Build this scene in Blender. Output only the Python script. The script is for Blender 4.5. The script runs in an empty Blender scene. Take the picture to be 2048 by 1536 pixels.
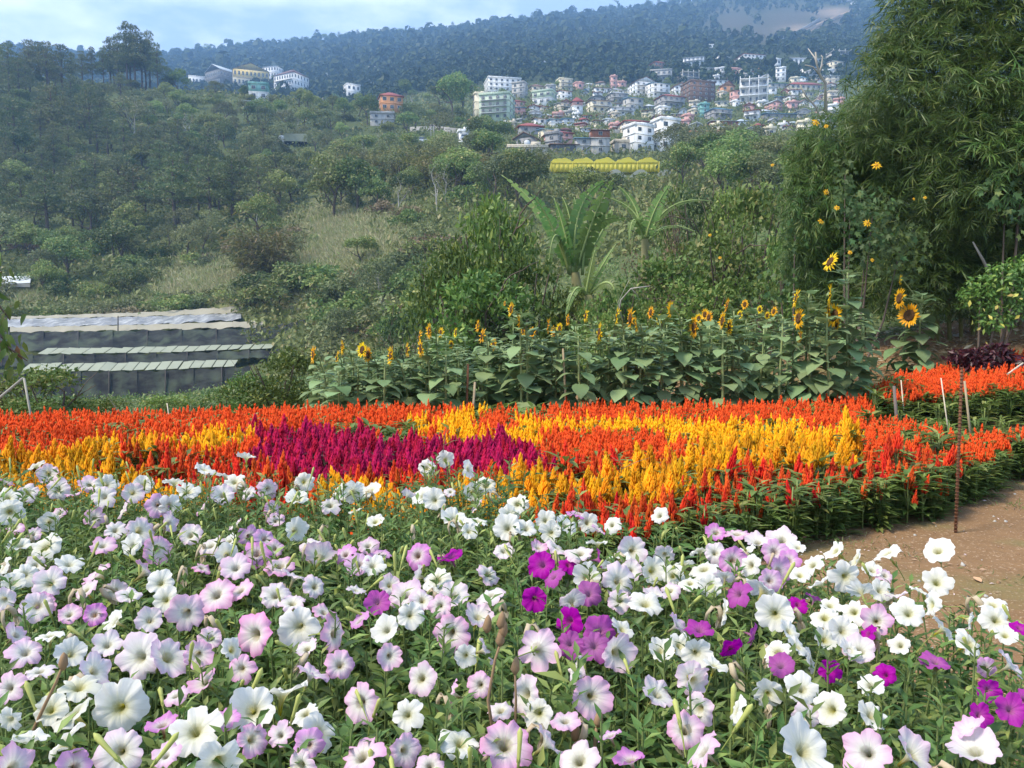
import bpy, math, random
import numpy as np
from mathutils import Vector, Matrix
R = np.random.default_rng(7)
random.seed(7)
D = bpy.data
SC = bpy.context.scene
COL = SC.collection

# ---------------------------------------------------------------- camera, sky, sun, exposure
CAMZ, FPX, HORIZON = 1.2, 1593.0, 650.0
PITCH = math.atan((768.0 - HORIZON) / FPX)
cam_data = D.cameras.new('camera')
cam = D.objects.new('camera', cam_data)
COL.objects.link(cam)
cam_data.sensor_width = 36.0
cam_data.lens = 36.0 * FPX / 2048.0
cam_data.clip_start, cam_data.clip_end = 0.05, 9000.0
cam.location = (0, 0, CAMZ)
cam.rotation_euler = (math.pi / 2 - PITCH, 0, 0)
SC.camera = cam

SUN_EL, SUN_AZ = math.radians(52), math.radians(-112)      # azimuth from +Y, clockwise: the light comes from the left
world = D.worlds.new('World')
SC.world = world
world.use_nodes = True
nt = world.node_tree
nt.nodes.clear()
wout = nt.nodes.new('ShaderNodeOutputWorld')
wbg = nt.nodes.new('ShaderNodeBackground')
wsky = nt.nodes.new('ShaderNodeTexSky')
wsky.sky_type = 'NISHITA'
wsky.sun_disc = False
wsky.sun_elevation = SUN_EL
wsky.sun_rotation = SUN_AZ
wsky.altitude = 1000
wsky.dust_density = 1.5
wtc = nt.nodes.new('ShaderNodeTexCoord')
wmap = nt.nodes.new('ShaderNodeMapping')
wmap.inputs['Scale'].default_value = (1.0, 1.0, 2.6)
wmap.inputs['Location'].default_value = (0.35, 0.1, 0.55)
wn = nt.nodes.new('ShaderNodeTexNoise')
wn.inputs['Scale'].default_value = 1.7
wn.inputs['Detail'].default_value = 7
wn.inputs['Roughness'].default_value = 0.55
wr = nt.nodes.new('ShaderNodeValToRGB')
wr.color_ramp.elements[0].position = 0.52
wr.color_ramp.elements[1].position = 0.80
wdot = nt.nodes.new('ShaderNodeVectorMath'); wdot.operation = 'DOT_PRODUCT'
wdot.inputs[1].default_value = (-0.62, 0.74, 0.27)
wdr = nt.nodes.new('ShaderNodeMapRange')
wdr.inputs[1].default_value, wdr.inputs[2].default_value = 0.80, 1.0
wdr.inputs[3].default_value, wdr.inputs[4].default_value = -0.06, 0.17
wadd = nt.nodes.new('ShaderNodeMath'); wadd.operation = 'ADD'
wmix = nt.nodes.new('ShaderNodeMix'); wmix.data_type = 'RGBA'
wmix.inputs[7].default_value = (13.5, 13.3, 13.0, 1)          # sunlit cloud, in the sky's own units
wmix0 = nt.nodes.new('ShaderNodeMix'); wmix0.data_type = 'RGBA'
wmix0.inputs[0].default_value = 0.75                          # thin high cloud over the whole sky
wmix0.inputs[7].default_value = (2.8, 3.7, 5.2, 1)
L = nt.links.new
L(wtc.outputs['Generated'], wmap.inputs['Vector'])
L(wmap.outputs['Vector'], wn.inputs['Vector'])
L(wtc.outputs['Generated'], wdot.inputs[0])
L(wdot.outputs['Value'], wdr.inputs[0])
L(wn.outputs['Fac'], wadd.inputs[0]); L(wdr.outputs[0], wadd.inputs[1])
L(wadd.outputs[0], wr.inputs['Fac'])
L(wsky.outputs['Color'], wmix0.inputs[6])
L(wr.outputs['Color'], wmix.inputs[0])
L(wmix0.outputs[2], wmix.inputs[6])
L(wmix.outputs[2], wbg.inputs['Color'])
wbg.inputs['Strength'].default_value = 0.112
L(wbg.outputs[0], wout.inputs[0])

sun_data = D.lights.new('sun', 'SUN')
sun_data.energy = 2.3
sun_data.angle = math.radians(15)
sun_data.color = (1.0, 0.91, 0.77)
sun = D.objects.new('sun', sun_data)
COL.objects.link(sun)
sdir = Vector((math.sin(SUN_AZ) * math.cos(SUN_EL), math.cos(SUN_AZ) * math.cos(SUN_EL), math.sin(SUN_EL)))
sun.rotation_euler = sdir.to_track_quat('Z', 'Y').to_euler()

SC.view_settings.view_transform = 'Standard'
SC.view_settings.look = 'None'
SC.view_settings.gamma = 1
SC.view_settings.use_curve_mapping = False
SC.view_settings.exposure = 1.3
cy = SC.cycles
cy.max_bounces, cy.diffuse_bounces, cy.glossy_bounces, cy.transmission_bounces = 6, 3, 2, 4
cy.volume_bounces = 1
cy.transparent_max_bounces = 6
cy.use_denoising = True

# ---------------------------------------------------------------- photograph -> place
CA, SA = math.cos(PITCH), math.sin(PITCH)
def ray(px, py):
    x, y = (px - 1024) / FPX, -(py - 768) / FPX
    d = np.array([x, CA + y * SA, -SA + y * CA])
    return d / d[1]
def pt(px, py, Y):                                            # the point at depth Y seen at a pixel of the photograph
    return np.array([0, 0, CAMZ]) + ray(px, py) * Y
def proj(P):
    x, y, z = P[0], P[1], P[2] - CAMZ
    fw = y * CA - z * SA
    up = y * SA + z * CA
    return 1024 + FPX * x / fw, 768 - FPX * up / fw

# ---------------------------------------------------------------- terrain table (a survey of the place: depth, column -> height)
PXK = np.array([-900, -300, 0, 300, 600, 750, 900, 1200, 1500, 1800, 2048, 2500, 3000.])
def tz(Y, pys):
    return [CAMZ + Y * (HORIZON - p) / FPX for p in pys]
TK = [
 (0.4, [0]*13), (7.5, [0]*13),
 (10.5, [-.5,-.4,-.3,-.2,-.05,0,0,0,.05,.25,.5,1.2,2]),
 (13, [-1.2,-1,-.9,-.8,-.5,-.3,-.1,.2,.6,1.1,1.6,2.6,3.5]),
 (20, [-2.6,-2.3,-2.1,-2,-1.6,-1,-.4,.6,1.6,2.8,3.8,5,6]),
 (45, tz(45, [800,800,800,800,790,740,680,580,500,440,410,390,380])),
 (70, tz(70, [800,800,797,797,745,690,610,510,440,400,370,350,350])),
 (90, tz(90, [705,705,700,700,630,560,500,450,400,370,350,340,340])),
 (107, tz(107, [640,630,618,612,530,480,440,400,375,350,330,320,320])),
 (140, tz(140, [520,515,510,500,440,405,360,365,345,330,310,300,300])),
 (180, tz(180, [400,395,395,400,380,345,330,348,330,310,290,290,290])),
 (240, tz(240, [240,240,240,270,290,295,290,285,285,270,265,260,260])),
 (300, tz(300, [140,140,152,176,200,225,250,262,258,250,240,240,240])),
 (360, tz(360, [140,140,160,195,215,230,235,235,232,225,220,220,220])),
 (450, tz(450, [150,150,160,215,230,220,205,200,195,185,180,180,180])),
 (600, tz(600, [180,180,180,205,205,190,165,145,130,120,115,115,115])),
 (900, tz(900, [150,150,150,160,150,140,125,105,95,80,70,70,70])),
 (1500, tz(1500, [122,118,107,117,92,86,90,57,0,-14,-20,-20,-20])),
 (1750, tz(1750, [150,150,140,150,130,120,120,90,40,0,0,0,0])),
]
TY = np.log(np.array([k[0] for k in TK]))
TZt = np.array([[ (z - CAMZ) / Y for z in zs] for Y, zs in TK])      # tangents of elevation
NPX = np.arange(-900, 3001, 25.0)
NLY = np.concatenate([np.linspace(math.log(0.4), math.log(13), 46), np.linspace(math.log(13), math.log(1720), 130)[1:]])
_TZ = np.array([zs for Y, zs in TK], float)
_rows = np.array([[(np.interp(l, TY, _TZ[:, j]) - CAMZ) / math.exp(l) if l < math.log(13.01) else np.interp(l, TY, TZt[:, j]) for j in range(len(PXK))] for l in NLY])
GT = np.array([np.interp(NPX, PXK, r) for r in _rows])
for _ in range(2):                                             # soften the creases of the table beyond the garden
    S = GT.copy()
    S[48:-1] = (GT[47:-2] + 2 * GT[48:-1] + GT[49:]) / 4
    S[:, 1:-1] = (S[:, :-2] + 2 * S[:, 1:-1] + S[:, 2:]) / 4
    GT = S
GY = np.exp(NLY)[:, None]
GX = (NPX[None, :] - 1024) / FPX * GY
GZ = CAMZ + GT * GY
_ph = R.uniform(0, 6.28, (6, 2))
def relief(x, y):
    s = 0
    for i, (w, a) in enumerate(((9, .018), (4.1, .010), (2.2, .006))):
        s = s + a * np.sin(x / w + _ph[i, 0]) * np.cos(y / w * .8 + _ph[i, 1])
    return s
GZ = GZ + np.where(GY < 9, relief(GX * 4, GY * 4) * .5, relief(GX / (GY / 40 + .4), GY / (GY / 40 + .4)) * GY * .35)
def terrain(x, y):
    y = max(y, 0.41)
    px = 1024 + FPX * x / y
    i = np.interp(math.log(y), NLY, np.arange(len(NLY)))
    j = np.interp(px, NPX, np.arange(len(NPX)))
    i0, j0 = int(min(i, len(NLY) - 2)), int(min(j, len(NPX) - 2))
    a, b = i - i0, j - j0
    return float((GZ[i0, j0] * (1 - b) + GZ[i0, j0 + 1] * b) * (1 - a) + (GZ[i0 + 1, j0] * (1 - b) + GZ[i0 + 1, j0 + 1] * b) * a)
def find_ground(px, py, y0=14., y1=1990.):                     # where the line of sight through a pixel first meets the ground
    d = ray(px, py)
    Y = y0
    while Y < y1:
        if CAMZ + d[2] * Y <= terrain(d[0] * Y, Y):
            return np.array([d[0] * Y, Y, terrain(d[0] * Y, Y)])
        Y *= 1.012
    return None

# ---------------------------------------------------------------- helpers
def build_mesh(name, V, F, mats, uv=None, mi=None, smooth=False):
    """V (n,3); F list of (m,k) int arrays; mats list; mi list of material index per face array"""
    me = D.meshes.new(name)
    V = np.asarray(V, np.float32)
    Fs = [np.asarray(f, np.int32) for f in (F if isinstance(F, list) else [F]) if len(f)]
    nl = sum(f.size for f in Fs); nf = sum(len(f) for f in Fs)
    me.vertices.add(len(V)); me.vertices.foreach_set('co', V.ravel())
    me.loops.add(nl); me.polygons.add(nf)
    li = np.concatenate([f.ravel() for f in Fs])
    me.loops.foreach_set('vertex_index', li)
    tot = np.concatenate([np.full(len(f), f.shape[1], np.int32) for f in Fs])
    st = np.concatenate([[0], np.cumsum(tot)[:-1]]).astype(np.int32)
    me.polygons.foreach_set('loop_start', st)
    me.polygons.foreach_set('loop_total', tot)
    if mi is not None:
        me.polygons.foreach_set('material_index', np.asarray(mi, np.int32))
    if smooth:
        me.polygons.foreach_set('use_smooth', np.ones(nf, bool))
    if uv is not None:
        l = me.uv_layers.new(name='UVMap')
        l.data.foreach_set('uv', np.asarray(uv, np.float32)[li].ravel())
    me.update(calc_edges=True)
    me.validate()
    for m in (mats if isinstance(mats, (list, tuple)) else [mats]):
        me.materials.append(m)
    return me
class MB:
    """collects pieces of one mesh"""
    def __init__(s): s.V, s.Q, s.T, s.UV, s.qm, s.tm, s.n = [], [], [], [], [], [], 0
    def add(s, V, Q=None, T=None, uv=None, m=0):
        V = np.asarray(V, float)
        if Q is not None and len(Q): s.Q.append(np.asarray(Q) + s.n); s.qm.append(np.full(len(Q), m))
        if T is not None and len(T): s.T.append(np.asarray(T) + s.n); s.tm.append(np.full(len(T), m))
        s.V.append(V); s.UV.append(np.zeros((len(V), 2)) if uv is None else np.asarray(uv)); s.n += len(V)
    def scatter(s, tpl, C, X, Yv, Z, sc, m=0):
        """copies of a template (verts, quads, tris, uv) at C with axes X, Y, Z and scale (n,) or (n,3)"""
        tv, tq, tt, tuv = tpl
        sc = np.asarray(sc, float)
        if sc.ndim == 1: sc = np.repeat(sc[:, None], 3, 1)
        P = (tv[None, :, 0, None] * sc[:, None, 0, None] * X[:, None, :] + tv[None, :, 1, None] * sc[:, None, 1, None] * Yv[:, None, :]
             + tv[None, :, 2, None] * sc[:, None, 2, None] * Z[:, None, :] + C[:, None, :])
        n, k = len(C), len(tv)
        off = (np.arange(n) * k)[:, None, None]
        s.add(P.reshape(-1, 3), (tq[None] + off).reshape(-1, 4) if len(tq) else None, (tt[None] + off).reshape(-1, 3) if len(tt) else None,
              np.tile(tuv, (n, 1)), m)
    def box(s, c, h, m=0, rot=None):
        v = np.array([[x, y, z] for x in (-1, 1) for y in (-1, 1) for z in (-1, 1)], float) * np.asarray(h)
        if rot is not None: v = v @ np.asarray(rot).T
        s.add(v + np.asarray(c), [[0, 1, 3, 2], [4, 6, 7, 5], [0, 4, 5, 1], [2, 3, 7, 6], [0, 2, 6, 4], [1, 5, 7, 3]], m=m)
    def tube(s, pts, rad, k=6, m=0, cap=True):
        pts = np.asarray(pts, float); n = len(pts)
        rad = np.broadcast_to(np.asarray(rad, float), (n,))
        T = np.gradient(pts, axis=0); T /= np.linalg.norm(T, axis=1)[:, None] + 1e-9
        up = np.array([0.31, 0.17, 0.93]) if abs(T[0] @ np.array([0.31, 0.17, 0.93])) < .9 else np.array([1., 0, 0])
        A = np.cross(T, up); A /= np.linalg.norm(A, axis=1)[:, None] + 1e-9
        B = np.cross(T, A)
        th = np.arange(k) * 2 * math.pi / k
        P = pts[:, None] + rad[:, None, None] * (np.cos(th)[None, :, None] * A[:, None] + np.sin(th)[None, :, None] * B[:, None])
        Q = [[i * k + j, i * k + (j + 1) % k, (i + 1) * k + (j + 1) % k, (i + 1) * k + j] for i in range(n - 1) for j in range(k)]
        uv = np.stack([np.tile(th / 6.283, n), np.repeat(np.linspace(0, 1, n), k)], 1)
        V = P.reshape(-1, 3)
        T3 = []
        if cap:
            V = np.vstack([V, pts[:1], pts[-1:]]); uv = np.vstack([uv, [[0, 0]], [[0, 1]]])
            T3 = [[n * k, (j + 1) % k, j] for j in range(k)] + [[n * k + 1, (n - 1) * k + j, (n - 1) * k + (j + 1) % k] for j in range(k)]
        s.add(V, Q, T3, uv, m)
    def mesh(s, name, mats, smooth=False):
        F, mi = [], []
        if s.Q: F.append(np.concatenate(s.Q)); mi.append(np.concatenate(s.qm))
        if s.T: F.append(np.concatenate(s.T)); mi.append(np.concatenate(s.tm))
        return build_mesh(name, np.concatenate(s.V), F, mats, np.concatenate(s.UV), np.concatenate(mi), smooth)
def ob(name, me, parent=None, loc=None, M=None):
    o = D.objects.new(name, me)
    COL.objects.link(o)
    if parent is not None: o.parent = parent
    if M is not None: o.matrix_basis = M
    elif loc is not None: o.location = loc
    return o
def tag(o, label=None, cat=None, group=None, kind=None):
    if label: o['label'] = label
    if cat: o['category'] = cat
    if group: o['group'] = group
    if kind: o['kind'] = kind
    return o
def thing(name, label, cat, loc, group=None):
    return tag(ob(name, None, None, loc), label, cat, group)
def nrm(a):
    a = np.asarray(a, float)
    return a / (np.linalg.norm(a, axis=-1, keepdims=True) + 1e-9)
def axes(dirs, nor):                                           # leaf axes: Y along the leaf, Z its face
    Yv = nrm(dirs)
    X = nrm(np.cross(Yv, nor))
    return X, Yv, np.cross(X, Yv)
def rmat(z_axis, roll=0., scale=1., loc=(0, 0, 0)):
    q = Vector(z_axis).to_track_quat('Z', 'Y')
    return Matrix.Translation(Vector(loc)) @ q.to_matrix().to_4x4() @ Matrix.Rotation(roll, 4, 'Z') @ Matrix.Scale(scale, 4)
def sphere_dirs(n):
    return nrm(R.normal(size=(n, 3)))
def leaf_tpl(n=2, w=.5, fold=.25, curl=-.25, peak=.4):
    """a leaf along +Y of length 1, half width w/2, folded along its midrib: n segments"""
    t = np.linspace(0, 1, n + 1)
    prof = np.where(t < peak, np.sin(t / peak * math.pi / 2), np.cos((t - peak) / (1 - peak) * math.pi / 2))
    V, U = [], []
    for a, p in zip(t, prof):
        z = curl * a * a
        for sx in (-1, 0, 1):
            V.append([sx * w / 2 * p, a, z + abs(sx) * fold * w / 2 * p]); U.append([.5 + sx * .5 * p, a])
    Q = []
    for i in range(n):
        for j in (0, 1):
            Q.append([i * 3 + j, i * 3 + j + 1, i * 3 + j + 4, i * 3 + j + 3])
    return np.array(V), np.array(Q), np.zeros((0, 3), int), np.array(U)
def kite_tpl(w=.5, fold=.2, peak=.45):
    V = np.array([[0, 0, 0], [-w / 2, peak, fold * w], [0, 1, 0], [w / 2, peak, fold * w]])
    return V, np.zeros((0, 4), int), np.array([[0, 2, 1], [0, 3, 2]]), np.array([[.5, 0], [0, peak], [.5, 1], [1, peak]])

# ---------------------------------------------------------------- materials
def node_mat(name):
    m = D.materials.new(name); m.use_nodes = True
    t = m.node_tree; t.nodes.clear()
    o = t.nodes.new('ShaderNodeOutputMaterial')
    return m, t, o
def col4(c): return (c[0], c[1], c[2], 1)
def mixrgb(t, a, b, fac, blend='MIX'):
    n = t.nodes.new('ShaderNodeMix'); n.data_type = 'RGBA'; n.blend_type = blend
    for sock, v in ((6, a), (7, b), (0, fac)):
        if isinstance(v, bpy.types.NodeSocket): t.links.new(v, n.inputs[sock])
        else: n.inputs[sock].default_value = col4(v) if sock else v
    return n.outputs[2]
def math_n(t, op, a, b=None, c=None):
    n = t.nodes.new('ShaderNodeMath'); n.operation = op
    for i, v in enumerate((a, b, c)):
        if v is None: continue
        if isinstance(v, bpy.types.NodeSocket): t.links.new(v, n.inputs[i])
        else: n.inputs[i].default_value = v
    return n.outputs[0]
def noise_n(t, scale, detail=3, vec=None, rough=.55):
    n = t.nodes.new('ShaderNodeTexNoise'); n.inputs['Scale'].default_value = scale
    n.inputs['Detail'].default_value = detail; n.inputs['Roughness'].default_value = rough
    if vec is None:
        g = t.nodes.new('ShaderNodeNewGeometry'); vec = g.outputs['Position']
    t.links.new(vec, n.inputs['Vector'])
    return n.outputs['Fac']
def ramp_n(t, fac, stops):
    n = t.nodes.new('ShaderNodeValToRGB')
    e = n.color_ramp.elements
    while len(e) < len(stops): e.new(.5)
    for el, (p, c) in zip(e, stops): el.position = p; el.color = col4(c)
    t.links.new(fac, n.inputs['Fac'])
    return n.outputs['Color']
def finish(t, o, colour, rough=.6, trans=0., spec=.3, bump=None, bstr=.2, bdist=.02, tcol=None):
    p = t.nodes.new('ShaderNodeBsdfPrincipled')
    if isinstance(colour, bpy.types.NodeSocket): t.links.new(colour, p.inputs['Base Color'])
    else: p.inputs['Base Color'].default_value = col4(colour)
    p.inputs['Roughness'].default_value = rough
    p.inputs['Specular IOR Level'].default_value = spec
    if bump is not None:
        b = t.nodes.new('ShaderNodeBump'); b.inputs['Strength'].default_value = bstr; b.inputs['Distance'].default_value = bdist
        t.links.new(bump, b.inputs['Height']); t.links.new(b.outputs[0], p.inputs['Normal'])
    sh = p.outputs[0]
    if trans > 0:
        tr = t.nodes.new('ShaderNodeBsdfTranslucent')
        src = tcol if tcol is not None else colour
        if isinstance(src, bpy.types.NodeSocket): t.links.new(src, tr.inputs['Color'])
        else: tr.inputs['Color'].default_value = col4(src)
        mx = t.nodes.new('ShaderNodeMixShader'); mx.inputs[0].default_value = trans
        t.links.new(sh, mx.inputs[1]); t.links.new(tr.outputs[0], mx.inputs[2]); sh = mx.outputs[0]
    t.links.new(sh, o.inputs['Surface'])
def leaf_mat(name, c1, c2, c3=None, rough=.55, trans=.3, spec=.35, nscale=1.5, third=.12, objvar=.25):
    """leaves: every leaf (mesh island) its own tint, larger patches by noise, each plant a little different"""
    m, t, o = node_mat(name)
    g = t.nodes.new('ShaderNodeNewGeometry')
    oi = t.nodes.new('ShaderNodeObjectInfo')
    isl = math_n(t, 'FRACT', math_n(t, 'ADD', g.outputs['Random Per Island'], math_n(t, 'MULTIPLY', oi.outputs['Random'], 3.71)))
    nz = noise_n(t, nscale, 2)
    f = math_n(t, 'ADD', math_n(t, 'MULTIPLY', isl, .6), math_n(t, 'MULTIPLY', math_n(t, 'SUBTRACT', nz, .3), 1.0))
    f.node.use_clamp = True
    c = mixrgb(t, c1, c2, f)
    if c3 is not None:
        k = math_n(t, 'LESS_THAN', math_n(t, 'FRACT', math_n(t, 'MULTIPLY', isl, 17.3)), third)
        c = mixrgb(t, c, c3, k)
    hs = t.nodes.new('ShaderNodeHueSaturation')
    t.links.new(math_n(t, 'ADD', math_n(t, 'MULTIPLY', oi.outputs['Random'], objvar * 2), 1 - objvar), hs.inputs['Value'])
    t.links.new(math_n(t, 'ADD', math_n(t, 'MULTIPLY', math_n(t, 'FRACT', math_n(t, 'MULTIPLY', oi.outputs['Random'], 7.7)), .05), .475), hs.inputs['Hue'])
    t.links.new(c, hs.inputs['Color'])
    finish(t, o, hs.outputs[0], rough, trans, spec)
    return m
def plain_mat(name, c1, c2=None, rough=.7, scale=3., spec=.25, bump=0., detail=4, trans=0., objvar=0.):
    m, t, o = node_mat(name)
    nz = noise_n(t, scale, detail)
    c = mixrgb(t, c1, c2 if c2 is not None else tuple(v * .72 for v in c1), nz)
    if objvar:
        oi = t.nodes.new('ShaderNodeObjectInfo')
        hs = t.nodes.new('ShaderNodeHueSaturation'); t.links.new(c, hs.inputs['Color'])
        t.links.new(math_n(t, 'ADD', math_n(t, 'MULTIPLY', oi.outputs['Random'], objvar * 2), 1 - objvar), hs.inputs['Value'])
        c = hs.outputs[0]
    finish(t, o, c, rough, trans, spec, nz if bump else None, bump, .03)
    return m

BARK = plain_mat('bark', (.16, .12, .09), (.07, .055, .045), .9, 4)
PALE_BARK = plain_mat('pale_bark', (.48, .45, .40), (.30, .27, .23), .85, 3)
STEM = plain_mat('green_stem', (.16, .22, .06), (.22, .26, .09), .6, 30)

# ---------------------------------------------------------------- the ground, hillside, mountain
def blob(px, py, items):
    v = 0
    for cx, cy_, rx, ry in items:
        v = np.maximum(v, np.exp(-((px - cx) / rx) ** 2 - ((py - cy_) / ry) ** 2))
    return v
DRY = [(690, 490, 95, 72), (620, 575, 90, 40), (650, 530, 75, 52), (770, 640, 70, 30), (420, 575, 100, 40), (60, 590, 35, 15)]
BARE = [(1455, 70, 62, 36), (1560, 62, 74, 32), (1500, 85, 74, 26), (1640, 60, 50, 20)]
EARTH = [(1590, 78, 40, 8), (1650, 45, 40, 8)]
def terrain_mats():
    m1, t, o = node_mat('garden_soil')
    n1, n2, n3 = noise_n(t, 1.3, 5), noise_n(t, 9, 5), noise_n(t, 60, 3)
    c = mixrgb(t, (.28, .165, .080), (.17, .098, .048), n2)
    c = mixrgb(t, c, (.38, .26, .16), math_n(t, 'GREATER_THAN', n3, .62))
    g = ramp_n(t, n1, [(.52, (0, 0, 0)), (.66, (1, 1, 1))])
    c = mixrgb(t, c, (.16, .17, .06), math_n(t, 'MULTIPLY', g, .55))
    finish(t, o, c, .9, 0, .15, math_n(t, 'ADD', n2, math_n(t, 'MULTIPLY', n3, .6)), .55, .03)
    m2, t, o = node_mat('hillside_soil')
    u = t.nodes.new('ShaderNodeUVMap'); sx = t.nodes.new('ShaderNodeSeparateXYZ'); t.links.new(u.outputs[0], sx.inputs[0])
    n1, n2 = noise_n(t, .35, 6), noise_n(t, 1.6, 5, rough=.7)
    c = mixrgb(t, (.060, .088, .030), (.13, .145, .055), n2)
    d = mixrgb(t, (.48, .41, .24), (.28, .33, .12), ramp_n(t, n1, [(.45, (0, 0, 0)), (.62, (1, 1, 1))]))
    d = mixrgb(t, d, (.40, .31, .19), math_n(t, 'MULTIPLY', n2, .6))
    c = mixrgb(t, c, d, sx.outputs[0])
    finish(t, o, c, .95, 0, .1, n2, .8, .4)
    m3, t, o = node_mat('mountain_soil')
    u = t.nodes.new('ShaderNodeUVMap'); sx = t.nodes.new('ShaderNodeSeparateXYZ'); t.links.new(u.outputs[0], sx.inputs[0])
    n1, n2 = noise_n(t, .012, 5), noise_n(t, .12, 5, rough=.7)
    c = mixrgb(t, (.030, .045, .020), (.085, .10, .045), n2)
    c = mixrgb(t, c, (.15, .13, .075), ramp_n(t, n1, [(.55, (0, 0, 0)), (.75, (.8, .8, .8))]))
    c = mixrgb(t, c, mixrgb(t, (.115, .095, .068), (.075, .072, .045), n2), sx.outputs[0])
    c = mixrgb(t, c, (.34, .25, .17), sx.outputs[1])
    finish(t, o, c, .95, 0, .1, n2, .9, 3)
    return m1, m2, m3
SOIL, HILL, MOUNT = terrain_mats()
def grid_part(name, i0, i1, mat, extra_front=None):
    X, Z = GX[i0:i1 + 1], GZ[i0:i1 + 1]
    Yg = np.broadcast_to(GY[i0:i1 + 1], X.shape)
    n, k = X.shape
    V = np.stack([X, Yg, Z], -1).reshape(-1, 3)
    q = (np.arange(n - 1)[:, None] * k + np.arange(k - 1)[None]).reshape(-1, 1)
    Q = np.concatenate([q, q + 1, q + k + 1, q + k], 1)
    ppx = np.broadcast_to(NPX[None], X.shape)
    ppy = HORIZON - (Z - CAMZ) / Yg * FPX
    far = Yg > 400
    u = np.where(far, blob(ppx, ppy, BARE) * (Yg > 600), blob(ppx, ppy, DRY) * (Yg > 45))
    w = blob(ppx, ppy, EARTH) * far
    me = build_mesh(name, V, Q, mat, np.stack([u, w], -1).reshape(-1, 2), smooth=True)
    return tag(ob(name, me), kind='structure')
I13 = 45
IFAR = int(np.searchsorted(NLY, math.log(460)))
grid_part('garden_ground', 0, I13, SOIL)
grid_part('hillside', I13, IFAR, HILL)
grid_part('mountain', IFAR, len(NLY) - 1, MOUNT)
mb = MB()                                                       # the same soil beside and behind the photographer
xs0 = (NPX[[0, -1]] - 1024) / FPX * 0.4
mb.add([[-40, -40, 0], [40, -40, 0], [40, .4, 0], [xs0[1], .4, 0], [xs0[0], .4, 0], [-40, .4, 0]], T=[[0, 1, 2], [0, 2, 3], [0, 3, 4], [0, 4, 5]])
tag(ob('soil', mb.mesh('soil', SOIL)), kind='structure')

# ---------------------------------------------------------------- haze
hz, t, o = node_mat('haze_air')
pv = t.nodes.new('ShaderNodeVolumePrincipled')
pv.inputs['Color'].default_value = (.36, .62, 1.0, 1)
pv.inputs['Density'].default_value = .00040
pv.inputs['Anisotropy'].default_value = .0
t.links.new(pv.outputs[0], o.inputs['Volume'])
mb = MB(); mb.box((0, 870, 325), (2300, 930, 345))
tag(ob('haze', mb.mesh('haze', hz)), kind='stuff')

# ---------------------------------------------------------------- far forest on the mountain (one mass)
FOREST = leaf_mat('forest_leaves', (.030, .046, .018), (.056, .074, .029), (.070, .080, .036), nscale=.012, trans=.15, spec=.1)
def far_forest():
    pts = []
    want = 21000
    while len(pts) < want:
        px = R.uniform(-250, 2150); Y = math.exp(R.uniform(math.log(470), math.log(1560)))
        x = (px - 1024) / FPX * Y
        z = terrain(x, Y)
        py = HORIZON - (z - CAMZ) / Y * FPX
        if Y > 600 and R.random() < blob(px, py, BARE) * 1.25: continue
        if Y > 600 and R.random() < blob(px, py, EARTH) * 1.5: continue
        if math.sin(x * .021 + 1) * math.sin(Y * .017 + x * .006) + .5 * math.sin(x * .05 + Y * .041) > .75 and R.random() < .7: continue
        pts.append((x, Y, z))
    P = np.array(pts)
    k = 13
    n = len(P)
    size = np.exp(R.normal(1.45, .36, n)) * np.interp(P[:, 1], [470, 700, 1100], [.55, .75, 1.2])
    dv = nrm(R.normal(size=(n, k, 3)) * [1, 1, .7] + [0, 0, .35])
    C = P[:, None] + dv * size[:, None, None] * [.5, .5, .75] * R.uniform(.6, 1, (n, k, 1)) + np.array([0, 0, 1.0]) * size[:, None, None] * .75
    C = C.reshape(-1, 3); N = dv.reshape(-1, 3)
    dirs = nrm(np.cross(N, sphere_dirs(n * k)))
    X, Yv, Z = axes(dirs, N)
    mb = MB()
    s = np.repeat(size, k) * R.uniform(.55, 1.0, n * k)
    mb.scatter(kite_tpl(.75, .15, .5), C - Yv * s[:, None] * .5, X, Yv, Z, s)
    tag(ob('forest', mb.mesh('forest', FOREST)), kind='stuff')
far_forest()

# ---------------------------------------------------------------- trees: a few crowns and trunks of each kind, shared by many trees
def crown_cloud(mb, clumps, n, ll, lw, flat=.0, droop=.2, tpl=None, shell=(.7, 1.08), up=0., m=0):
    cl = np.array(clumps, float)
    area = cl[:, 3] * cl[:, 4] + cl[:, 3] * cl[:, 5]
    w = R.choice(len(cl), n, p=area / area.sum())
    dv = sphere_dirs(n)
    dv[:, 2] = np.where((dv[:, 2] < -.35), -dv[:, 2] * .5, dv[:, 2])
    dv = nrm(dv)
    C = cl[w, :3] + dv * cl[w, 3:6] * R.uniform(shell[0], shell[1], (n, 1))
    N = nrm(dv + R.normal(size=(n, 3)) * .45 + [0, 0, flat])
    dirs = nrm(np.cross(N, sphere_dirs(n)) + dv * .5 - np.array([0, 0, droop]) + np.array([0, 0, up]))
    X, Yv, Z = axes(dirs, N)
    s = ll * R.uniform(.6, 1.25, n)
    mb.scatter(tpl or kite_tpl(lw / ll, .2), C, X, Yv, Z, s, m)
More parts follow.
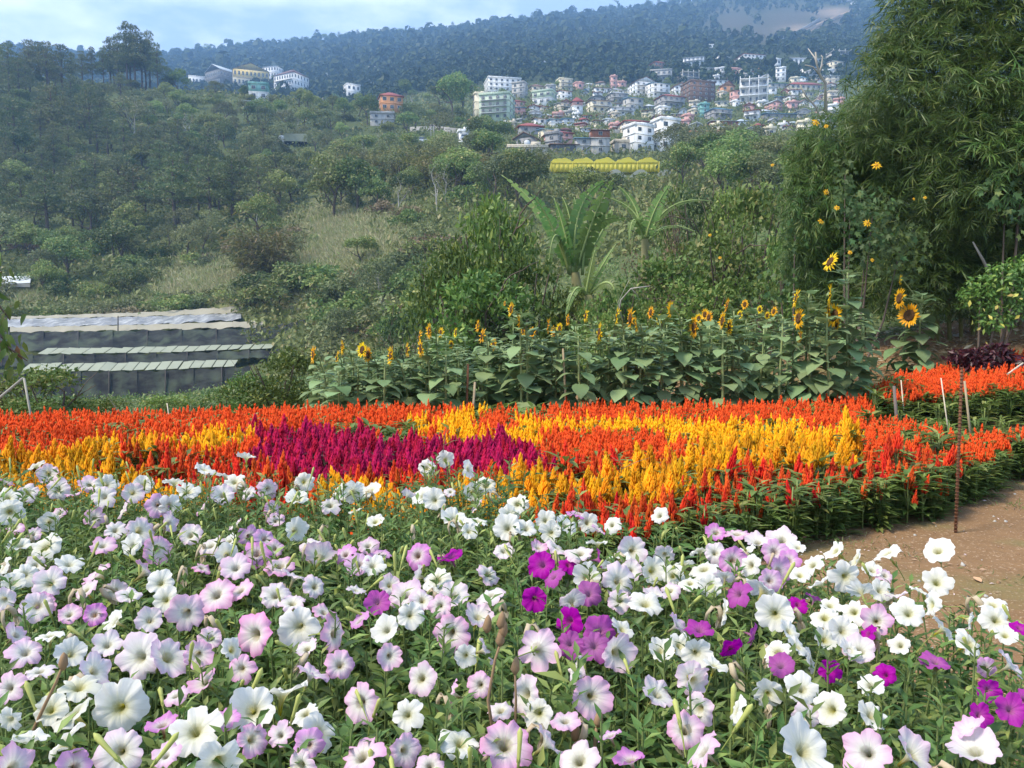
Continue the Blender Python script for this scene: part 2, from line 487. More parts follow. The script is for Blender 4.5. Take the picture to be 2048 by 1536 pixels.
def branch_tree(mb, h, r, seed, spread=.5, levels=3, m=0, lean=.05, first=.35, k=6, tips=None):
    g = np.random.default_rng(seed)
    def grow(p, d, l, rad, lev):
        n = 5
        pts = [p]
        for i in range(n):
            d = nrm(d + g.normal(size=3) * .16 + np.array([0, 0, .05]))
            pts.append(pts[-1] + d * l / n)
        mb.tube(pts, np.linspace(rad, rad * .55, n + 1), k if lev == levels else 4, m, cap=False)
        if tips is not None and lev <= 1: tips.extend(pts[2:])
        if lev == 0: return
        for c in range(3 if lev == levels else 3):
            a = pts[min(n, int(2 + c * 1.5))]
            dd = nrm(d + nrm(g.normal(size=3) * [1, 1, .4]) * spread * 1.3)
            grow(a, dd, l * g.uniform(.5, .7), rad * .5, lev - 1)
    grow(np.zeros(3), nrm(np.array([g.normal() * lean, g.normal() * lean, 1])), h * .5, r, levels)
PINE = leaf_mat('pine_needles', (.072, .100, .030), (.18, .205, .065), (.24, .19, .09), nscale=.25, trans=.15, third=.06)
BROAD = leaf_mat('broad_leaves', (.085, .138, .034), (.235, .295, .078), (.32, .30, .10), nscale=.3, trans=.25, objvar=.5)
DULL = leaf_mat('dull_leaves', (.115, .140, .052), (.235, .255, .10), (.27, .26, .12), nscale=.3, trans=.25, objvar=.35)
LIGHT = leaf_mat('light_broad_leaves', (.14, .20, .045), (.32, .39, .10), (.40, .40, .16), nscale=.3, trans=.25, objvar=.3)
FARBAMBOO = leaf_mat('far_bamboo_leaves', (.13, .15, .040), (.27, .265, .075), (.34, .28, .11), nscale=.3, trans=.3, objvar=.25)
DRYLEAF = leaf_mat('dry_leaves', (.20, .14, .075), (.30, .22, .13), (.13, .14, .06), nscale=.3, trans=.2)
KINDS = {}
def kind(name, variants): KINDS[name] = variants
def pine_variant(s):
    g = np.random.default_rng(s)
    tr = MB(); tr.tube([[0, 0, -2.0], [.1, 0, 2], [.05, .1, 6], [0, 0, 9.2]], [.26, .22, .15, .05], 6)
    cl = []
    for i in range(20):
        q = i / 19
        z = 3.6 + q * 5.6
        rr = (1 - q) ** .7 * 2.7 * g.uniform(.5, 1.1)
        a = i * 2.4 + g.uniform(-.5, .5)
        s_ = g.uniform(.75, 1.35) * (1.15 - .45 * q)
        cl.append((math.cos(a) * rr, math.sin(a) * rr, z + g.uniform(-.3, .3), s_ * 1.25, s_ * 1.25, s_ * .42))
        if i < 16: tr.tube([[0, 0, z - .5], [math.cos(a) * rr * .8, math.sin(a) * rr * .8, z - .1]], [.07, .03], 4, cap=False)
    mb = MB(); crown_cloud(mb, cl, 2900, .45, .12, flat=.3, droop=-.15, up=.35)
    return tr.mesh('pine_trunk', BARK), mb.mesh('pine_crown', PINE)
def broad_variant(s, mat=None, n=2500, ll=.38, lw=.22, wide=1.0):
    g = np.random.default_rng(s)
    tr = MB(); branch_tree(tr, 7, .2, s, .6, 2, first=.4)
    tr.tube([[0, 0, -2], [0, 0, .3]], [.24, .2], 6)
    cl = []
    for i in range(12):
        d = nrm(g.normal(size=3) * [1, 1, .8]); d[2] = abs(d[2]) * 1.2 - .35
        s_ = g.uniform(.8, 1.6)
        cl.append((d[0] * 2.1 * wide, d[1] * 2.1 * wide, 4.2 + d[2] * 2.4, s_, s_, s_ * .8))
    mb = MB(); crown_cloud(mb, cl, n, ll, lw)
    return tr.mesh('tree_trunk', BARK), mb.mesh('tree_crown', mat or BROAD)
def shrub_variant(s, mat=None):
    g = np.random.default_rng(s)
    tr = MB(); branch_tree(tr, 2.2, .06, s, .9, 1)
    cl = [(g.normal() * 1.0, g.normal() * 1.0, g.uniform(.3, 1.7), g.uniform(.6, 1.0), g.uniform(.6, 1.0), g.uniform(.5, .8)) for i in range(8)]
    mb = MB(); crown_cloud(mb, cl, 900, .36, .18)
    return tr.mesh('shrub_stem', BARK), mb.mesh('shrub_crown', mat or BROAD)
def bamboo_variant(s):
    g = np.random.default_rng(s)
    tr, mb = MB(), MB()
    P, N = [], []
    for i in range(26):
        a = g.uniform(0, 6.28); l = g.uniform(.5, 1.0); out = g.uniform(.6, 2.6)
        b = np.array([math.cos(a), math.sin(a), 0])
        tt = np.linspace(0, 1, 7)
        p = b * (.4 * g.random() + out * tt[:, None] ** 2) + np.array([0, 0, 1.]) * (8.2 * l * (tt - .32 * tt ** 3))[:, None] - [0, 0, 1.0]
        tr.tube(p, np.linspace(.05, .015, 7), 4, cap=False)
        for q in range(75):
            u = g.uniform(.28, 1.0)
            c = np.array([np.interp(u, tt, p[:, j]) for j in range(3)])
            P.append(c + g.normal(size=3) * [.42, .42, .35]); N.append(nrm(b * .6 + g.normal(size=3) * .6 + [0, 0, .3]))
    P, N = np.array(P), np.array(N)
    dirs = nrm(N * .6 + R.normal(size=P.shape) * .6 - [0, 0, .5])
    X, Yv, Z = axes(dirs, sphere_dirs(len(P)))
    mb.scatter(kite_tpl(.17, .1), P, X, Yv, Z, R.uniform(.4, .8, len(P)))
    return tr.mesh('bamboo_culms', plain_mat('dry_culms', (.26, .20, .11), (.16, .14, .07), .7, 2)) if s == 300 else tr.mesh('bamboo_culms', D.materials['dry_culms']), mb.mesh('bamboo_crown', FARBAMBOO)
def bare_variant(s):
    tr, tips = MB(), []
    branch_tree(tr, 8, .13, s, .55, 3, tips=tips)
    tr.tube([[0, 0, -1.5], [0, 0, .2]], [.15, .13], 6)
    T = np.array(tips); T = T[R.choice(len(T), min(260, len(T)), replace=False)] + R.normal(size=(min(260, len(T)), 3)) * .25
    X, Yv, Z = axes(sphere_dirs(len(T)), sphere_dirs(len(T)))
    mb = MB(); mb.scatter(kite_tpl(.5), T, X, Yv, Z, R.uniform(.2, .42, len(T)))
    return tr.mesh('bare_trunk', PALE_BARK), mb.mesh('sparse_crown', DULL)
kind('pine_tree', [pine_variant(100 + i) for i in range(4)])
kind('broadleaf_tree', [broad_variant(200 + i) for i in range(4)] + [broad_variant(210 + i, LIGHT) for i in range(2)])
kind('dull_tree', [broad_variant(230 + i, DULL, 2200, .34, .17, 1.15) for i in range(3)])
kind('bamboo_clump', [bamboo_variant(300 + i) for i in range(3)])
kind('bare_tree', [bare_variant(400 + i) for i in range(3)])
kind('shrub', [shrub_variant(500 + i) for i in range(3)] + [shrub_variant(510, DULL)])
kind('dry_shrub', [shrub_variant(520 + i, DRYLEAF) for i in range(2)])
NATURAL = dict(pine_tree=9.4, broadleaf_tree=6.8, dull_tree=6.8, bamboo_clump=5.6, bare_tree=8, shrub=2.3, dry_shrub=2.3)
def plant_tree(k, P, height, label, group=None, wide=1.0, cat='tree'):
    v = KINDS[k][R.integers(len(KINDS[k]))]
    nm = {'dull_tree': 'broadleaf_tree', 'dry_shrub': 'shrub'}.get(k, k)
    root = thing(nm, label, {'bamboo_clump': 'bamboo', 'shrub': 'shrub', 'dry_shrub': 'shrub'}.get(k, cat), P, group)
    s = height / NATURAL[k]
    M = Matrix.Rotation(R.uniform(0, 6.28), 4, 'Z') @ Matrix.Diagonal((s * wide * R.uniform(.85, 1.15), s * wide * R.uniform(.85, 1.15), s, 1))
    ob('stem' if 'shrub' in k else ('culms' if k == 'bamboo_clump' else 'trunk'), v[0], root, M=M)
    ob('crown', v[1], root, M=M)
    return root

# ---------------------------------------------------------------- houses
def wmat(name, c, dirt=.8):
    m, t, o = node_mat(name)
    tc = t.nodes.new('ShaderNodeTexCoord'); mp = t.nodes.new('ShaderNodeMapping'); mp.inputs['Scale'].default_value = (1.2, 1.2, .25)
    t.links.new(tc.outputs['Object'], mp.inputs['Vector'])
    n = noise_n(t, 1.3, 5, mp.outputs['Vector'])
    finish(t, o, mixrgb(t, c, tuple(v * dirt * .75 for v in c), ramp_n(t, n, [(.48, (0, 0, 0)), (.75, (1, 1, 1))])), .85, 0, .2)
    return m
WALL = {k: wmat('plaster_' + k, c) for k, c in dict(white=(.82, .81, .78), cream=(.76, .68, .50), yellow=(.78, .58, .22), green=(.55, .64, .48),
        pink=(.66, .38, .33), grey=(.33, .32, .31), darkgrey=(.17, .165, .16), brown=(.20, .13, .10), brick=(.36, .14, .08), orange=(.62, .30, .14),
        teal=(.22, .42, .38), beige=(.62, .55, .43), concrete=(.48, .46, .42)).items()}
ROOF = {k: plain_mat('roof_' + k, c, tuple(v * .7 for v in c), .55, .8, .4) for k, c in dict(red=(.34, .075, .055), maroon=(.13, .045, .035), blue=(.16, .33, .48), grey=(.40, .41, .42),
        white=(.70, .72, .73), orange=(.50, .18, .08), teal=(.13, .36, .36), dark=(.06, .06, .065), rust=(.22, .12, .08), pale=(.55, .60, .62)).items()}
GLASS = plain_mat('window_glass', (.07, .085, .10), (.12, .14, .16), .15, 1, .6)
FRAME = plain_mat('window_frame_paint', (.62, .61, .58), (.45, .44, .42), .6, 4)
RAIL = plain_mat('rail_paint', (.60, .60, .58), (.40, .40, .40), .5, 4)
def window_mesh(nm, bars, arch=False):
    mb = MB()
    mb.box((0, .02, 0), (.46, .02, .46), 1)
    for x in (-.47, .47): mb.box((x, -.02, 0), (.03, .06, .5), 0)
    for z in (-.47, .47): mb.box((0, -.022, z), (.44, .058, .03), 0)
    for i in range(bars): mb.box((-.44 + .88 * (i + 1) / (bars + 1), -.012, 0), (.014, .03, .44), 0)
    return mb.mesh(nm, [FRAME, GLASS])
WIN = [window_mesh('window_two_light', 1), window_mesh('window_three_light', 2), window_mesh('window_single', 0)]
def balcony_mesh(w, d):
    mb = MB()
    mb.box((0, -d / 2, -.09), (w / 2, d / 2, .09))
    mb.box((0, -d + .05, .95), (w / 2, .04, .04)); mb.box((0, -d + .05, .5), (w / 2, .02, .02))
    for i in range(int(w / .45) + 1): mb.box((-w / 2 + .03 + i * (w - .06) / int(w / .45), -d + .05, .47), (.02, .02, .46))
    for s in (-1, 1): mb.box((s * (w / 2 - .04), -d / 2, .95), (.035, d / 2, .035))
    return mb.mesh('balcony', RAIL)
HOUSEBOX = []
def house(px, base, wpx, hpx, label, wall='white', roof='flat', rc='grey', floors=2, yaw=.35, depth=.8, balc=(), stilts=False, group=None, second=None, frame=False, Y=None):
    P = pt(px, base, Y) if Y else find_ground(px, base, 60)
    if P is None: return
    HOUSEBOX.append((px - wpx / 2, base - hpx, px + wpx / 2, base, P[1]))
    k = P[1] / FPX
    W = wpx * k / (abs(math.cos(yaw)) + depth * abs(math.sin(yaw))); H = hpx * k; Dp = W * depth
    root = thing('house', label, 'house', P, group)
    RM = Matrix.Rotation(yaw, 4, 'Z') @ Matrix.Translation((0, Dp * .35, 0))
    rh = {'hip': .26, 'gable': .30, 'shed': .14, 'flat': .05, 'frame': .0}[roof] * H * (1.6 if floors == 1 else 1)
    Hw = H - rh
    fl = Hw / floors
    mb = MB()
    if frame:
        for f in range(floors + 1): mb.box((0, 0, f * fl), (W / 2, Dp / 2, .16))
        for i in range(4):
            for j in (-1, 1): mb.box((-W / 2 + .25 + i * (W - .5) / 3, j * (Dp / 2 - .25), Hw / 2 + .35), (.16, .16, Hw / 2 + .9))
        mb.box((0, Dp * .1, Hw * .45), (W / 2 - .5, Dp / 2 - 1.2, Hw * .45))
        mb.box((0, 0, -2), (W / 2 - .3, Dp / 2 - .3, 1.85))
    else:
        mb.box((0, 0, Hw / 2 - 1.5), (W / 2, Dp / 2, Hw / 2 + 1.5))
        for f in range(1, floors): mb.box((0, 0, f * fl), (W / 2 + .18, Dp / 2 + .18, .10))
    ob('wall', mb.mesh('house_wall', WALL[wall]), root, M=RM)
    if second:
        mb = MB(); mb.box((0, 0, Hw - fl * .5), (W / 2 + .03, Dp / 2 + .03, fl * .48))
        ob('upper_wall', mb.mesh('house_upper_wall', WALL[second]), root, M=RM)
    mb = MB(); e = .45
    a, b = W / 2 + e, Dp / 2 + e
    if roof == 'hip':
        rx = max(a - b, 0.05)
        V = [[-a, -b, Hw], [a, -b, Hw], [a, b, Hw], [-a, b, Hw], [-rx, 0, H], [rx, 0, H]]
        V += [[v[0], v[1], Hw - .18] for v in V[:4]]
        mb.add(V, [[0, 1, 5, 4], [2, 3, 4, 5], [6, 7, 1, 0], [7, 8, 2, 1], [8, 9, 3, 2], [9, 6, 0, 3], [9, 8, 7, 6]], [[1, 2, 5], [3, 0, 4]])
    elif roof == 'gable':
        V = [[-a, -b, Hw - .1], [a, -b, Hw - .1], [a, b, Hw - .1], [-a, b, Hw - .1], [0, -b, H], [0, b, H]]
        V2 = [[v[0], v[1], v[2] - .2] for v in V]
        mb.add(V + V2, [[0, 4, 5, 3], [4, 1, 2, 5], [6, 9, 11, 10], [10, 11, 8, 7], [0, 6, 10, 4], [4, 10, 7, 1], [0, 3, 9, 6], [1, 7, 8, 2], [3, 5, 11, 9], [5, 2, 8, 11]])
        g_ = MB(); g_.add([[-W / 2, -Dp / 2 + .01, Hw - .02], [W / 2, -Dp / 2 + .01, Hw - .02], [0, -Dp / 2 + .01, H - .35], [-W / 2, Dp / 2 - .01, Hw - .02], [W / 2, Dp / 2 - .01, Hw - .02], [0, Dp / 2 - .01, H - .35]],
                          [[0, 3, 4, 1]], [[0, 1, 2], [4, 3, 5]])
        ob('gable_wall', g_.mesh('gable_wall', WALL[second or wall]), root, M=RM)
    elif roof == 'shed':
        V = [[-a, -b, Hw], [a, -b, Hw], [a, b, H], [-a, b, H]]
        mb.add(V + [[v[0], v[1], v[2] - .16] for v in V], [[0, 1, 2, 3], [7, 6, 5, 4], [0, 4, 5, 1], [1, 5, 6, 2], [2, 6, 7, 3], [3, 7, 4, 0]])
    elif roof == 'flat':
        mb.box((0, 0, Hw + .08), (W / 2 + .3, Dp / 2 + .3, .10))
        for s in (-1, 1):
            mb.box((0, s * (Dp / 2 + .12), Hw + .42), (W / 2 + .2, .09, .24)); mb.box((s * (W / 2 + .12), 0, Hw + .421), (.09, Dp / 2 + .02, .24))
        mb.box((W * .22, Dp * .1, Hw + .8), (min(1.1, W * .15), min(1.1, W * .15), .7))
    if mb.n: ob('roof', mb.mesh('house_roof', ROOF[rc] if roof != 'flat' else WALL[second or wall]), root, M=RM)
    # windows: front row by row, and the two side faces
    wd, ht = min(1.5, fl * .5), fl * .46
    for f in range(floors):
        z = f * fl + fl * .55
        n = max(1, int(W / 2.6)) if W < 30 else 9
        yf = -Dp / 2 - (.06 if not second else .10) + (1.35 if frame else 0)
        for i in range(n):
            x = -W / 2 + (i + .5) * W / n
            o_ = ob('window', WIN[(i + f) % 2], root, M=RM @ Matrix.Translation((x, yf, z)) @ Matrix.Diagonal((wd, 1, ht, 1)))
        if not frame:
            sgn = 1 if yaw < 0 else -1
            n = max(1, int(Dp / 3.0))
            for i in range(n):
                y = -Dp / 2 + (i + .5) * Dp / n
                ob('window', WIN[2], root, M=RM @ Matrix.Translation((sgn * (W / 2 + .08), y, z)) @ Matrix.Rotation(sgn * math.pi / 2, 4, 'Z') @ Matrix.Diagonal((wd * .8, 1, ht, 1)))
    if balc:
        bm = balcony_mesh(W * .86, 1.3)
        for f in balc: ob('balcony', bm, root, M=RM @ Matrix.Translation((0, -Dp / 2, f * fl + .12)))
    return root
HOUSES = [
 # px, base, w, h, label, kwargs
 (402, 176, 30, 18, 'small whitish house with pink trim, leftmost on the left ridge', dict(wall='white', roof='flat', floors=1, yaw=.3)),
 (436, 176, 52, 36, 'large dark grey house under a pale sheet roof on the left ridge', dict(wall='darkgrey', roof='gable', rc='pale', floors=2, yaw=-.6, depth=.9)),
 (502, 178, 66, 38, 'yellow two storey house with brown red gable roof on the left ridge', dict(wall='cream', second='yellow', roof='gable', rc='rust', floors=2, yaw=.35, balc=(1,))),
 (516, 202, 34, 26, 'green and white lean-to house just below the yellow gabled house', dict(wall='white', second='teal', roof='flat', floors=2, yaw=.2)),
 (538, 170, 30, 32, 'tall white house tower behind the dark roofed white house', dict(wall='white', roof='shed', rc='white', floors=3, yaw=-.3)),
 (567, 190, 54, 42, 'big white house with maroon roof and balconies at the right end of the left ridge', dict(wall='white', roof='hip', rc='maroon', floors=3, yaw=-.5, balc=(1, 2))),
 (497, 216, 20, 12, 'small pale shack among trees below the left ridge houses', dict(wall='beige', roof='shed', rc='pale', floors=1, yaw=.2)),
 (691, 198, 28, 22, 'lone small white house above trees left of the orange pavilion house', dict(wall='white', roof='flat', floors=2, yaw=.5)),
 (762, 224, 42, 33, 'orange house with red hip roof and dark lower gallery', dict(wall='orange', roof='hip', rc='red', floors=2, yaw=.3)),
 (787, 204, 30, 12, 'low grey house with pale roof beside the orange house', dict(wall='grey', roof='shed', rc='pale', floors=1, yaw=.1)),
 (962, 236, 26, 42, 'narrow pale yellow annexe house at the left of the green balconied block', dict(wall='cream', roof='flat', floors=3, yaw=.3)),
 (990, 243, 62, 46, 'pale green four storey house with white balconies and green roof edge', dict(wall='green', roof='flat', floors=4, yaw=-.25, balc=(1, 2, 3))),
 (1085, 212, 44, 24, 'white and pale green boxy house above dark trees', dict(wall='white', second='green', roof='flat', floors=2, yaw=-.4)),
 (1155, 232, 20, 32, 'slim white and pink tower house in the middle of town', dict(wall='white', second='pink', roof='hip', rc='red', floors=3, yaw=.2)),
 (1008, 186, 66, 24, 'long white apartment house at the upper left of the town', dict(wall='white', roof='flat', floors=3, yaw=.2)),
 (1037, 196, 28, 26, 'pale blue grey block at the right of the long white apartments', dict(wall='concrete', roof='flat', floors=3, yaw=-.4)),
 (1075, 184, 26, 14, 'beige hip roofed house by the smoke above the town', dict(wall='beige', roof='hip', rc='rust', floors=1, yaw=.3)),
 (1131, 182, 28, 20, 'beige three storey house left of the wooded gap', dict(wall='cream', roof='flat', floors=3, yaw=.3, balc=(1, 2))),
 (1322, 144, 34, 20, 'red hip roofed brown house, high on its own above the grey green block', dict(wall='brown', roof='hip', rc='red', floors=2, yaw=.3)),
 (1322, 166, 42, 20, 'grey green block of two storeys under the red hip roofed house', dict(wall='concrete', roof='flat', floors=2, yaw=-.2, balc=(1,))),
 (1290, 192, 48, 32, 'white house with wide gable and stacked balconies on the steep slope', dict(wall='white', roof='gable', rc='rust', floors=3, yaw=.3, balc=(1, 2))),
 (1320, 196, 40, 28, 'white terraced house with pale blue roof beside the wide gable', dict(wall='white', roof='shed', rc='blue', floors=3, yaw=.3, balc=(1,))),
 (1387, 133, 42, 18, 'bright white house with grey hip roof alone on the upper slope', dict(wall='white', roof='hip', rc='grey', floors=2, yaw=-.3, balc=(1,))),
 (1448, 127, 26, 14, 'small white house with slanting pale roof on the upper slope', dict(wall='white', roof='shed', rc='pale', floors=1, yaw=.5)),
 (1507, 127, 48, 18, 'white house with dark red roof on the upper slope', dict(wall='white', roof='hip', rc='red', floors=2, yaw=.2)),
 (1552, 144, 18, 20, 'white cube house with two dark window bands', dict(wall='white', roof='flat', floors=2, yaw=.2)),
 (1612, 132, 62, 16, 'long white building with a flat pale roof near the dead tree', dict(wall='white', roof='shed', rc='white', floors=1, yaw=.1, depth=.3)),
 (1682, 120, 36, 14, 'unfinished concrete house with bare pillars at the far right of town', dict(wall='concrete', roof='frame', floors=2, yaw=.1, frame=True)),
 (1532, 168, 28, 16, 'cream house with small gables under the white cube', dict(wall='cream', roof='gable', rc='grey', floors=1, yaw=.4)),
 (1561, 166, 20, 24, 'stepped white house beside the cream gables', dict(wall='white', roof='flat', floors=3, yaw=-.3)),
 (1403, 204, 56, 34, 'dark brown apartment house with a grid of white windows', dict(wall='brown', roof='flat', floors=4, yaw=.3)),
 (1434, 172, 40, 10, 'low house with wide dark roof behind the orange gable', dict(wall='white', roof='shed', rc='dark', floors=1, yaw=.1)),
 (1455, 184, 27, 18, 'small bright orange house with red roof', dict(wall='orange', roof='gable', rc='red', floors=1, yaw=.2)),
 (1507, 208, 56, 42, 'white house with bare concrete pillars standing above its roof', dict(wall='white', roof='frame', floors=3, yaw=-.25, frame=True)),
 (1476, 208, 22, 24, 'salmon brick house wall left of the pillared white house', dict(wall='pink', roof='shed', rc='rust', floors=2, yaw=.3)),
 (1610, 182, 58, 15, 'long low house with red roof near the dead tree', dict(wall='beige', roof='hip', rc='red', floors=1, yaw=.1, depth=.35)),
 (1557, 178, 34, 10, 'low house under a blue green sheet roof', dict(wall='concrete', roof='shed', rc='teal', floors=1, yaw=.1, depth=.5)),
 (1540, 190, 26, 14, 'white low house right of the pillared white house', dict(wall='white', roof='shed', rc='pale', floors=1, yaw=-.3)),
 (1345, 218, 50, 28, 'grey house on stilts with maroon roof left of the brown apartments', dict(wall='grey', roof='hip', rc='red', floors=2, yaw=.3, balc=(1,))),
 (1442, 240, 44, 22, 'grey two storey house with pale blue hip roof', dict(wall='grey', roof='hip', rc='blue', floors=2, yaw=.3, balc=(1,))),
 (1409, 234, 18, 22, 'narrow teal green house of three storeys', dict(wall='teal', roof='flat', floors=3, yaw=.2)),
 (1448, 254, 50, 12, 'low brick coloured house below the pale blue hip roof', dict(wall='brick', roof='shed', rc='grey', floors=1, yaw=.1)),
 (1560, 240, 60, 12, 'long low house with grey blue roof near the right trees', dict(wall='grey', roof='shed', rc='blue', floors=1, yaw=.1, depth=.4)),
 (1273, 268, 54, 27, 'house with red hip roof and a row of arched galleries', dict(wall='beige', roof='hip', rc='red', floors=2, yaw=.2, balc=(1,))),
 (1062, 270, 48, 22, 'grey house with long red roof above the pink house', dict(wall='grey', roof='hip', rc='red', floors=1, yaw=.2)),
 (1083, 252, 30, 14, 'white railed terrace house with brown roof above the long red roof', dict(wall='white', roof='shed', rc='rust', floors=1, yaw=.3)),
 (1050, 291, 46, 22, 'grey concrete house with low brown gable', dict(wall='grey', roof='gable', rc='rust', floors=1, yaw=-.4)),
 (1100, 279, 36, 20, 'pale yellow house under a light blue roof', dict(wall='cream', roof='shed', rc='blue', floors=1, yaw=.3)),
 (1120, 289, 50, 26, 'pink house with red roof behind the grey concrete walls', dict(wall='pink', roof='hip', rc='red', floors=2, yaw=.25)),
 (1133, 270, 26, 14, 'maroon roofed house with rounded dormers behind the pink house', dict(wall='brown', roof='hip', rc='maroon', floors=1, yaw=.3)),
 (1104, 298, 30, 26, 'bare grey concrete house in front of the pink house', dict(wall='grey', roof='flat', floors=2, yaw=-.5)),
 (1128, 304, 50, 16, 'dark grey concrete house with dark open lower floor', dict(wall='darkgrey', roof='shed', rc='rust', floors=1, yaw=.1)),
 (1200, 309, 34, 48, 'grey concrete tower house topped with a red brick storey', dict(wall='concrete', second='brick', roof='shed', rc='rust', floors=3, yaw=.06)),
 (1168, 309, 30, 30, 'grey block house with light blue shed roof beside the tower', dict(wall='concrete', roof='shed', rc='blue', floors=2, yaw=.05)),
 (1246, 306, 36, 18, 'beige concrete wall house left of the white cube house', dict(wall='beige', roof='flat', floors=1, yaw=.2)),
 (1285, 306, 54, 46, 'white and grey cube shaped modern house', dict(wall='white', roof='flat', floors=3, yaw=.5)),
 (1337, 302, 48, 54, 'tallest white modern house of three storeys beside the grey cube', dict(wall='white', roof='flat', floors=3, yaw=.4)),
 (1405, 276, 70, 14, 'long house under an orange red tiled roof behind trees', dict(wall='beige', roof='hip', rc='orange', floors=1, yaw=.05, depth=.4)),
 (1450, 273, 44, 12, 'second orange red roof right of the long tiled house', dict(wall='beige', roof='hip', rc='orange', floors=1, yaw=.05, depth=.4)),
 (1541, 276, 20, 16, 'cream hut with a round white tank by the dark bush', dict(wall='cream', roof='flat', floors=1, yaw=.2)),
 (948, 254, 22, 14, 'small house with bright orange tile roof left of a dark tree', dict(wall='beige', roof='shed', rc='orange', floors=1, yaw=-.2)),
 (928, 284, 20, 18, 'small white hut on the wooded slope below the green block', dict(wall='white', roof='flat', floors=1, yaw=.3)),
 (1055, 309, 70, 12, 'long pale concrete wall house beside a white water tank', dict(wall='beige', roof='flat', floors=1, yaw=.05, depth=.3)),
 (765, 253, 44, 20, 'grey terrace house with planted roofs under the orange house', dict(wall='concrete', roof='flat', floors=2, yaw=.1)),
 (1195, 205, 30, 12, 'grey roofed house beneath the wooded gap', dict(wall='grey', roof='gable', rc='grey', floors=1, yaw=.2)),
 (1205, 186, 34, 10, 'row of tiny white houses seen over the wooded gap', dict(wall='white', roof='shed', rc='rust', floors=1, yaw=.2)),
 (1228, 182, 12, 24, 'slim red and white tower house right of the wooded gap', dict(wall='pink', roof='flat', floors=3, yaw=.2)),
 (1235, 190, 28, 12, 'pale low house beside the slim red tower', dict(wall='white', roof='hip', rc='grey', floors=1, yaw=.3)),
 (1238, 208, 36, 22, 'grey and white house of two storeys on the central slope', dict(wall='grey', roof='hip', rc='grey', floors=2, yaw=.3, balc=(1,))),
 (1202, 228, 44, 24, 'cream house with stepped terraces right of the slim pink tower', dict(wall='cream', roof='shed', rc='rust', floors=2, yaw=.2, balc=(1,))),
 (1244, 232, 46, 16, 'long white balconied house in the centre of the town', dict(wall='white', roof='shed', rc='grey', floors=2, yaw=.15, balc=(1,))),
 (1270, 222, 34, 24, 'concrete house with blue tarpaulin roof', dict(wall='concrete', roof='shed', rc='blue', floors=2, yaw=.3)),
 (1085, 200, 40, 16, 'rust roofed house behind the white and green boxes', dict(wall='brown', roof='hip', rc='rust', floors=1, yaw=.2)),
 (1028, 215, 44, 16, 'house with dull red roof right of the green balconied block', dict(wall='pink', roof='hip', rc='red', floors=1, yaw=.3)),
 (1362, 190, 30, 20, 'white house with red roof left of the dark apartments', dict(wall='white', roof='gable', rc='red', floors=2, yaw=.2)),
 (1380, 168, 36, 18, 'grey unfinished house above the dark apartments', dict(wall='concrete', roof='frame', floors=2, yaw=.2, frame=True)),
]
for i_, h_ in enumerate(HOUSES):
    g_ = 1.22 if i_ < 9 else 1.12
    house(h_[0] if i_ >= 9 else 495 + (h_[0] - 495) * 1.08, h_[1], h_[2] * g_, h_[3] * g_, h_[4], **h_[5])
# the smaller houses scattered between and above them
SMALLW = ['white', 'white', 'beige', 'cream', 'concrete', 'pink', 'white']
SMALLR = ['rust', 'grey', 'red', 'pale', 'white', 'blue']
where = lambda px, py: ('on the upper slope' if py < 150 else 'in the upper town' if py < 190 else 'in the middle of the town' if py < 240 else 'in the lower town') + \
    (' at its left end' if px < 1080 else ' left of the dark apartments' if px < 1370 else ' towards the dead tree' if px < 1560 else ' by the bamboo')
tries = 0
done = 0
while done < 120 and tries < 4000:
    tries += 1
    px = R.uniform(1000, 1680); py = R.uniform(142, 266)
    if py < np.interp(px, [1000, 1150, 1250, 1400, 1680], [185, 180, 165, 148, 142]): continue
    w = R.uniform(16, 36) * (1 if py > 190 else .8); h = w * R.uniform(.45, .75)
    if any(px + w / 2 > b[0] + 3 and px - w / 2 < b[2] - 3 and py > b[1] + 4 and py - h < b[3] - 4 for b in HOUSEBOX): continue
    wl, rf = SMALLW[R.integers(7)], SMALLR[R.integers(6)]
    rt = ['hip', 'gable', 'shed', 'flat'][R.integers(4)]
    fl = 2 if h > 13 else 1
    if house(px, py, w, h, f'{wl} house with {"flat" if rt == "flat" else rf} roof {where(px, py)}', wall=wl, roof=rt, rc=rf, floors=fl, yaw=R.uniform(-.5, .5), group='small houses of the hill town', balc=(1,) if fl == 2 and R.random() < .4 else ()):
        done += 1
for i, (px, py, w, h) in enumerate([(1085, 128, 14, 6), (620, 127, 16, 7), (718, 112, 16, 8), (655, 152, 18, 9), (745, 140, 16, 7), (776, 138, 26, 9), (735, 168, 16, 8), (640, 175, 18, 7), (1425, 93, 16, 5), (1448, 118, 10, 5), (1530, 97, 10, 4), (1698, 45, 18, 5), (1712, 8, 16, 6), (1660, 178, 20, 10)]):
    P = find_ground(px, py + 3, 300)
    house(px, py + 3, w, h, ['tiny white building alone high on the hazy mountain', 'tiny pale house on the mountain above the left ridge', 'tiny white house high on the middle mountain', 'tiny house over the big white ridge house', 'tiny white house left of the long mountain house', 'long white house alone on the middle mountain', 'tiny house with a white wall under the long mountain house', 'tiny pale house just right of the ridge houses', 'tiny white sheds under the bare brown slope', 'tiny roof in trees under the bare slope', 'tiny white roof below the hillside road', 'white shed beside the upper road', 'tiny pale house at the top edge by the bamboo', 'beige house half hidden by the bamboo tip'][i], wall='white', roof='gable' if i % 2 else 'flat', rc='white', floors=1, yaw=.2, depth=.5)

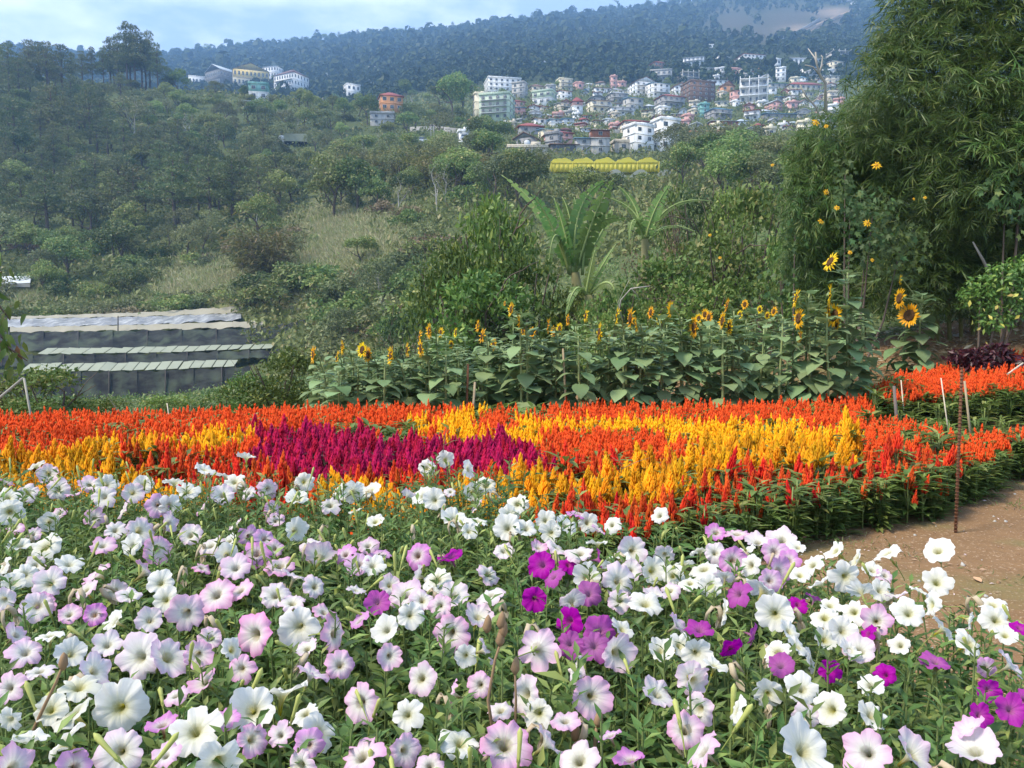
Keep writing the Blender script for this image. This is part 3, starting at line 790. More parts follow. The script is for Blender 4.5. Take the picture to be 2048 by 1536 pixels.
# ---------------------------------------------------------------- walls, roads, tanks, poles and vehicles of the town
CONC = plain_mat('concrete', (.42, .40, .36), (.27, .26, .23), .9, .6)
def retaining(pts, Y0, hpx, label):
    P = [find_ground(px, py, Y0) for px, py in pts]
    P = np.array([p for p in P if p is not None])
    h = hpx * P[:, 1].mean() / FPX
    mb = MB()
    for a, b in zip(P[:-1], P[1:]):
        q = np.array([a, b, b, a]); q[2:, 2] += h; q[:2, 2] -= 1.5
        q2 = q + np.array([0, .5, 0])
        mb.add(np.vstack([q, q2]), [[0, 1, 2, 3], [5, 4, 7, 6], [3, 2, 6, 7], [0, 3, 7, 4], [1, 5, 6, 2]])
    root = thing('retaining_wall', label, 'wall', P.mean(0))
    o = ob('wall_face', mb.mesh('wall_face', CONC), root)
    o.location = -Vector(P.mean(0))
retaining([(1112, 250), (1180, 252), (1250, 258)], 100, 7, 'long pale retaining wall on the terraces right of the red roofs')
retaining([(1140, 262), (1200, 265), (1240, 268)], 100, 7, 'lower grey retaining wall just above the brick topped tower')
retaining([(820, 265), (870, 262), (918, 268)], 100, 9, 'long pale greenhouse wall on the wooded slope above the bamboo ridge')
retaining([(748, 236), (785, 236)], 100, 5, 'short pale terrace wall under the orange pavilion house')
def ribbon(name, pts, Y0, wpx, mat):
    P = [find_ground(px, py, Y0) for px, py in pts]
    P = np.array([p for p in P if p is not None])
    mb = MB(); V = []
    for p in P:
        w = wpx * p[1] / FPX
        V += [p + [0, 0, 1.0], p + [0, 0, 1.0 + w]]
    V = np.array(V); n = len(P)
    V2 = V + np.array([0, 1.5, 0])
    mb.add(np.vstack([V, V2]), [[2*i, 2*i+2, 2*i+3, 2*i+1] for i in range(n-1)] + [[2*n+2*i+1, 2*n+2*i+3, 2*n+2*i+2, 2*n+2*i] for i in range(n-1)] + [[2*i+1, 2*i+3, 2*n+2*i+3, 2*n+2*i+1] for i in range(n-1)])
    return tag(ob(name, mb.mesh(name, mat)), kind='structure')
ribbon('road', [(1562, 86), (1585, 72), (1598, 66), (1605, 62), (1622, 52), (1640, 42)], 500, 5, CONC)
ribbon('earth_bank', [(1610, 70), (1632, 58), (1655, 46), (1680, 36), (1702, 30)], 500, 6, plain_mat('cut_earth', (.55, .40, .26), (.38, .27, .18), .9, .1))
ribbon('upper_road', [(1660, 12), (1690, 6), (1712, 3)], 500, 4, CONC)
# poles
for px, base, top in ((646, 226, 200), (1372, 300, 256), (868, 285, 250), (862, 285, 252), (895, 282, 258)):
    P = find_ground(px, base, 80)
    h = (base - top) * P[1] / FPX
    root = thing('utility_pole', 'thin pale pole among hillside trees by ' + ('the ridge houses' if px < 700 else 'the white modern houses' if px > 1300 else 'the pale greenhouse wall'), 'pole', P, None if px < 700 or px > 1300 else 'poles at the pale greenhouse wall')
    mb = MB(); mb.tube([[0, 0, -.5], [0, 0, h]], [.14, .09], 6); ob('post', mb.mesh('post', CONC), root)
    mb = MB(); mb.box((0, 0, h * .93), (.7, .06, .06)); ob('crossarm', mb.mesh('crossarm', BARK), root)
# water tanks
TANK = plain_mat('tank_white', (.75, .75, .74), (.6, .6, .6), .4, 2)
for px, py, s, lb in ((1054, 292, 1.1, 'upright white water tank on the long pale wall house'), (1537, 262, 1.0, 'round white water tank by the dark bush'), (1260, 243, .7, 'small white tank above the arched house'), (568, 283, 1.3, 'white tank beside the tarpaulin covered truck')):
    P = find_ground(px, py + 8, 80)
    P = pt(px, py + 6, P[1] - 1.0)
    root = thing('water_tank', lb, 'tank', P)
    mb = MB(); mb.tube([[0, 0, 0], [0, 0, s * 1.5], [0, 0, s * 1.8], [0, 0, s * 1.9]], [s * .7, s * .7, s * .5, s * .2], 12); ob('tank_body', mb.mesh('tank_body', TANK, True), root)
    mb = MB(); mb.tube([[0, 0, -2.5], [0, 0, -.002]], [s * .6, s * .6], 8); ob('stand', mb.mesh('stand', CONC), root)
# vehicles
CARW = plain_mat('white_car_paint', (.72, .73, .74), (.62, .63, .64), .3, 1, .5)
TYRE = plain_mat('tyre_rubber', (.02, .02, .02), None, .8)
TARP = plain_mat('tarpaulin', (.36, .37, .26), (.24, .25, .17), .7, 1.5)
def prism(mb, prof, w, m=0):
    n = len(prof)
    V = [[x, -w / 2, z] for x, z in prof] + [[x, w / 2, z] for x, z in prof]
    mb.add(V, [[i, n + i, n + (i + 1) % n, (i + 1) % n] for i in range(n)], m=m)
    c = np.mean(V, 0)
    mb.add([[x, -w / 2, z] for x, z in prof] + [[c[0], -w / 2, c[2]]], T=[[i, (i + 1) % n, n] for i in range(n)], m=m)
    mb.add([[x, w / 2, z] for x, z in prof] + [[c[0], w / 2, c[2]]], T=[[(i + 1) % n, i, n] for i in range(n)], m=m)
def wheels(root, xs, w, r, M):
    mb = MB(); mb.tube([[0, -.12, 0], [0, .12, 0]], [r, r], 12); me = mb.mesh('wheel', TYRE)
    for x in xs:
        for s in (-1, 1): ob('wheel', me, root, M=M @ Matrix.Translation((x, s * w / 2, r)))
def car(px, py, label, yaw, roof=1.5):
    P = find_ground(px, py, 80)
    root = thing('parked_car', label, 'car', P + [0, 0, .1])
    M = Matrix.Rotation(yaw, 4, 'Z')
    mb = MB(); prism(mb, [(-2.1, .35), (2.1, .35), (2.1, .8), (1.2, .95), (-2.0, .95)], 1.7); ob('body', mb.mesh('car_body', CARW), root, M=M)
    mb = MB(); prism(mb, [(-1.9, .952), (1.1, .952), (.5, roof), (-1.6, roof)], 1.5); ob('cabin', mb.mesh('car_cabin', GLASS), root, M=M)
    mb = MB(); mb.box((-.55, 0, roof + .03), (1.1, .74, .03)); ob('car_roof', mb.mesh('car_roof', CARW), root, M=M)
    wheels(root, (-1.35, 1.35), 1.6, .33, M)
car(935, 283, 'white car parked on the slope road right of the green bamboo ridge', .2)
car(845, 288, 'pale car half hidden behind the bamboo ridge under the greenhouse wall', .1)
car(562, 295, 'white car parked in front of the tarpaulin covered truck', .3)
P = find_ground(592, 294, 80)
root = thing('truck', 'long truck under a grey green tarpaulin on the wooded slope', 'truck', P + [0, 0, .2])
M = Matrix.Rotation(.15, 4, 'Z')
mb = MB(); prism(mb, [(-3.2, .9), (3.4, .9), (3.4, 2.7), (3.1, 3.1), (-2.9, 3.1), (-3.2, 2.7)], 2.4); ob('cargo_cover', mb.mesh('cargo_cover', TARP), root, M=M)
mb = MB(); mb.box((.1, 0, .75), (3.3, 1.0, .14)); ob('chassis', mb.mesh('chassis', TYRE), root, M=M)
mb = MB(); prism(mb, [(-5.0, .6), (-3.3, .6), (-3.3, 2.5), (-4.4, 2.5), (-5.0, 1.6)], 2.2); ob('cab', mb.mesh('truck_cab', CARW), root, M=M)
wheels(root, (-4.2, 1.5, 2.6), 2.1, .48, M)

# ---------------------------------------------------------------- yellow greenhouse
YFILM = plain_mat('yellow_film', (.90, .80, .09), (.76, .68, .14), .45, .6, .35, trans=.35)
PFILM = plain_mat('pale_film', (.52, .53, .42), (.36, .37, .30), .5, .6, .3, trans=.2)
def greenhouse():
    Yg = find_ground(1210, 352, 80)[1]
    k = Yg / FPX
    base = pt(1210, 344, Yg)
    root = thing('greenhouse', 'yellow film greenhouse with five humped bays below the town', 'greenhouse', base)
    W, n = 212 * k, 5
    bw = W / n
    hh, rise, dep = 18 * k, 10 * k, 9.
    for i in range(n):
        mb = MB()
        th = np.linspace(0, 1, 13)
        prof = np.stack([(th - .5) * bw, hh + rise * np.sin(th * math.pi) ** .6 * (0.9 + .1 * np.sin(th * 9 + i))], 1)
        for jy in range(4):
            y0 = jy * dep / 4
        V = [[x, y, z + .15 * math.sin(y * 2 + x * 3)] for y in (0, dep / 3, dep * 2 / 3, dep) for x, z in prof]
        mb.add(V, [[r * 13 + j, r * 13 + j + 1, (r + 1) * 13 + j + 1, (r + 1) * 13 + j] for r in range(3) for j in range(12)])
        mb.add([[x, 0.01, z] for x, z in prof] + [[0, .01, hh]], T=[[j, 13, j + 1] for j in range(12)])
        ob('roof_bay', mb.mesh('roof_bay', YFILM), root, (-W / 2 + (i + .5) * bw, 0, 0))
    for i in range(24):
        mb = MB(); mb.box((0, 0, hh / 2), (W / 48 * .96, .03, hh / 2))
        if i == 0: pm = mb.mesh('wall_panel', YFILM)
        ob('wall_panel', pm, root, (-W / 2 + (i + .5) * W / 24, -.05, 0))
    mb = MB()
    for i in range(n + 1): mb.tube([[-W / 2 + i * bw, -.12, -1], [-W / 2 + i * bw, -.12, hh + .2]], .07, 5)
    mb.tube([[-W / 2, -.12, hh], [W / 2, -.12, hh]], .07, 5)
    ob('frame', mb.mesh('greenhouse_frame', YFILM), root)
    r2 = thing('greenhouse', 'grey white old film greenhouse humps in front of the yellow one', 'greenhouse', pt(1250, 357, Yg - 7))
    for i in range(4):
        mb = MB(); th = np.linspace(0, 1, 11)
        prof = np.stack([(th - .5) * 3.6, 4 * k + 13 * k * np.sin(th * math.pi)], 1)
        V = [[x, y, z] for y in (0, 5.5) for x, z in prof]
        mb.add(V, [[j, j + 1, 11 + j + 1, 11 + j] for j in range(10)])
        mb.add([[x, 0, z] for x, z in prof] + [[x, 0, -1.] for x, z in prof], [[11 + j, 11 + j + 1, j + 1, j] for j in range(10)])
        ob('roof_bay', mb.mesh('old_roof_bay', PFILM), r2, (-5.8 + i * 4.2, 0, 0))
greenhouse()

# ---------------------------------------------------------------- shade-net houses in the valley
def net_mat():
    m, t, o = node_mat('shade_net')
    tc = t.nodes.new('ShaderNodeTexCoord'); mp = t.nodes.new('ShaderNodeMapping'); mp.inputs['Scale'].default_value = (.35, .35, 1.2)
    t.links.new(tc.outputs['Object'], mp.inputs['Vector'])
    n = noise_n(t, 1.1, 6, mp.outputs['Vector'], .7)
    n2 = noise_n(t, .4, 3)
    c = mixrgb(t, (.012, .013, .015), (.045, .050, .042), ramp_n(t, n, [(.42, (0, 0, 0)), (.66, (1, 1, 1))]))
    c = mixrgb(t, c, (.075, .095, .060), ramp_n(t, n2, [(.5, (0, 0, 0)), (.7, (.8, .8, .8))]))
    finish(t, o, c, .8, 0, .15)
    return m
NET = net_mat()
STRIP = plain_mat('strip_film', (.42, .44, .31), (.31, .33, .23), .5, .5, .3, trans=.15)
def film_mat():
    m, t, o = node_mat('crumpled_film')
    tc = t.nodes.new('ShaderNodeTexCoord'); mp = t.nodes.new('ShaderNodeMapping'); mp.inputs['Scale'].default_value = (1.6, .35, 1.); mp.inputs['Rotation'].default_value = (0, 0, .5)
    t.links.new(tc.outputs['Object'], mp.inputs['Vector'])
    n = noise_n(t, .9, 6, mp.outputs['Vector'], .65)
    finish(t, o, mixrgb(t, (.20, .205, .22), (.52, .52, .50), ramp_n(t, n, [(.45, (0, 0, 0)), (.68, (1, 1, 1))])), .35, 0, .5, n, .8, .3)
    return m
FILM = film_mat()
BEIGE = plain_mat('dirty_film', (.42, .38, .28), (.24, .22, .16), .7, .5, .25, bump=.6)
POST = plain_mat('post_wood', (.075, .065, .055), (.05, .045, .04), .85, 6)
def quad_sheet(c, thick=.06, nx=1, ny=1, sag=0.):
    """sheet through 4 corners, subdivided"""
    a, b, d, e = [np.asarray(v) for v in c]      # a-b bottom edge, e-d top edge
    mb = MB(); V = []
    for j in range(ny + 1):
        v = j / ny
        for i in range(nx + 1):
            u = i / nx
            p = (a * (1 - u) + b * u) * (1 - v) + (e * (1 - u) + d * u) * v
            p = p + np.array([0, 0, sag * (math.sin(u * nx * 1.7 + j) * .4 - math.sin(u * math.pi * max(1, nx // 3)) ** 2 * .5)])
            V.append(p)
    V = np.array(V); k = nx + 1
    Q = [[j * k + i, j * k + i + 1, (j + 1) * k + i + 1, (j + 1) * k + i] for j in range(ny) for i in range(nx)]
    n = len(V)
    mb.add(np.vstack([V, V + [0, thick, -thick * .3]]), Q + [[n + q for q in r[::-1]] for r in Q])
    return mb
def lerp_edge(x, pts):
    return float(np.interp(x, [p[0] for p in pts], [p[1] for p in pts]))
def shade_house(label, x0, x1, bot, top, Yb, Yt, strip=None, n=22, mat=None, cat='shade house'):
    """a net wall from pixel row bot (at Yb) up to row top (at Yt), then a paler roof strip rising behind it"""
    base = pt((x0 + x1) / 2, lerp_edge((x0 + x1) / 2, bot), Yb)
    root = thing('shade_house', label, cat, base)
    xs = np.linspace(x0, x1, n + 1)
    for i in range(0, n, 2):
        a, b = xs[i], xs[min(i + 2, n)]
        c = [pt(a, lerp_edge(a, bot), Yb), pt(b, lerp_edge(b, bot), Yb), pt(b, lerp_edge(b, top), Yt), pt(a, lerp_edge(a, top), Yt)]
        ob('net_panel', quad_sheet([v - base for v in c], .05, 6, 5, .28).mesh('net_panel', mat or NET), root)
    for i in range(0, n + 1, 4):
        p, q = pt(xs[i], lerp_edge(xs[i], bot) + 3, Yb - .2), pt(xs[i], lerp_edge(xs[i], top), Yt - .2)
        mb = MB(); mb.tube([p - base, q - base], .05, 5); ob('post', mb.mesh('post', POST), root)
    if strip:
        sx0, sx1, sbot, stop, sYb, sYt = strip
        m = max(4, int((sx1 - sx0) / 22))
        xs = np.linspace(sx0, sx1, m + 1)
        for i in range(m):
            a, b = xs[i], xs[i + 1] - 2.6
            sh = 20 * (1 - i / m * .6)
            j1, j2, j3 = R.normal(size=3) * .8
            c = [pt(a, lerp_edge(a, sbot) + j1, sYb), pt(b, lerp_edge(b, sbot) + j2, sYb), pt(b + sh, lerp_edge(b + sh, stop) + j3, sYt), pt(a + sh, lerp_edge(a + sh, stop) + j1, sYt)]
            ob('roof_panel', quad_sheet([v - base for v in c], .04, 1, 1).mesh('roof_panel', STRIP), root)
    return root
shade_house('front shade house with dark net wall and the lower pale roof strip', -120, 500, [(-120, 815), (0, 812), (300, 806), (500, 790)], [(-120, 748), (0, 744), (300, 741), (480, 733), (500, 732)], 68, 70,
            (40, 470, [(0, 743), (300, 740), (485, 732)], [(0, 728), (300, 724), (485, 719)], 70, 75))
shade_house('middle shade house with dark net and the upper pale roof strip', -120, 560, [(-120, 735), (0, 731), (300, 726), (560, 712)], [(-120, 712), (0, 710), (300, 706), (560, 698)], 75.5, 77,
            (75, 545, [(0, 709), (300, 705), (560, 696)], [(0, 698), (300, 694), (560, 687)], 77, 82))
shade_house('rear shade house of dark green mottled net under the crumpled tunnel', -120, 640, [(-120, 706), (0, 702), (300, 697), (560, 688), (640, 690)], [(-120, 668), (0, 664), (300, 660), (540, 655), (600, 640), (640, 628)], 82.5, 87)
base = pt(260, 645, 95)
root = thing('plastic_tunnel', 'long crumpled plastic tunnel with silver roof above the shade nets', 'plastic tunnel', base)
def strip_part(nm, x0, x1, bot, top, Yb, Yt, mat, n=8):
    xs = np.linspace(x0, x1, n + 1)
    for i in range(n):
        a, b = xs[i], xs[i + 1]
        c = [pt(a, lerp_edge(a, bot), Yb), pt(b, lerp_edge(b, bot), Yb), pt(b, lerp_edge(b, top), Yt), pt(a, lerp_edge(a, top), Yt)]
        ob(nm, quad_sheet([v - base for v in c], .06, 5, 3, .22).mesh(nm, mat), root)
strip_part('front_flap', 20, 530, [(20, 664), (300, 659), (530, 653)], [(20, 653), (300, 648), (530, 640)], 88, 89, BEIGE)
strip_part('film_roof', 15, 482, [(15, 654), (300, 649), (482, 638)], [(15, 637), (300, 632), (482, 625)], 89.5, 96, FILM, 9)
strip_part('rear_flap', 20, 485, [(20, 638), (300, 632), (485, 626)], [(20, 632), (300, 623), (485, 611)], 96.5, 98, BEIGE)
mb = MB(); mb.tube([pt(236, 662, 87.6) - base, pt(236, 632, 88) - base], .06, 5); ob('post', mb.mesh('post', POST), root)
# small pale greenhouse roof at the left edge
base = pt(15, 560, 118)
root = thing('greenhouse', 'pale greenhouse roof at the left edge between trees', 'greenhouse', base)
c = [pt(-60, 566, 117), pt(60, 566, 117), pt(62, 552, 121), pt(-60, 552, 121)]
ob('roof', quad_sheet([v - base for v in c], .1, 4, 2, .1).mesh('pale_roof', ROOF['white']), root)
c = [pt(-60, 574, 117), pt(60, 574, 117), pt(60, 567, 117), pt(-60, 567, 117)]
ob('wall', quad_sheet([v - base for v in c], .1, 2, 1).mesh('pale_wall', CONC), root)

# ---------------------------------------------------------------- trees of the hillside
TREES = []
def covers_house(px, top, base, hw, Y):
    for b in HOUSEBOX:
        if Y < b[4] and px + hw > b[0] and px - hw < b[2] and top < b[3] - .35 * (b[3] - b[1]) and base > b[1]:
            return True
    if Y < 165 and px + hw > 1098 and px - hw < 1312 and top < 345 and base > 310: return True
    return False
KW = dict(pine_tree=.36, broadleaf_tree=.46, dull_tree=.5, bamboo_clump=.5, bare_tree=.35, shrub=.6, dry_shrub=.6)
SAY = dict(pine_tree='dark layered pine tree', broadleaf_tree='leafy green tree', dull_tree='dull grey green tree', bamboo_clump='feathery yellow green bamboo clump',
           bare_tree='thin tree with pale bare branches', shrub='low green shrub', dry_shrub='dry brown shrub')
def region(px, py):
    if py < 205 and px < 380: return 'along the left hilltop skyline'
    if px < 300: return 'high on the left slope' if py < 330 else ('halfway down the left slope' if py < 470 else 'low on the left slope above the plastic tunnel')
    if px < 620: return 'just below the left ridge houses' if py < 300 else ('on the middle slope left of the dry clearing' if py < 470 else 'beside the grassy foot of the slope')
    if px < 860: return 'around the orange house' if py < 300 else ('on the ridge above the dry clearing' if py < 440 else 'around the dry clearing')
    if px < 1080: return 'below the green balconied block' if py < 340 else 'behind the big leafy garden tree'
    if px < 1380: return 'among the town houses' if py < 320 else 'under the yellow greenhouse'
    return 'among the houses near the dead tree' if py < 260 else 'on the slope left of the tall bamboo'
def tree_at(k, px, base, hpx, label=None, group=True, wide=1., force=True, Ymin=60):
    P = find_ground(px, base, Ymin)
    while P is not None and P[1] > 430 and px < 640: base += 3; P = find_ground(px, base, Ymin)
    if P is None: return None
    kk = P[1] / FPX
    if not force and covers_house(px, base - hpx * .9, base, hpx * KW[k] * wide * .8, P[1]): return None
    TREES.append((px, base, hpx, P[1]))
    return plant_tree(k, P, hpx * kk, label or f'{SAY[k]} {region(px, base - hpx / 2)}', f'{SAY[k]}s {region(px, base - hpx / 2)}' if group and not label else None, wide)
# pines on the skyline of the left hill, trunks showing
for i, (px, base, h) in enumerate([(208, 176, 75), (222, 172, 92), (238, 178, 100), (256, 180, 125), (270, 178, 118), (284, 178, 105), (300, 178, 108), (316, 178, 88), (245, 174, 80), (292, 172, 90), (185, 165, 72), (165, 158, 66), (145, 150, 60), (262, 168, 95), (228, 170, 80)]):
    tree_at('pine_tree', px, base, h, wide=.7, label=['', '', '', 'tallest pine of the grove on the left hilltop'][3] if i == 3 else 'slender hilltop pine showing its bare trunk against the mountain haze')
    if i != 3: D.objects[-1] if False else None
for o_ in [o for o in D.objects if o.get('label', '').startswith('slender hilltop pine')]: o_['group'] = 'slender pines of the hilltop grove'
for px, base, h in ((20, 190, 95), (60, 185, 95), (95, 190, 95), (125, 185, 85), (-20, 200, 100), (40, 215, 85), (0, 165, 70), (80, 165, 74)):
    tree_at('pine_tree', px, base, h)
tree_at('broadleaf_tree', 358, 180, 45)
tree_at('broadleaf_tree', 335, 178, 30)
# marked trees
tree_at('bare_tree', 385, 300, 90, 'white stemmed bare tree forked on the middle of the left slope', False)
tree_at('bare_tree', 268, 275, 70, 'pale crooked bare trunk with greyish crown on the left slope', False)
tree_at('dull_tree', 262, 270, 65, 'round pale grey green tree on the left slope', False, wide=1.3)
tree_at('bare_tree', 385, 440, 60)
tree_at('dull_tree', 180, 480, 90, 'pale dry topped tree halfway down the left slope', False, wide=1.2)
for px, base, h, lb in ((350, 470, 150, 'big dark pine at the centre of the left slope'), (420, 460, 135, 'broad dark pine right of the big central pine'), (270, 460, 120, 'dark pine left of the big central pine'), (95, 480, 130, 'large dark pine low on the left side of the slope'), (480, 420, 110, 'dark pine with reddish base near the slope centre'), (30, 330, 120, 'tall pine at the left edge of the slope'), (105, 300, 120, 'spreading pine high on the left slope'), (180, 290, 110, 'pine with pale tips under the hilltop grove')):
    tree_at('pine_tree', px, base, h, lb, False, wide=1.15)
tree_at('bamboo_clump', 530, 560, 130, 'large yellow green bamboo clump with dry culms beside the clearing', False, wide=1.25)
tree_at('bamboo_clump', 490, 545, 90, 'smaller bamboo clump leaning left of the large one by the clearing', False, wide=1.2)
tree_at('broadleaf_tree', 668, 440, 120, 'dense dark green tree at the upper edge of the dry clearing', False, wide=1.0)
tree_at('broadleaf_tree', 715, 432, 105, None, True, wide=1.1)
tree_at('broadleaf_tree', 722, 535, 58, 'round dark green tree inside the dry clearing', False, wide=1.1)
tree_at('shrub', 612, 486, 14, 'tiny dark tree alone on the dry clearing, left of a pair', False)
tree_at('shrub', 627, 488, 16, 'tiny dark tree alone on the dry clearing, right of a pair', False)
tree_at('bare_tree', 795, 425, 70, 'grey leafless tree on the ridge right of the dense tree', False, wide=1.3)
tree_at('bare_tree', 768, 640, 115, 'slim pale forked tree on the slope behind the sunflowers', False, wide=.8)
tree_at('dull_tree', 760, 640, 115, 'airy olive crown over the slim forked tree', False, wide=.8)
tree_at('dull_tree', 690, 700, 78, 'drooping grey green tree beside the dark net', False, wide=1.2)
tree_at('shrub', 655, 720, 60, 'grey green bush left of the sunflower rows', False, wide=1.2)
for i, px in enumerate(range(660, 1080, 34)):
    tree_at('bamboo_clump', px + R.uniform(-8, 8), 372 + R.uniform(-14, 10), 72 + R.uniform(-8, 14), wide=1.15)
for px, base, h in ((905, 235, 80), (880, 225, 55), (925, 232, 72), (812, 205, 42), (975, 300, 60), (1000, 300, 55), (955, 300, 60), (815, 250, 40), (735, 250, 55), (718, 235, 42), (620, 232, 45), (640, 240, 40), (598, 215, 36), (666, 222, 30)):
    tree_at('broadleaf_tree', px, base, h, wide=.95)
for px, base, h in ((1340, 330, 75), (1385, 335, 78), (1430, 335, 82), (1480, 330, 72), (1520, 325, 66), (1560, 330, 60), (1460, 300, 40), (1410, 300, 34), (1540, 345, 60), (1350, 350, 60)):
    tree_at('dull_tree', px, base, h, wide=1.15)
# the rest of the wood, spread as the photograph shows it
n_fill, tries = 0, 0
FRONTAL = lambda px, py: (520 < px < 880 and 430 < py < 700) or (300 < px < 560 and 530 < py < 640)
LIMIT = dict(pine_tree=70, broadleaf_tree=150, dull_tree=90, bare_tree=34, shrub=90, dry_shrub=24)
while tries < 2600 and n_fill < 430:
    tries += 1
    px = R.uniform(-90, 1640); py = R.uniform(165, 690)
    lim = 640 if px < 600 else 690
    if py > lim or (px > 1080 and py > 420): continue
    if px > 880 and py > 430: continue
    if blob(px, py, [(690, 500, 95, 70), (620, 575, 85, 40), (650, 535, 70, 50), (430, 585, 110, 40)]) > .35: continue
    if px < 620 and py > 600: continue
    town = px > 900 and py < 300
    u = R.random()
    if px < 250 and py < 340: k = 'pine_tree' if u < .6 else 'broadleaf_tree' if u < .85 else 'dull_tree'
    elif px < 560 and 320 < py < 470: k = 'pine_tree' if u < .38 else 'broadleaf_tree' if u < .68 else 'dull_tree' if u < .92 else 'bare_tree'
    elif town: k = 'broadleaf_tree' if u < .75 else 'shrub'
    elif px < 860 and py > 420: k = 'shrub' if u < .5 else 'broadleaf_tree' if u < .72 else 'dull_tree' if u < .85 else 'dry_shrub'
    else: k = 'broadleaf_tree' if u < .45 else 'dull_tree' if u < .78 else 'bare_tree' if u < .88 else 'shrub'
    if FRONTAL(px, py): k = 'shrub' if u < .75 else 'dry_shrub'
    if town and R.random() < .6: continue
    if LIMIT[k] <= 0: continue
    P = find_ground(px, py, 60)
    if P is None or P[1] > 520 or P[1] < 60: continue
    hm = dict(pine_tree=R.uniform(8, 11.5), broadleaf_tree=R.uniform(4.5, 7.5), dull_tree=R.uniform(4.5, 7.5), bare_tree=R.uniform(5, 8), shrub=R.uniform(1.8, 3.2), dry_shrub=R.uniform(1.5, 2.6))[k]
    if town: hm *= .8
    h = hm * FPX / P[1]
    if P[1] < 112 and px < 640 and py - h < 640 and py > 600: continue
    if P[1] < 110 and px < 640 and 600 < py: continue
    if any(abs(px - t_[0]) < .42 * h * .5 + 6 and abs(py - t_[1]) < 9 for t_ in TREES): continue
    if tree_at(k, px, py, h, force=False, wide=R.uniform(.9, 1.25)) is not None:
        n_fill += 1; LIMIT[k] -= 1
# brush along the upper side of the tunnel
for px in range(-60, 500, 19):
    k = ['shrub', 'shrub', 'dry_shrub', 'shrub'][R.integers(4)]
    Yb = R.uniform(99.5, 106)
    xb = (px + R.uniform(-8, 8) - 1024) / FPX * Yb
    plant_tree(k, (xb, Yb, terrain(xb, Yb) - .2), R.uniform(1.3, 2.5), f'{SAY[k]} growing along the upper side of the plastic tunnel', 'shrubs along the upper side of the plastic tunnel', 1.3)
for i, (px, py, Yb) in enumerate(((505, 645, 98), (530, 640, 97), (560, 640, 95), (520, 620, 101), (545, 625, 100), (590, 622, 98), (620, 610, 97), (600, 600, 101), (570, 605, 102), (640, 600, 96), (650, 625, 92), (672, 640, 88), (450, 652, 90))):
    xb = (px - 1024) / FPX * Yb
    plant_tree('shrub' if i != 12 else 'shrub', (xb, Yb, terrain(xb, Yb) if i != 12 else pt(px, 662, 89)[2]), R.uniform(2.0, 3.4) if i != 12 else 1.1, 'green bush at the right end of the plastic tunnel' if i != 12 else 'single small bush against the front flap of the plastic tunnel', 'bushes at the right end of the plastic tunnel' if i != 12 else None, 1.2)
# trees on the far mountain skyline
def ridge_tree(px, hpx, tall=True, label=None):
    best = None
    for Y in np.geomspace(900, 1700, 40):
        x = (px - 1024) / FPX * Y; z = terrain(x, Y); py = HORIZON - (z - CAMZ) / Y * FPX
        if best is None or py < best[0]: best = (py, x, Y, z)
    py, x, Y, z = best
    return plant_tree('pine_tree' if tall else 'broadleaf_tree', (x, Y, z), hpx * Y / FPX, label or 'small dark tree on the hazy mountain skyline', None if label else 'trees on the far mountain skyline', 1.0 if tall else 1.2)
ridge_tree(909, 18, True, 'lone umbrella shaped pine on the mountain skyline, left of a pair')
ridge_tree(940, 13, True, 'lone small pine on the mountain skyline, right of a pair')
for px in list(range(38, 140, 11)) + list(range(345, 900, 15)) + list(range(1000, 1400, 17)):
    ridge_tree(px + R.uniform(-5, 5), R.uniform(8, 17), R.random() < .45)

# ---------------------------------------------------------------- low growth on the slope (masses nobody would count)
UNDER = leaf_mat('undergrowth_leaves', (.085, .125, .034), (.205, .25, .075), (.28, .27, .10), nscale=.18, trans=.25)
DRYG = leaf_mat('dry_grass_blades', (.54, .48, .28), (.38, .42, .17), (.24, .33, .10), nscale=.2, trans=.2, third=.2)
def slope_mass(name, n, Yr, pxr, ok, leaf, h, mat, tpl, k=7, up=.3):
    P = []
    while len(P) < n:
        px = R.uniform(*pxr); Y = math.exp(R.uniform(math.log(Yr[0]), math.log(Yr[1])))
        x = (px - 1024) / FPX * Y; z = terrain(x, Y); py = HORIZON - (z - CAMZ) / Y * FPX
        if ok(px, py, Y): P.append((x, Y, z))
    P = np.array(P)
    dv = nrm(R.normal(size=(n, k, 3)) * [1, 1, .5] + [0, 0, .5])
    hh = R.uniform(.5, 1.2, n) * h * (P[:, 1] / 100) ** .35
    C = (P[:, None] + dv * hh[:, None, None] * R.uniform(.3, 1, (n, k, 1))).reshape(-1, 3)
    N = nrm(dv.reshape(-1, 3) + R.normal(size=(n * k, 3)) * .5)
    dirs = nrm(np.cross(N, sphere_dirs(n * k)) + [0, 0, up])
    X, Yv, Z = axes(dirs, N)
    mb = MB(); mb.scatter(tpl, C, X, Yv, Z, leaf * R.uniform(.6, 1.3, n * k) * np.repeat((P[:, 1] / 100) ** .5, k))
    return tag(ob(name, mb.mesh(name, mat)), kind='stuff')
drymask = lambda px, py: float(blob(px, py, DRY))
slope_mass('undergrowth', 15000, (60, 460), (-200, 1750), lambda px, py, Y: R.random() > drymask(px, py) * 1.3 and not (px < (500 if py < 690 else 555) and 630 < py < 830) and not (1095 < px < 1318 and 330 < py < 372), .75, 1.5, UNDER, kite_tpl(.5), 7)
slope_mass('undergrowth', 7000, (13.5, 60), (-300, 2300), lambda px, py, Y: True, .32, .8, UNDER, kite_tpl(.45), 7)
slope_mass('dry_grass', 9000, (60, 150), (-100, 900), lambda px, py, Y: R.random() < drymask(px, py) and not (px < 640 and 612 < py < 830), .9, .45, DRYG, kite_tpl(.10, .1), 7, up=.7)

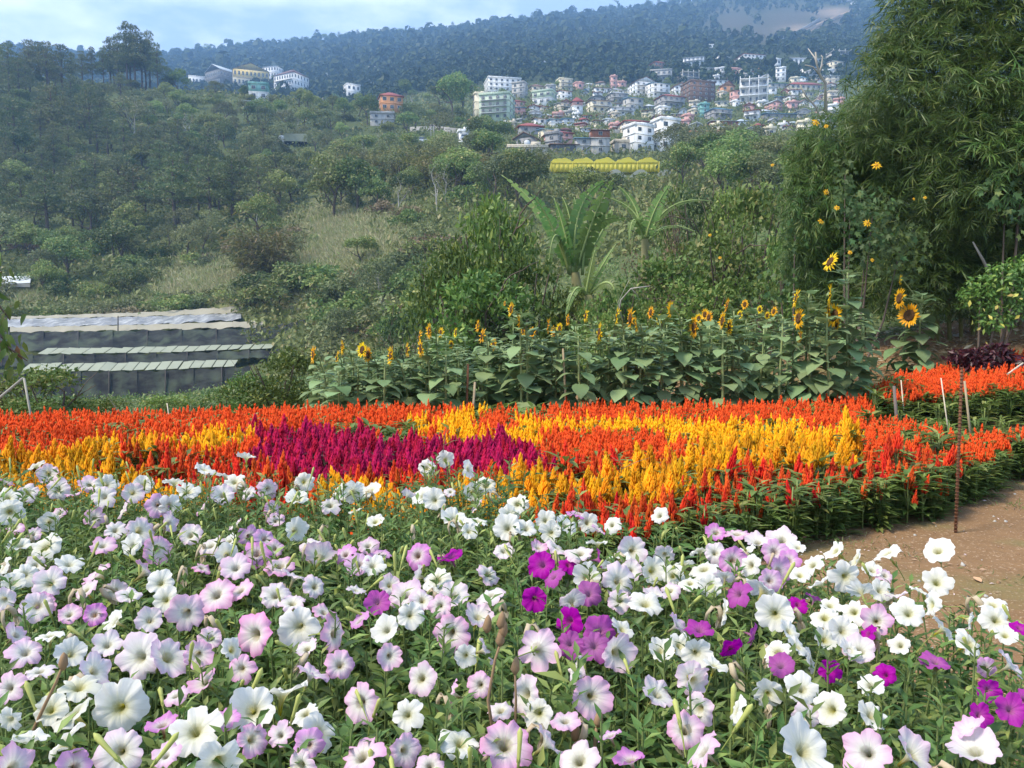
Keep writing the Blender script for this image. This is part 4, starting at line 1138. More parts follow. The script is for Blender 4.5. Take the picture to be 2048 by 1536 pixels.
# ---------------------------------------------------------------- bushes and plants behind the flower beds
LAUREL = leaf_mat('laurel_leaves', (.060, .110, .022), (.155, .235, .045), (.28, .33, .07), nscale=.9, trans=.3, third=.10, rough=.45)
TANGLE = leaf_mat('tangle_leaves', (.075, .145, .030), (.19, .275, .060), (.28, .29, .09), nscale=1.0, trans=.3, third=.14)
BRIGHT = leaf_mat('bright_leaves', (.075, .14, .025), (.16, .23, .05), (.24, .27, .07), nscale=.9, trans=.35)
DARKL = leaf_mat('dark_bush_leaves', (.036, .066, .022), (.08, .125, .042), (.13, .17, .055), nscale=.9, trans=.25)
DRYN = leaf_mat('dry_bush_leaves', (.15, .11, .055), (.24, .18, .10), (.10, .12, .04), nscale=.8, trans=.2, third=.3)
def bush_variant(s, mat, n, ll, lw, cl=9, tpl=None, tall=1., droop=.2):
    """unit bush: about 1 wide (radius .5) and 1 tall"""
    g = np.random.default_rng(s)
    tr = MB(); branch_tree(tr, 1.25, .018, s, .75, 2, k=5)
    for q in range(4):
        a = g.uniform(0, 6.28); tr.tube([[0, 0, -.2], [math.cos(a) * .15, math.sin(a) * .15, .3], [math.cos(a) * .35, math.sin(a) * .35, .72]], [.016, .012, .006], 5, cap=False)
    cs = []
    for i in range(cl):
        d = nrm(g.normal(size=3)); d[2] = abs(d[2])
        r = g.uniform(.13, .24)
        cs.append((d[0] * .34, d[1] * .34, .28 + d[2] * .5, r, r, r * .9))
    cs += [(g.normal() * .2, g.normal() * .2, g.uniform(.0, .35), .24, .24, .22) for _ in range(7)]
    mb = MB(); crown_cloud(mb, cs, n, ll, lw, tpl=tpl, shell=(.45, 1.15), droop=droop)
    return tr.mesh('bush_stem', BARK), mb.mesh('bush_crown', mat)
LEAF2 = leaf_tpl(2, .42, .25, -.2)
BUSH = dict(laurel=[bush_variant(600 + i, LAUREL, 4200, .058, .026, 14, LEAF2, droop=-.15) for i in range(3)],
            tangle=[bush_variant(620 + i, TANGLE, 3400, .06, .032, 11, droop=-.05) for i in range(3)],
            bright=[bush_variant(640 + i, BRIGHT, 2200, .06, .03, 8) for i in range(2)],
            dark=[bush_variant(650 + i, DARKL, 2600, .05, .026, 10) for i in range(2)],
            dry=[bush_variant(660 + i, DRYN, 1300, .05, .02, 8) for i in range(2)])
def bush(k, px, top, base, wpx, Y, label, name='bush', cat='bush', group=None, up_base=True):
    x = (px - 1024) / FPX * Y
    zt = pt(px, top, Y)[2]
    zb = pt(px, base, Y)[2]
    v = BUSH[k][R.integers(len(BUSH[k]))]
    root = thing(name, label, cat, (x, Y, min(zb, terrain(x, Y)) if up_base else zb), group)
    H = zt - root.location.z; W = wpx * Y / FPX
    M = Matrix.Rotation(R.uniform(0, 6.28), 4, 'Z') @ Matrix.Diagonal((W, W, H / .98, 1))
    ob('stem', v[0], root, M=M); ob('crown', v[1], root, M=M)
    return root
# the big leafy tree in the middle
bush('laurel', 985, 362, 690, 190, 16.5, 'tall leafy green tree with light tip beside the banana plants', 'broadleaf_tree', 'tree')
bush('laurel', 905, 455, 700, 170, 16, 'wide glossy leaved bush at the left foot of the tall leafy tree')
bush('laurel', 1050, 470, 720, 190, 15.5, 'dense glossy bush between the tall leafy tree and bananas')
bush('laurel', 960, 520, 740, 230, 15, 'darker lower mass of glossy leaves just behind the left sunflowers')
bush('dark', 1040, 590, 740, 180, 14.5, 'dark leaved bush behind the middle sunflowers')
for i, (k, px, top, base, w, Y, lb) in enumerate([
 ('tangle', 1330, 500, 700, 190, 16, 'tangled light green bush under the right banana plant'),
 ('tangle', 1440, 430, 690, 200, 17, 'tall tangled bush with pinkish tips left of the bamboo'),
 ('tangle', 1500, 350, 560, 170, 19, 'high bush with yellow flecks on the bank beside the bamboo'),
 ('bright', 1300, 590, 690, 110, 13.5, 'bright yellow green low bush behind the sunflower heads'),
 ('tangle', 1240, 540, 700, 150, 15, 'loose green bush right of the banana stem'),
 ('tangle', 1400, 545, 720, 190, 14, 'wide tangled bush behind the right part of the sunflower rows'),
 ('bright', 1480, 530, 720, 150, 13.6, 'light green bush with star shaped leaf tips near the bamboo'),
 ('dark', 1385, 340, 470, 150, 24, 'glossy dark tree crown with pale leaf tips right of the bananas'),
 ('bright', 1350, 345, 420, 90, 25, 'brighter tree crown beside the glossy dark one'),
 ('laurel', 1450, 360, 480, 100, 23, 'small glossy tree at the right of the dark crown'),
 ('dry', 1350, 440, 530, 110, 18, 'dry twiggy bush under the arching banana leaf'),
 ('dry', 1530, 580, 720, 80, 13, 'reddish dry bush at the foot of the bamboo'),
 ('dry', 1275, 470, 560, 90, 19, 'dry brown clump at the foot of the right banana'),
 ('laurel', 1150, 560, 720, 150, 15.6, 'glossy bush hiding the foot of the tall banana plant'),
 ('tangle', 1215, 610, 720, 110, 13.2, 'bushy green shrub under the bright banana leaf'),
 ('tangle', 1285, 560, 700, 120, 17, 'leafy green thicket around the foot of the right banana'),
 ('tangle', 1350, 470, 620, 150, 18.5, 'green thicket behind the arching banana leaf'),
 ('tangle', 1180, 590, 700, 100, 14, 'low green leafy plant under the drooping banana leaf'),
 ('tangle', 1560, 440, 640, 120, 15, 'green bush pressed against the left side of the bamboo'),
 ('dry', 860, 650, 730, 120, 18, 'dry grassy shrub on the slope behind the left sunflowers'),
 ('dark', 800, 600, 720, 110, 26, 'dark rounded shrub on the slope behind the left sunflowers'),
 # left edge of the terrace
 ('laurel', 560, 685, 850, 170, 10.6, 'dark green bush at the left end of the sunflower rows'),
 ('laurel', 515, 735, 850, 130, 10.8, 'lower bush in front of the net at the left of the dark bush'),
 ('tangle', 450, 765, 850, 120, 11.2, 'leafy mound under the dark net wall'),
 ('tangle', 330, 785, 860, 140, 11.5, 'low grassy mound below the front shade house'),
 ('tangle', 100, 725, 870, 190, 10, 'light green sapling bush beside the two white poles'),
 ('bright', 55, 790, 870, 150, 9.4, 'bright yellow green fern like bush behind the left celosias'),
 ('tangle', 0, 745, 870, 130, 10, 'small leaved bush at the left edge behind the poles'),
 ('tangle', 215, 790, 870, 110, 11, 'green weeds right of the sapling bush'),
 ('dark', 395, 800, 860, 100, 11, 'dark leafy weeds left of the grass blades'),
]):
    bush(k, px, top, base, w, Y, lb)

# ---------------------------------------------------------------- banana plants
BANANA = leaf_mat('banana_leaf', (.15, .26, .070), (.22, .33, .095), None, rough=.4, trans=.5, nscale=1.3, objvar=.35)
BMID = plain_mat('banana_midrib', (.28, .36, .13), (.22, .28, .09), .5, 5)
BSTEM = plain_mat('banana_stem', (.20, .22, .08), (.13, .10, .05), .7, 3)
def banana_leaf(P0, P1, P2, width, seed):
    """a leaf whose midrib runs P0 -> P1 -> P2, blade torn into strips"""
    g = np.random.default_rng(seed)
    P0, P1, P2 = map(np.asarray, (P0, P1, P2))
    C = 2 * P1 - .5 * (P0 + P2)
    n = 17
    tt = np.linspace(0, 1, n + 1)[:, None]
    mid = (1 - tt) ** 2 * P0 + 2 * tt * (1 - tt) * C + tt ** 2 * P2
    T = nrm(np.gradient(mid, axis=0))
    roll = g.uniform(-1.5, 1.5)
    side0 = nrm(np.cross(T[n // 2], np.array([math.sin(roll), -math.cos(roll) * .9, .55])))
    mb = MB()
    mb.tube(mid, np.linspace(.035, .008, n + 1), 5, m=1)
    for s in (-1, 1):
        hang = g.uniform(.25, .75)
        for i in range(1, n):
            a, b = mid[i], mid[i + 1] - (mid[i + 1] - mid[i]) * g.choice([.05, .15, .36])
            u = (i + .5) / n
            w = width * (math.sin(math.pi * min(1, u * 1.02) ** .62) ** .7) * g.uniform(.92, 1.04)
            sd = nrm(s * side0 - T[i] * (s * side0 @ T[i]))
            d = nrm(sd + T[i] * .35 - np.array([0, 0, hang + g.normal() * .34]))
            m1 = nrm(sd + T[i] * .3 + np.array([0, 0, .15])) * w * .45
            e = m1 + d * w * .55
            mb.add([a, b, b + m1, a + m1, b + e * g.uniform(.95, 1.03), a + e], [[0, 1, 2, 3], [3, 2, 4, 5]])
    return mb
def banana(label, stem, leaves, Y):
    base = pt(*stem[0], Y)
    base[2] = min(base[2], terrain(base[0], Y))
    root = thing('banana_plant', label, 'banana plant', base)
    top = pt(*stem[1], Y)
    mb = MB(); mid = (base + top) / 2 + [0.03, 0, 0]
    mb.tube([np.zeros(3) - [0, 0, .3], mid - base, top - base], [.17, .14, .09], 8)
    ob('pseudostem', mb.mesh('pseudostem', BSTEM), root)
    for i, (a, b, c, w, dy) in enumerate(leaves):
        P = [pt(a[0], a[1], Y) - base, pt(b[0], b[1], Y + dy * .6) - base, pt(c[0], c[1], Y + dy) - base]
        ob('leaf', banana_leaf(*P, w * .62 * Y / FPX, int(a[0] * 7 + c[1] + i)).mesh('banana_blade', [BANANA, BMID]), root)
banana('tall banana plant with torn upright leaves behind the middle of the sunflowers', ((1170, 690), (1150, 545)), [
 ((1138, 545), (1085, 430), (1003, 350), 30, .5), ((1140, 545), (1100, 445), (1062, 388), 30, -.3), ((1146, 545), (1128, 460), (1108, 396), 30, .2),
 ((1148, 545), (1142, 450), (1124, 394), 28, .5), ((1150, 545), (1155, 450), (1148, 394), 28, .6), ((1152, 545), (1190, 430), (1228, 356), 38, -.5),
 ((1150, 545), (1160, 420), (1215, 360), 34, .4), ((1165, 550), (1190, 452), (1262, 444), 34, -.3), ((1140, 550), (1112, 470), (1095, 560), 34, -.6), ((1150, 545), (1200, 470), (1225, 412), 22, .8)], 17)
banana('young banana plant with a bright upright leaf and a drooping lower leaf', ((1178, 700), (1178, 590)), [
 ((1172, 590), (1180, 545), (1190, 500), 26, -.2), ((1176, 590), (1200, 540), (1232, 488), 16, -.1), ((1178, 590), (1222, 568), (1235, 640), 26, -.5), ((1172, 590), (1150, 580), (1130, 640), 20, -.3)], 15)
banana('grey green banana plant with thin arching leaves right of the tall banana', ((1292, 560), (1290, 478)), [
 ((1284, 480), (1268, 425), (1212, 394), 15, .3), ((1286, 478), (1268, 410), (1235, 372), 17, .4), ((1292, 478), (1310, 420), (1342, 364), 26, -.3), ((1296, 480), (1345, 412), (1432, 404), 13, .3),
 ((1296, 482), (1340, 452), (1402, 470), 14, -.2), ((1288, 480), (1268, 440), (1258, 490), 24, -.4)], 20)

# ---------------------------------------------------------------- the dead tree by the bamboo, fallen culm, twisted twigs
def twig_thing(name, label, cat, paths, Y, r0, mat=PALE_BARK):
    base = pt(*paths[0][0], Y)
    root = thing(name, label, cat, base)
    for i, p in enumerate(paths):
        P = np.array([pt(a, b, Y + .12 * j * (i % 3 - 1)) for j, (a, b) in enumerate(p)]) - base
        mb = MB(); mb.tube(P, np.linspace(r0 * (1 if i == 0 else .55), r0 * (.4 if i == 0 else .2), len(P)), 6)
        ob('trunk' if i == 0 else 'branch', mb.mesh('twig', mat), root)
twig_thing('dead_tree', 'bare white dead tree sticking up left of the bamboo top', 'tree', [[(1652, 230), (1651, 166), (1640, 150), (1634, 130), (1631, 104)], [(1638, 148), (1643, 132), (1645, 114), (1642, 110)], [(1634, 130), (1630, 116), (1616, 97)], [(1640, 150), (1626, 134), (1610, 130)], [(1643, 134), (1646, 128)]], 24, .055)
twig_thing('dead_tree', 'grey leaning dead branch left of the bamboo shoulder', 'tree', [[(1650, 260), (1632, 214), (1612, 192), (1600, 170)], [(1625, 205), (1636, 196), (1640, 186)]], 22, .035)
twig_thing('fallen_bamboo', 'pale broken bamboo pole leaning in the dark right of the bamboo', 'pole', [[(1985, 560), (1966, 520), (1946, 484)]], 11.2, .028)
twig_thing('creeper_stem', 'pale twisted creeper stems rising behind the sunflowers', 'stem', [[(1235, 640), (1242, 600), (1262, 577), (1300, 572)], [(1245, 640), (1236, 605), (1258, 560)], [(1262, 577), (1275, 590), (1280, 610)]], 13.4, .016)
for i in range(7):
    a = R.uniform(1330, 1420); b = R.uniform(430, 480)
twig_thing('creeper_stem', 'tangle of bare arching twigs beside the right banana plant', 'stem', [[(1405, 480), (1385, 440), (1340, 432), (1310, 446)], [(1395, 470), (1370, 425), (1330, 415)], [(1400, 475), (1412, 430), (1402, 400)], [(1390, 470), (1350, 450), (1318, 452)], [(1408, 480), (1420, 440), (1440, 415)], [(1385, 455), (1360, 430), (1345, 405)]], 18.2, .016, BARK)

# ---------------------------------------------------------------- the tall bamboo on the right
BAMB = leaf_mat('bamboo_leaves', (.044, .105, .022), (.130, .225, .046), (.24, .31, .085), nscale=.55, trans=.35, third=.08, rough=.4)
CULM = plain_mat('bamboo_culm', (.16, .20, .06), (.24, .21, .09), .5, 6)
BLEAF = leaf_tpl(2, .085, .2, -.22, .3)
def spray_mesh(s, nleaf=12):
    g = np.random.default_rng(s)
    mb = MB()
    a = np.linspace(-1.15, 1.15, nleaf) + g.normal(size=nleaf) * .12
    dirs = np.stack([np.sin(a), np.cos(a), g.normal(size=nleaf) * .25 - .15], 1)
    C = np.stack([np.zeros(nleaf), np.linspace(-.10, .04, nleaf)[g.permutation(nleaf)], np.zeros(nleaf)], 1)
    X, Yv, Z = axes(dirs, np.array([0, 0, 1]) + g.normal(size=(nleaf, 3)) * .35)
    mb.scatter(BLEAF, C, X, Yv, Z, g.uniform(.09, .175, nleaf))
    mb.tube([[0, -.30, -.01], [0, -.12, 0], [0, .04, 0]], [.0035, .003, .002], 4, cap=False)
    return mb
SPRAYS = [spray_mesh(i) for i in range(6)]
SPRAYM = [s.mesh('bamboo_spray', BAMB) for s in SPRAYS]
def bamboo_clump(label, ells, Y0, nspray, nin, culms, droop, sub=300, scale=1.):
    x0 = np.mean([pt(e[0], e[1], Y0)[0] for e in ells])
    base = np.array([x0, Y0, terrain(x0, Y0)])
    root = thing('bamboo_clump', label, 'bamboo', base)
    for a, b, r in culms:
        A, B = pt(*a, Y0 + .4), pt(*b, Y0)
        m = (A + B) / 2 + [0, 0, .5]
        mb = MB(); mb.tube([A - base - [0, 0, .5], m - base, B - base], [r, r * .8, r * .3], 6); ob('culm', mb.mesh('culm', CULM), root)
    k = Y0 / FPX
    E = np.array([[*pt(e[0], e[1], Y0 + e[4]), e[2] * k, e[3] * k] for e in ells])
    w = E[:, 3] * E[:, 4]; w /= w.sum()
    def samples(n, lo, hi, front):
        c = R.choice(len(E), n, p=w)
        d = sphere_dirs(n)
        if front: d[:, 1] = -np.abs(d[:, 1]) * .9
        P = E[c, :3] + d * np.stack([E[c, 3], E[c, 3] * .8, E[c, 4]], 1) * R.uniform(lo, hi, (n, 1))
        D_ = nrm(np.stack([d[:, 0] * .8, d[:, 1] * .7 - .25, np.maximum(d[:, 2], -.2) * .5 - droop], 1) + R.normal(size=(n, 3)) * .38)
        N = nrm(d * .8 + [0, -.4, .5] + R.normal(size=(n, 3)) * .35)
        return P, D_, N
    P, D_, N = samples(nspray, .88, 1.1, True)
    order = np.argsort(P[:, 1])
    X, Yv, Z = axes(D_, N)
    sc = R.uniform(.8, 1.35, nspray) * scale
    for q in order[:sub]:
        M = Matrix([[*(X[q, i], Yv[q, i], Z[q, i]), P[q, i] - base[i]] for i in range(3)] + [[0, 0, 0, 1]])
        ob('leaf_spray', SPRAYM[R.integers(6)], root, M=M @ Matrix.Scale(sc[q], 4))
    mb = MB()
    rest = order[sub:]
    P2, D2, N2 = samples(nin, .35, 1.0, False)
    P = np.vstack([P[rest], P2]); D_ = np.vstack([D_[rest], D2]); N = np.vstack([N[rest], N2])
    X, Yv, Z = axes(D_, N)
    sc = R.uniform(.8, 1.4, len(P)) * scale
    sel = R.integers(0, 6, len(P))
    for v in range(6):
        q = sel == v
        s_ = SPRAYS[v]
        tpl = (np.concatenate(s_.V), np.concatenate(s_.Q), np.zeros((0, 3), int), np.concatenate(s_.UV))
        mb.scatter(tpl, P[q] - base, X[q], Yv[q], Z[q], sc[q])
    tag(ob('foliage', mb.mesh('bamboo_foliage', BAMB), root), kind='stuff')
    return root
bamboo_clump('huge dark green bamboo clump filling the upper right corner', [
   (1960, 60, 210, 130, 0), (1890, 210, 190, 140, -.3), (2010, 330, 190, 150, -.5), (1790, 120, 75, 50, .2), (1835, 60, 90, 60, .2), (2110, 180, 170, 240, -.6), (1900, 400, 170, 130, .1), (1850, 565, 150, 75, .2), (1960, 560, 130, 80, .4), (2050, 470, 150, 110, 0), (1960, -90, 220, 120, 0), (1800, 260, 100, 90, 0), (1870, 530, 150, 70, .8)],
   11.8, 3900, 5200, [((1880 + i * 23, 640), (1830 + i * 32, 40 + (i % 3) * 60), .035) for i in range(9)], .35)
bamboo_clump('lower bamboo clump with fine drooping leaves left of the huge one', [
   (1690, 300, 95, 75, 0), (1640, 410, 80, 110, 0), (1625, 500, 70, 80, .2), (1720, 430, 90, 110, .3), (1760, 330, 90, 90, .3), (1690, 570, 100, 70, .3), (1600, 330, 35, 60, .2), (1735, 240, 60, 50, .3)],
   12.6, 2100, 2300, [((1660 + i * 14, 640), (1630 + i * 22, 330), .025) for i in range(6)], .75, scale=.85)
# climbing plant with lobed leaves and yellow flowers on the bamboo
def lobed_tpl():
    a = np.linspace(-2.5, 2.5, 11)
    r = np.array([.25, .52, .34, .78, .45, 1.0, .45, .78, .34, .52, .25])
    V = [[0, 0, 0]] + [[math.sin(t) * q * .5, .35 + math.cos(t) * q * .6 - .1, -.12 * q] for t, q in zip(a, r)]
    return np.array(V), np.zeros((0, 4), int), np.array([[0, i + 2, i + 1] for i in range(10)]), np.zeros((12, 2))
LOBED = lobed_tpl()
VINE = leaf_mat('vine_leaves', (.040, .085, .024), (.085, .150, .042), (.13, .19, .05), nscale=1.2, trans=.3)
YPETAL = plain_mat('yellow_petals', (.85, .52, .02), (.80, .40, .01), .5, 20, trans=.3)
def petal_flower(mats, n=9, l=1., w=.4, disc=.28, seed=0):
    g = np.random.default_rng(seed); mb = MB()
    a = np.arange(n) * 2 * math.pi / n + g.normal(size=n) * .08
    dirs = np.stack([np.cos(a), np.sin(a), g.normal(size=n) * .15 + .1], 1)
    X, Yv, Z = axes(dirs, np.tile([0, 0, 1.], (n, 1)))
    mb.scatter(leaf_tpl(2, w, .12, -.2, .55), dirs * .15, X, Yv, Z, l * g.uniform(.8, 1.05, n))
    th = np.arange(10) * .6283
    for r1, r2, z1, z2 in ((disc, disc * .6, .04, .14),):
        V = [[math.cos(t) * r1, math.sin(t) * r1, z1] for t in th] + [[math.cos(t) * r2, math.sin(t) * r2, z2] for t in th] + [[0, 0, z2 + .02]]
        mb.add(V, [[i, (i + 1) % 10, 10 + (i + 1) % 10, 10 + i] for i in range(10)], [[10 + i, 10 + (i + 1) % 10, 20] for i in range(10)], m=1)
    return mb
YF = petal_flower(None, 9, .9, .42).mesh('yellow_daisy', [YPETAL, plain_mat('orange_disc', (.55, .24, .02), None, .8)])
def vine(label, spots, Y, n, flowers, leaf=.115):
    base = pt(spots[0][0], 600, Y); base[2] = terrain(base[0], Y)
    root = thing('flowering_shrub', label, 'shrub', base)
    P, N = [], []
    for px, py, rx, ry in spots:
        for _ in range(int(n * rx * ry / sum(s[2] * s[3] for s in spots))):
            a = R.uniform(0, 6.28); q = math.sqrt(R.random())
            P.append(pt(px + rx * q * math.cos(a), py + ry * q * math.sin(a), Y + R.uniform(-.35, .3)))
    P = np.array(P) - base; n = len(P)
    X, Yv, Z = axes(nrm(R.normal(size=(n, 3)) * [.8, .4, .4] - [0, .3, .8]), nrm(R.normal(size=(n, 3)) * .5 + [0, -.8, .5]))
    sc = leaf * R.uniform(.6, 1.25, n)
    tp = D.meshes.get('lobed_leaf') or build_mesh('lobed_leaf', LOBED[0], [LOBED[2]], VINE, LOBED[3])
    for q in range(min(n, 280)):
        M = Matrix([[*(X[q, i], Yv[q, i], Z[q, i]), P[q, i]] for i in range(3)] + [[0, 0, 0, 1]])
        ob('leaf', tp, root, M=M @ Matrix.Scale(sc[q], 4))
    if n > 280:
        mb = MB(); mb.scatter(LOBED, P[280:], X[280:], Yv[280:], Z[280:], sc[280:]); tag(ob('foliage', mb.mesh('vine_foliage', VINE), root), kind='stuff')
    mb = MB()
    for px, py, rx, ry in spots:
        p = pt(px, py, Y + .2) - base
        mb.tube([[0, 0, -.2], p * [.7, .7, .5] , p], [.02, .015, .006], 5, cap=False)
    ob('stem', mb.mesh('vine_stem', BARK), root)
    for px, py, s in flowers:
        ob('flower', YF, root, M=rmat(nrm([R.uniform(-.5, .5), -1, R.uniform(.1, .7)]), R.uniform(0, 6), s * Y / FPX / 2, pt(px, py, Y - .5) - base))
vine('climbing shrub with lobed leaves and yellow daisies in front of the bamboo', [(1700, 420, 40, 60), (1745, 430, 60, 60), (1800, 500, 65, 60), (1730, 520, 60, 45), (1690, 350, 26, 40)], 10.9, 620,
     [(1753, 330, 20), (1735, 446, 18), (1674, 415, 13), (1642, 442, 15), (1653, 384, 13), (1700, 505, 10), (1745, 520, 9), (1632, 245, 18), (1652, 252, 10), (1850, 395, 8), (1828, 398, 7)])
vine('broad leaved climber hanging at the right edge of the bamboo', [(2010, 390, 50, 50), (2035, 440, 30, 30), (2045, 340, 20, 40)], 10.6, 130, [], .15)
vine('broad leaved plant at the left foot of the bamboo', [(1590, 470, 30, 40), (1560, 560, 40, 40), (1500, 600, 40, 30)], 12.0, 120, [(1420, 470, 8), (1440, 515, 8), (1545, 330, 8)], .12)

# ---------------------------------------------------------------- right bank: maroon shrub, citrus bush, litter
MAROON = leaf_mat('maroon_leaves', (.050, .012, .016), (.13, .026, .032), (.06, .04, .03), nscale=2, trans=.25, rough=.4)
def mass_shrub(name, label, ells, Y, n, ll, mat, nparts=0, tpl=LEAF2, cat='shrub'):
    base = pt(ells[0][0], ells[0][1] + ells[0][3], Y); base[2] = terrain(base[0], Y)
    root = thing(name, label, cat, base)
    k = Y / FPX
    cl = [(*(pt(e[0], e[1], Y) - base), e[2] * k, e[2] * k * .8, e[3] * k) for e in ells]
    mb = MB(); crown_cloud(mb, cl, n, ll, ll * .4, tpl=tpl, shell=(.6, 1.1), droop=.35)
    tag(ob('foliage', mb.mesh(name + '_foliage', mat), root), kind='stuff')
    mb = MB()
    for c in cl: mb.tube([[0, 0, -.2], np.array(c[:3]) * .6, c[:3]], [.02, .014, .006], 5, cap=False)
    ob('stem', mb.mesh(name + '_stem', BARK), root)
    return root
mass_shrub('maroon_shrub', 'rounded dark maroon leaved shrub on the bank at the right', [(1985, 720, 38, 32), (1945, 724, 30, 26), (1918, 718, 22, 20), (1965, 735, 40, 24)], 10, 1500, .09, MAROON)
mass_shrub('maroon_shrub', 'sliver of a second maroon shrub cut by the right picture edge', [(2062, 728, 22, 16)], 9.6, 260, .09, MAROON)
cit = mass_shrub('citrus_bush', 'citrus bush with yellowing leaves above the maroon shrub', [(1960, 600, 38, 46), (2010, 570, 42, 48), (2045, 620, 34, 56), (1990, 650, 36, 34), (2060, 540, 40, 30)], 10.2, 2000, .075, LAUREL)
YLEAF = leaf_mat('yellowed_leaves', (.45, .38, .05), (.60, .52, .14), None, nscale=3, trans=.3)
ylm = (lambda m: (m.add(*leaf_tpl(2, .5, .2, -.2)[:2]), m.mesh('yellowed_leaf', YLEAF))[1])(MB())
for px, py in ((2030, 590), (2038, 598), (2026, 594), (1990, 620), (1966, 616), (1945, 640), (2040, 630), (1962, 655), (1975, 690), (1940, 600), (2010, 655), (1985, 640)):
    ob('yellowed_leaf', ylm, cit, M=rmat(nrm([R.normal() * .4, -1, .5]), R.uniform(0, 6), R.uniform(.05, .10), Vector(pt(px, py, 9.75)) - cit.location))
mass_shrub('weed_clump', 'low green weeds beside the dead litter under the citrus bush', [(1800, 770, 30, 14), (1760, 790, 30, 12), (2040, 790, 20, 14)], 9.6, 500, .07, TANGLE)
LITTER = leaf_mat('leaf_litter', (.20, .12, .07), (.36, .26, .16), (.46, .38, .28), nscale=2, trans=.1, third=.2)
def litter():
    P = []
    while len(P) < 5200:
        px = R.uniform(1560, 2250); Y = R.uniform(8.6, 13.5); x = (px - 1024) / FPX * Y
        P.append((x, Y, terrain(x, Y) + R.uniform(.005, .05)))
    P = np.array(P); n = len(P)
    X, Yv, Z = axes(nrm(R.normal(size=(n, 3)) * [1, 1, .3]), nrm(R.normal(size=(n, 3)) * .5 + [0, -.2, 1]))
    mb = MB(); mb.scatter(kite_tpl(.3, .3), P, X, Yv, Z, R.uniform(.05, .16, n))
    tag(ob('leaf_litter', mb.mesh('leaf_litter', LITTER)), kind='stuff')
litter()
STONE = plain_mat('pale_stone', (.50, .48, .44), (.34, .32, .29), .9, 12, bump=.4)
for i, (px, py, s) in enumerate(((2035, 757, .07), (1921, 671, .05), (1912, 678, .05), (1862, 660, .04), (2020, 765, .04))):
    P = find_ground(px, py, 8.5, 14)
    if P is None: continue
    g = np.random.default_rng(i)
    V = nrm(np.array([[x, y, z] for x in (-1, 0, 1) for y in (-1, 0, 1) for z in (-1, 0, 1) if (x, y, z) != (0, 0, 0)], float)) * g.uniform(.75, 1.1, (26, 1)) * [1.3, 1, .7] * s
    bm_ = D.meshes.new('stone')
    import bmesh
    b_ = bmesh.new()
    for v in V: b_.verts.new(v)
    bmesh.ops.convex_hull(b_, input=b_.verts)
    b_.to_mesh(bm_); b_.free(); bm_.materials.append(STONE)
    tag(ob('stone', bm_, None, P), 'pale stone lying ' + ['right of the maroon shrub', 'on the bank above the maroon shrub, upper of two', 'on the bank above the maroon shrub, lower of two', 'beside the rightmost sunflower plant', 'low at the right edge near the white stick'][i], 'stone')

# ---------------------------------------------------------------- tree branch hanging in from the left edge
SAP = leaf_mat('sapling_leaves', (.075, .135, .028), (.14, .21, .05), (.26, .13, .06), nscale=2.5, trans=.4, third=.08)
def left_branch():
    Y = 6.0
    base = np.array([(-330 - 1024) / FPX * Y, Y, 0.])
    root = thing('sapling_tree', 'young tree reaching in at the left edge with drooping green leaves', 'tree', base)
    mb = MB(); top = pt(-260, 420, Y)
    mb.tube([[0, 0, -.2], (top - base) * [.5, 1, .5], top - base], [.05, .04, .02], 6); ob('trunk', mb.mesh('sapling_trunk', BARK), root)
    fork = pt(-290, 560, Y)
    lm = (lambda m: (m.add(*leaf_tpl(3, .42, .25, -.35, .4)[:2]), m.mesh('sapling_leaf', SAP))[1])(MB())
    for br in ([(-290, 560), (-120, 590), (-20, 640), (22, 700)], [(-290, 540), (-100, 560), (-10, 600), (20, 640)], [(-200, 575), (-60, 640), (10, 690), (55, 722)], [(-200, 600), (-80, 660), (-30, 710), (0, 745)], [(-260, 480), (-90, 500), (-20, 530), (4, 545)]):
        P = np.array([pt(a, b, Y) for a, b in br]) - base
        mb = MB(); mb.tube(P, np.linspace(.02, .004, len(P)), 5); ob('branch', mb.mesh('sapling_branch', BARK), root)
        for i in range(26):
            u = R.uniform(.25, 1) * (len(P) - 1)
            p = np.array([np.interp(u, range(len(P)), P[:, j]) for j in range(3)]) + R.normal(size=3) * [.06, .08, .05]
            X, Yv, Z = axes(nrm([R.normal() * .5, R.normal() * .3 - .1, -1.])[None], nrm([R.normal() * .6, -1, .4])[None])
            M = Matrix([[X[0, j], Yv[0, j], Z[0, j], p[j]] for j in range(3)] + [[0, 0, 0, 1]])
            ob('leaf', lm, root, M=M @ Matrix.Scale(R.uniform(.08, .135), 4))
left_branch()
# white poles at the left
WPOLE = plain_mat('weathered_white_pole', (.42, .40, .33), (.28, .26, .21), .7, 9)
def stick(label, a, b, Y, r, mat, name='stake', dy=0., cat='stake', rebar=False):
    A, B = pt(*a, Y), pt(*b, Y + dy)
    g_ = terrain(A[0], A[1])
    base = A.copy()
    root = thing(name, label, cat, base)
    ext = nrm(A - B) * max(0, min(.6, (A[2] - g_) / max(1e-3, nrm(B - A)[2]) + .05)) if B[2] > A[2] else np.zeros(3)
    mb = MB(); n = 2 if not rebar else 2
    mb.tube([ext, (B - A)], [r, r * .85], 8); ob('shaft', mb.mesh(name + '_shaft', mat), root)
    if rebar:
        mb = MB(); d = nrm(B - A); Lh = np.linalg.norm(B - A)
        for q in np.arange(.02, Lh, .021):
            c = d * q
            mb.tube([c - d * .003, c + d * .003], r * 1.28, 7)
        ob('ribs', mb.mesh('rebar_ribs', mat), root)
stick('pale slanting pole of the pair tied at the top at the left edge', (-40, 828), (46, 756), 8.6, .014, WPOLE, 'pole', cat='pole')
stick('pale upright pole of the pair tied at the top at the left edge', (63, 838), (48, 756), 8.55, .013, WPOLE, 'pole', cat='pole')
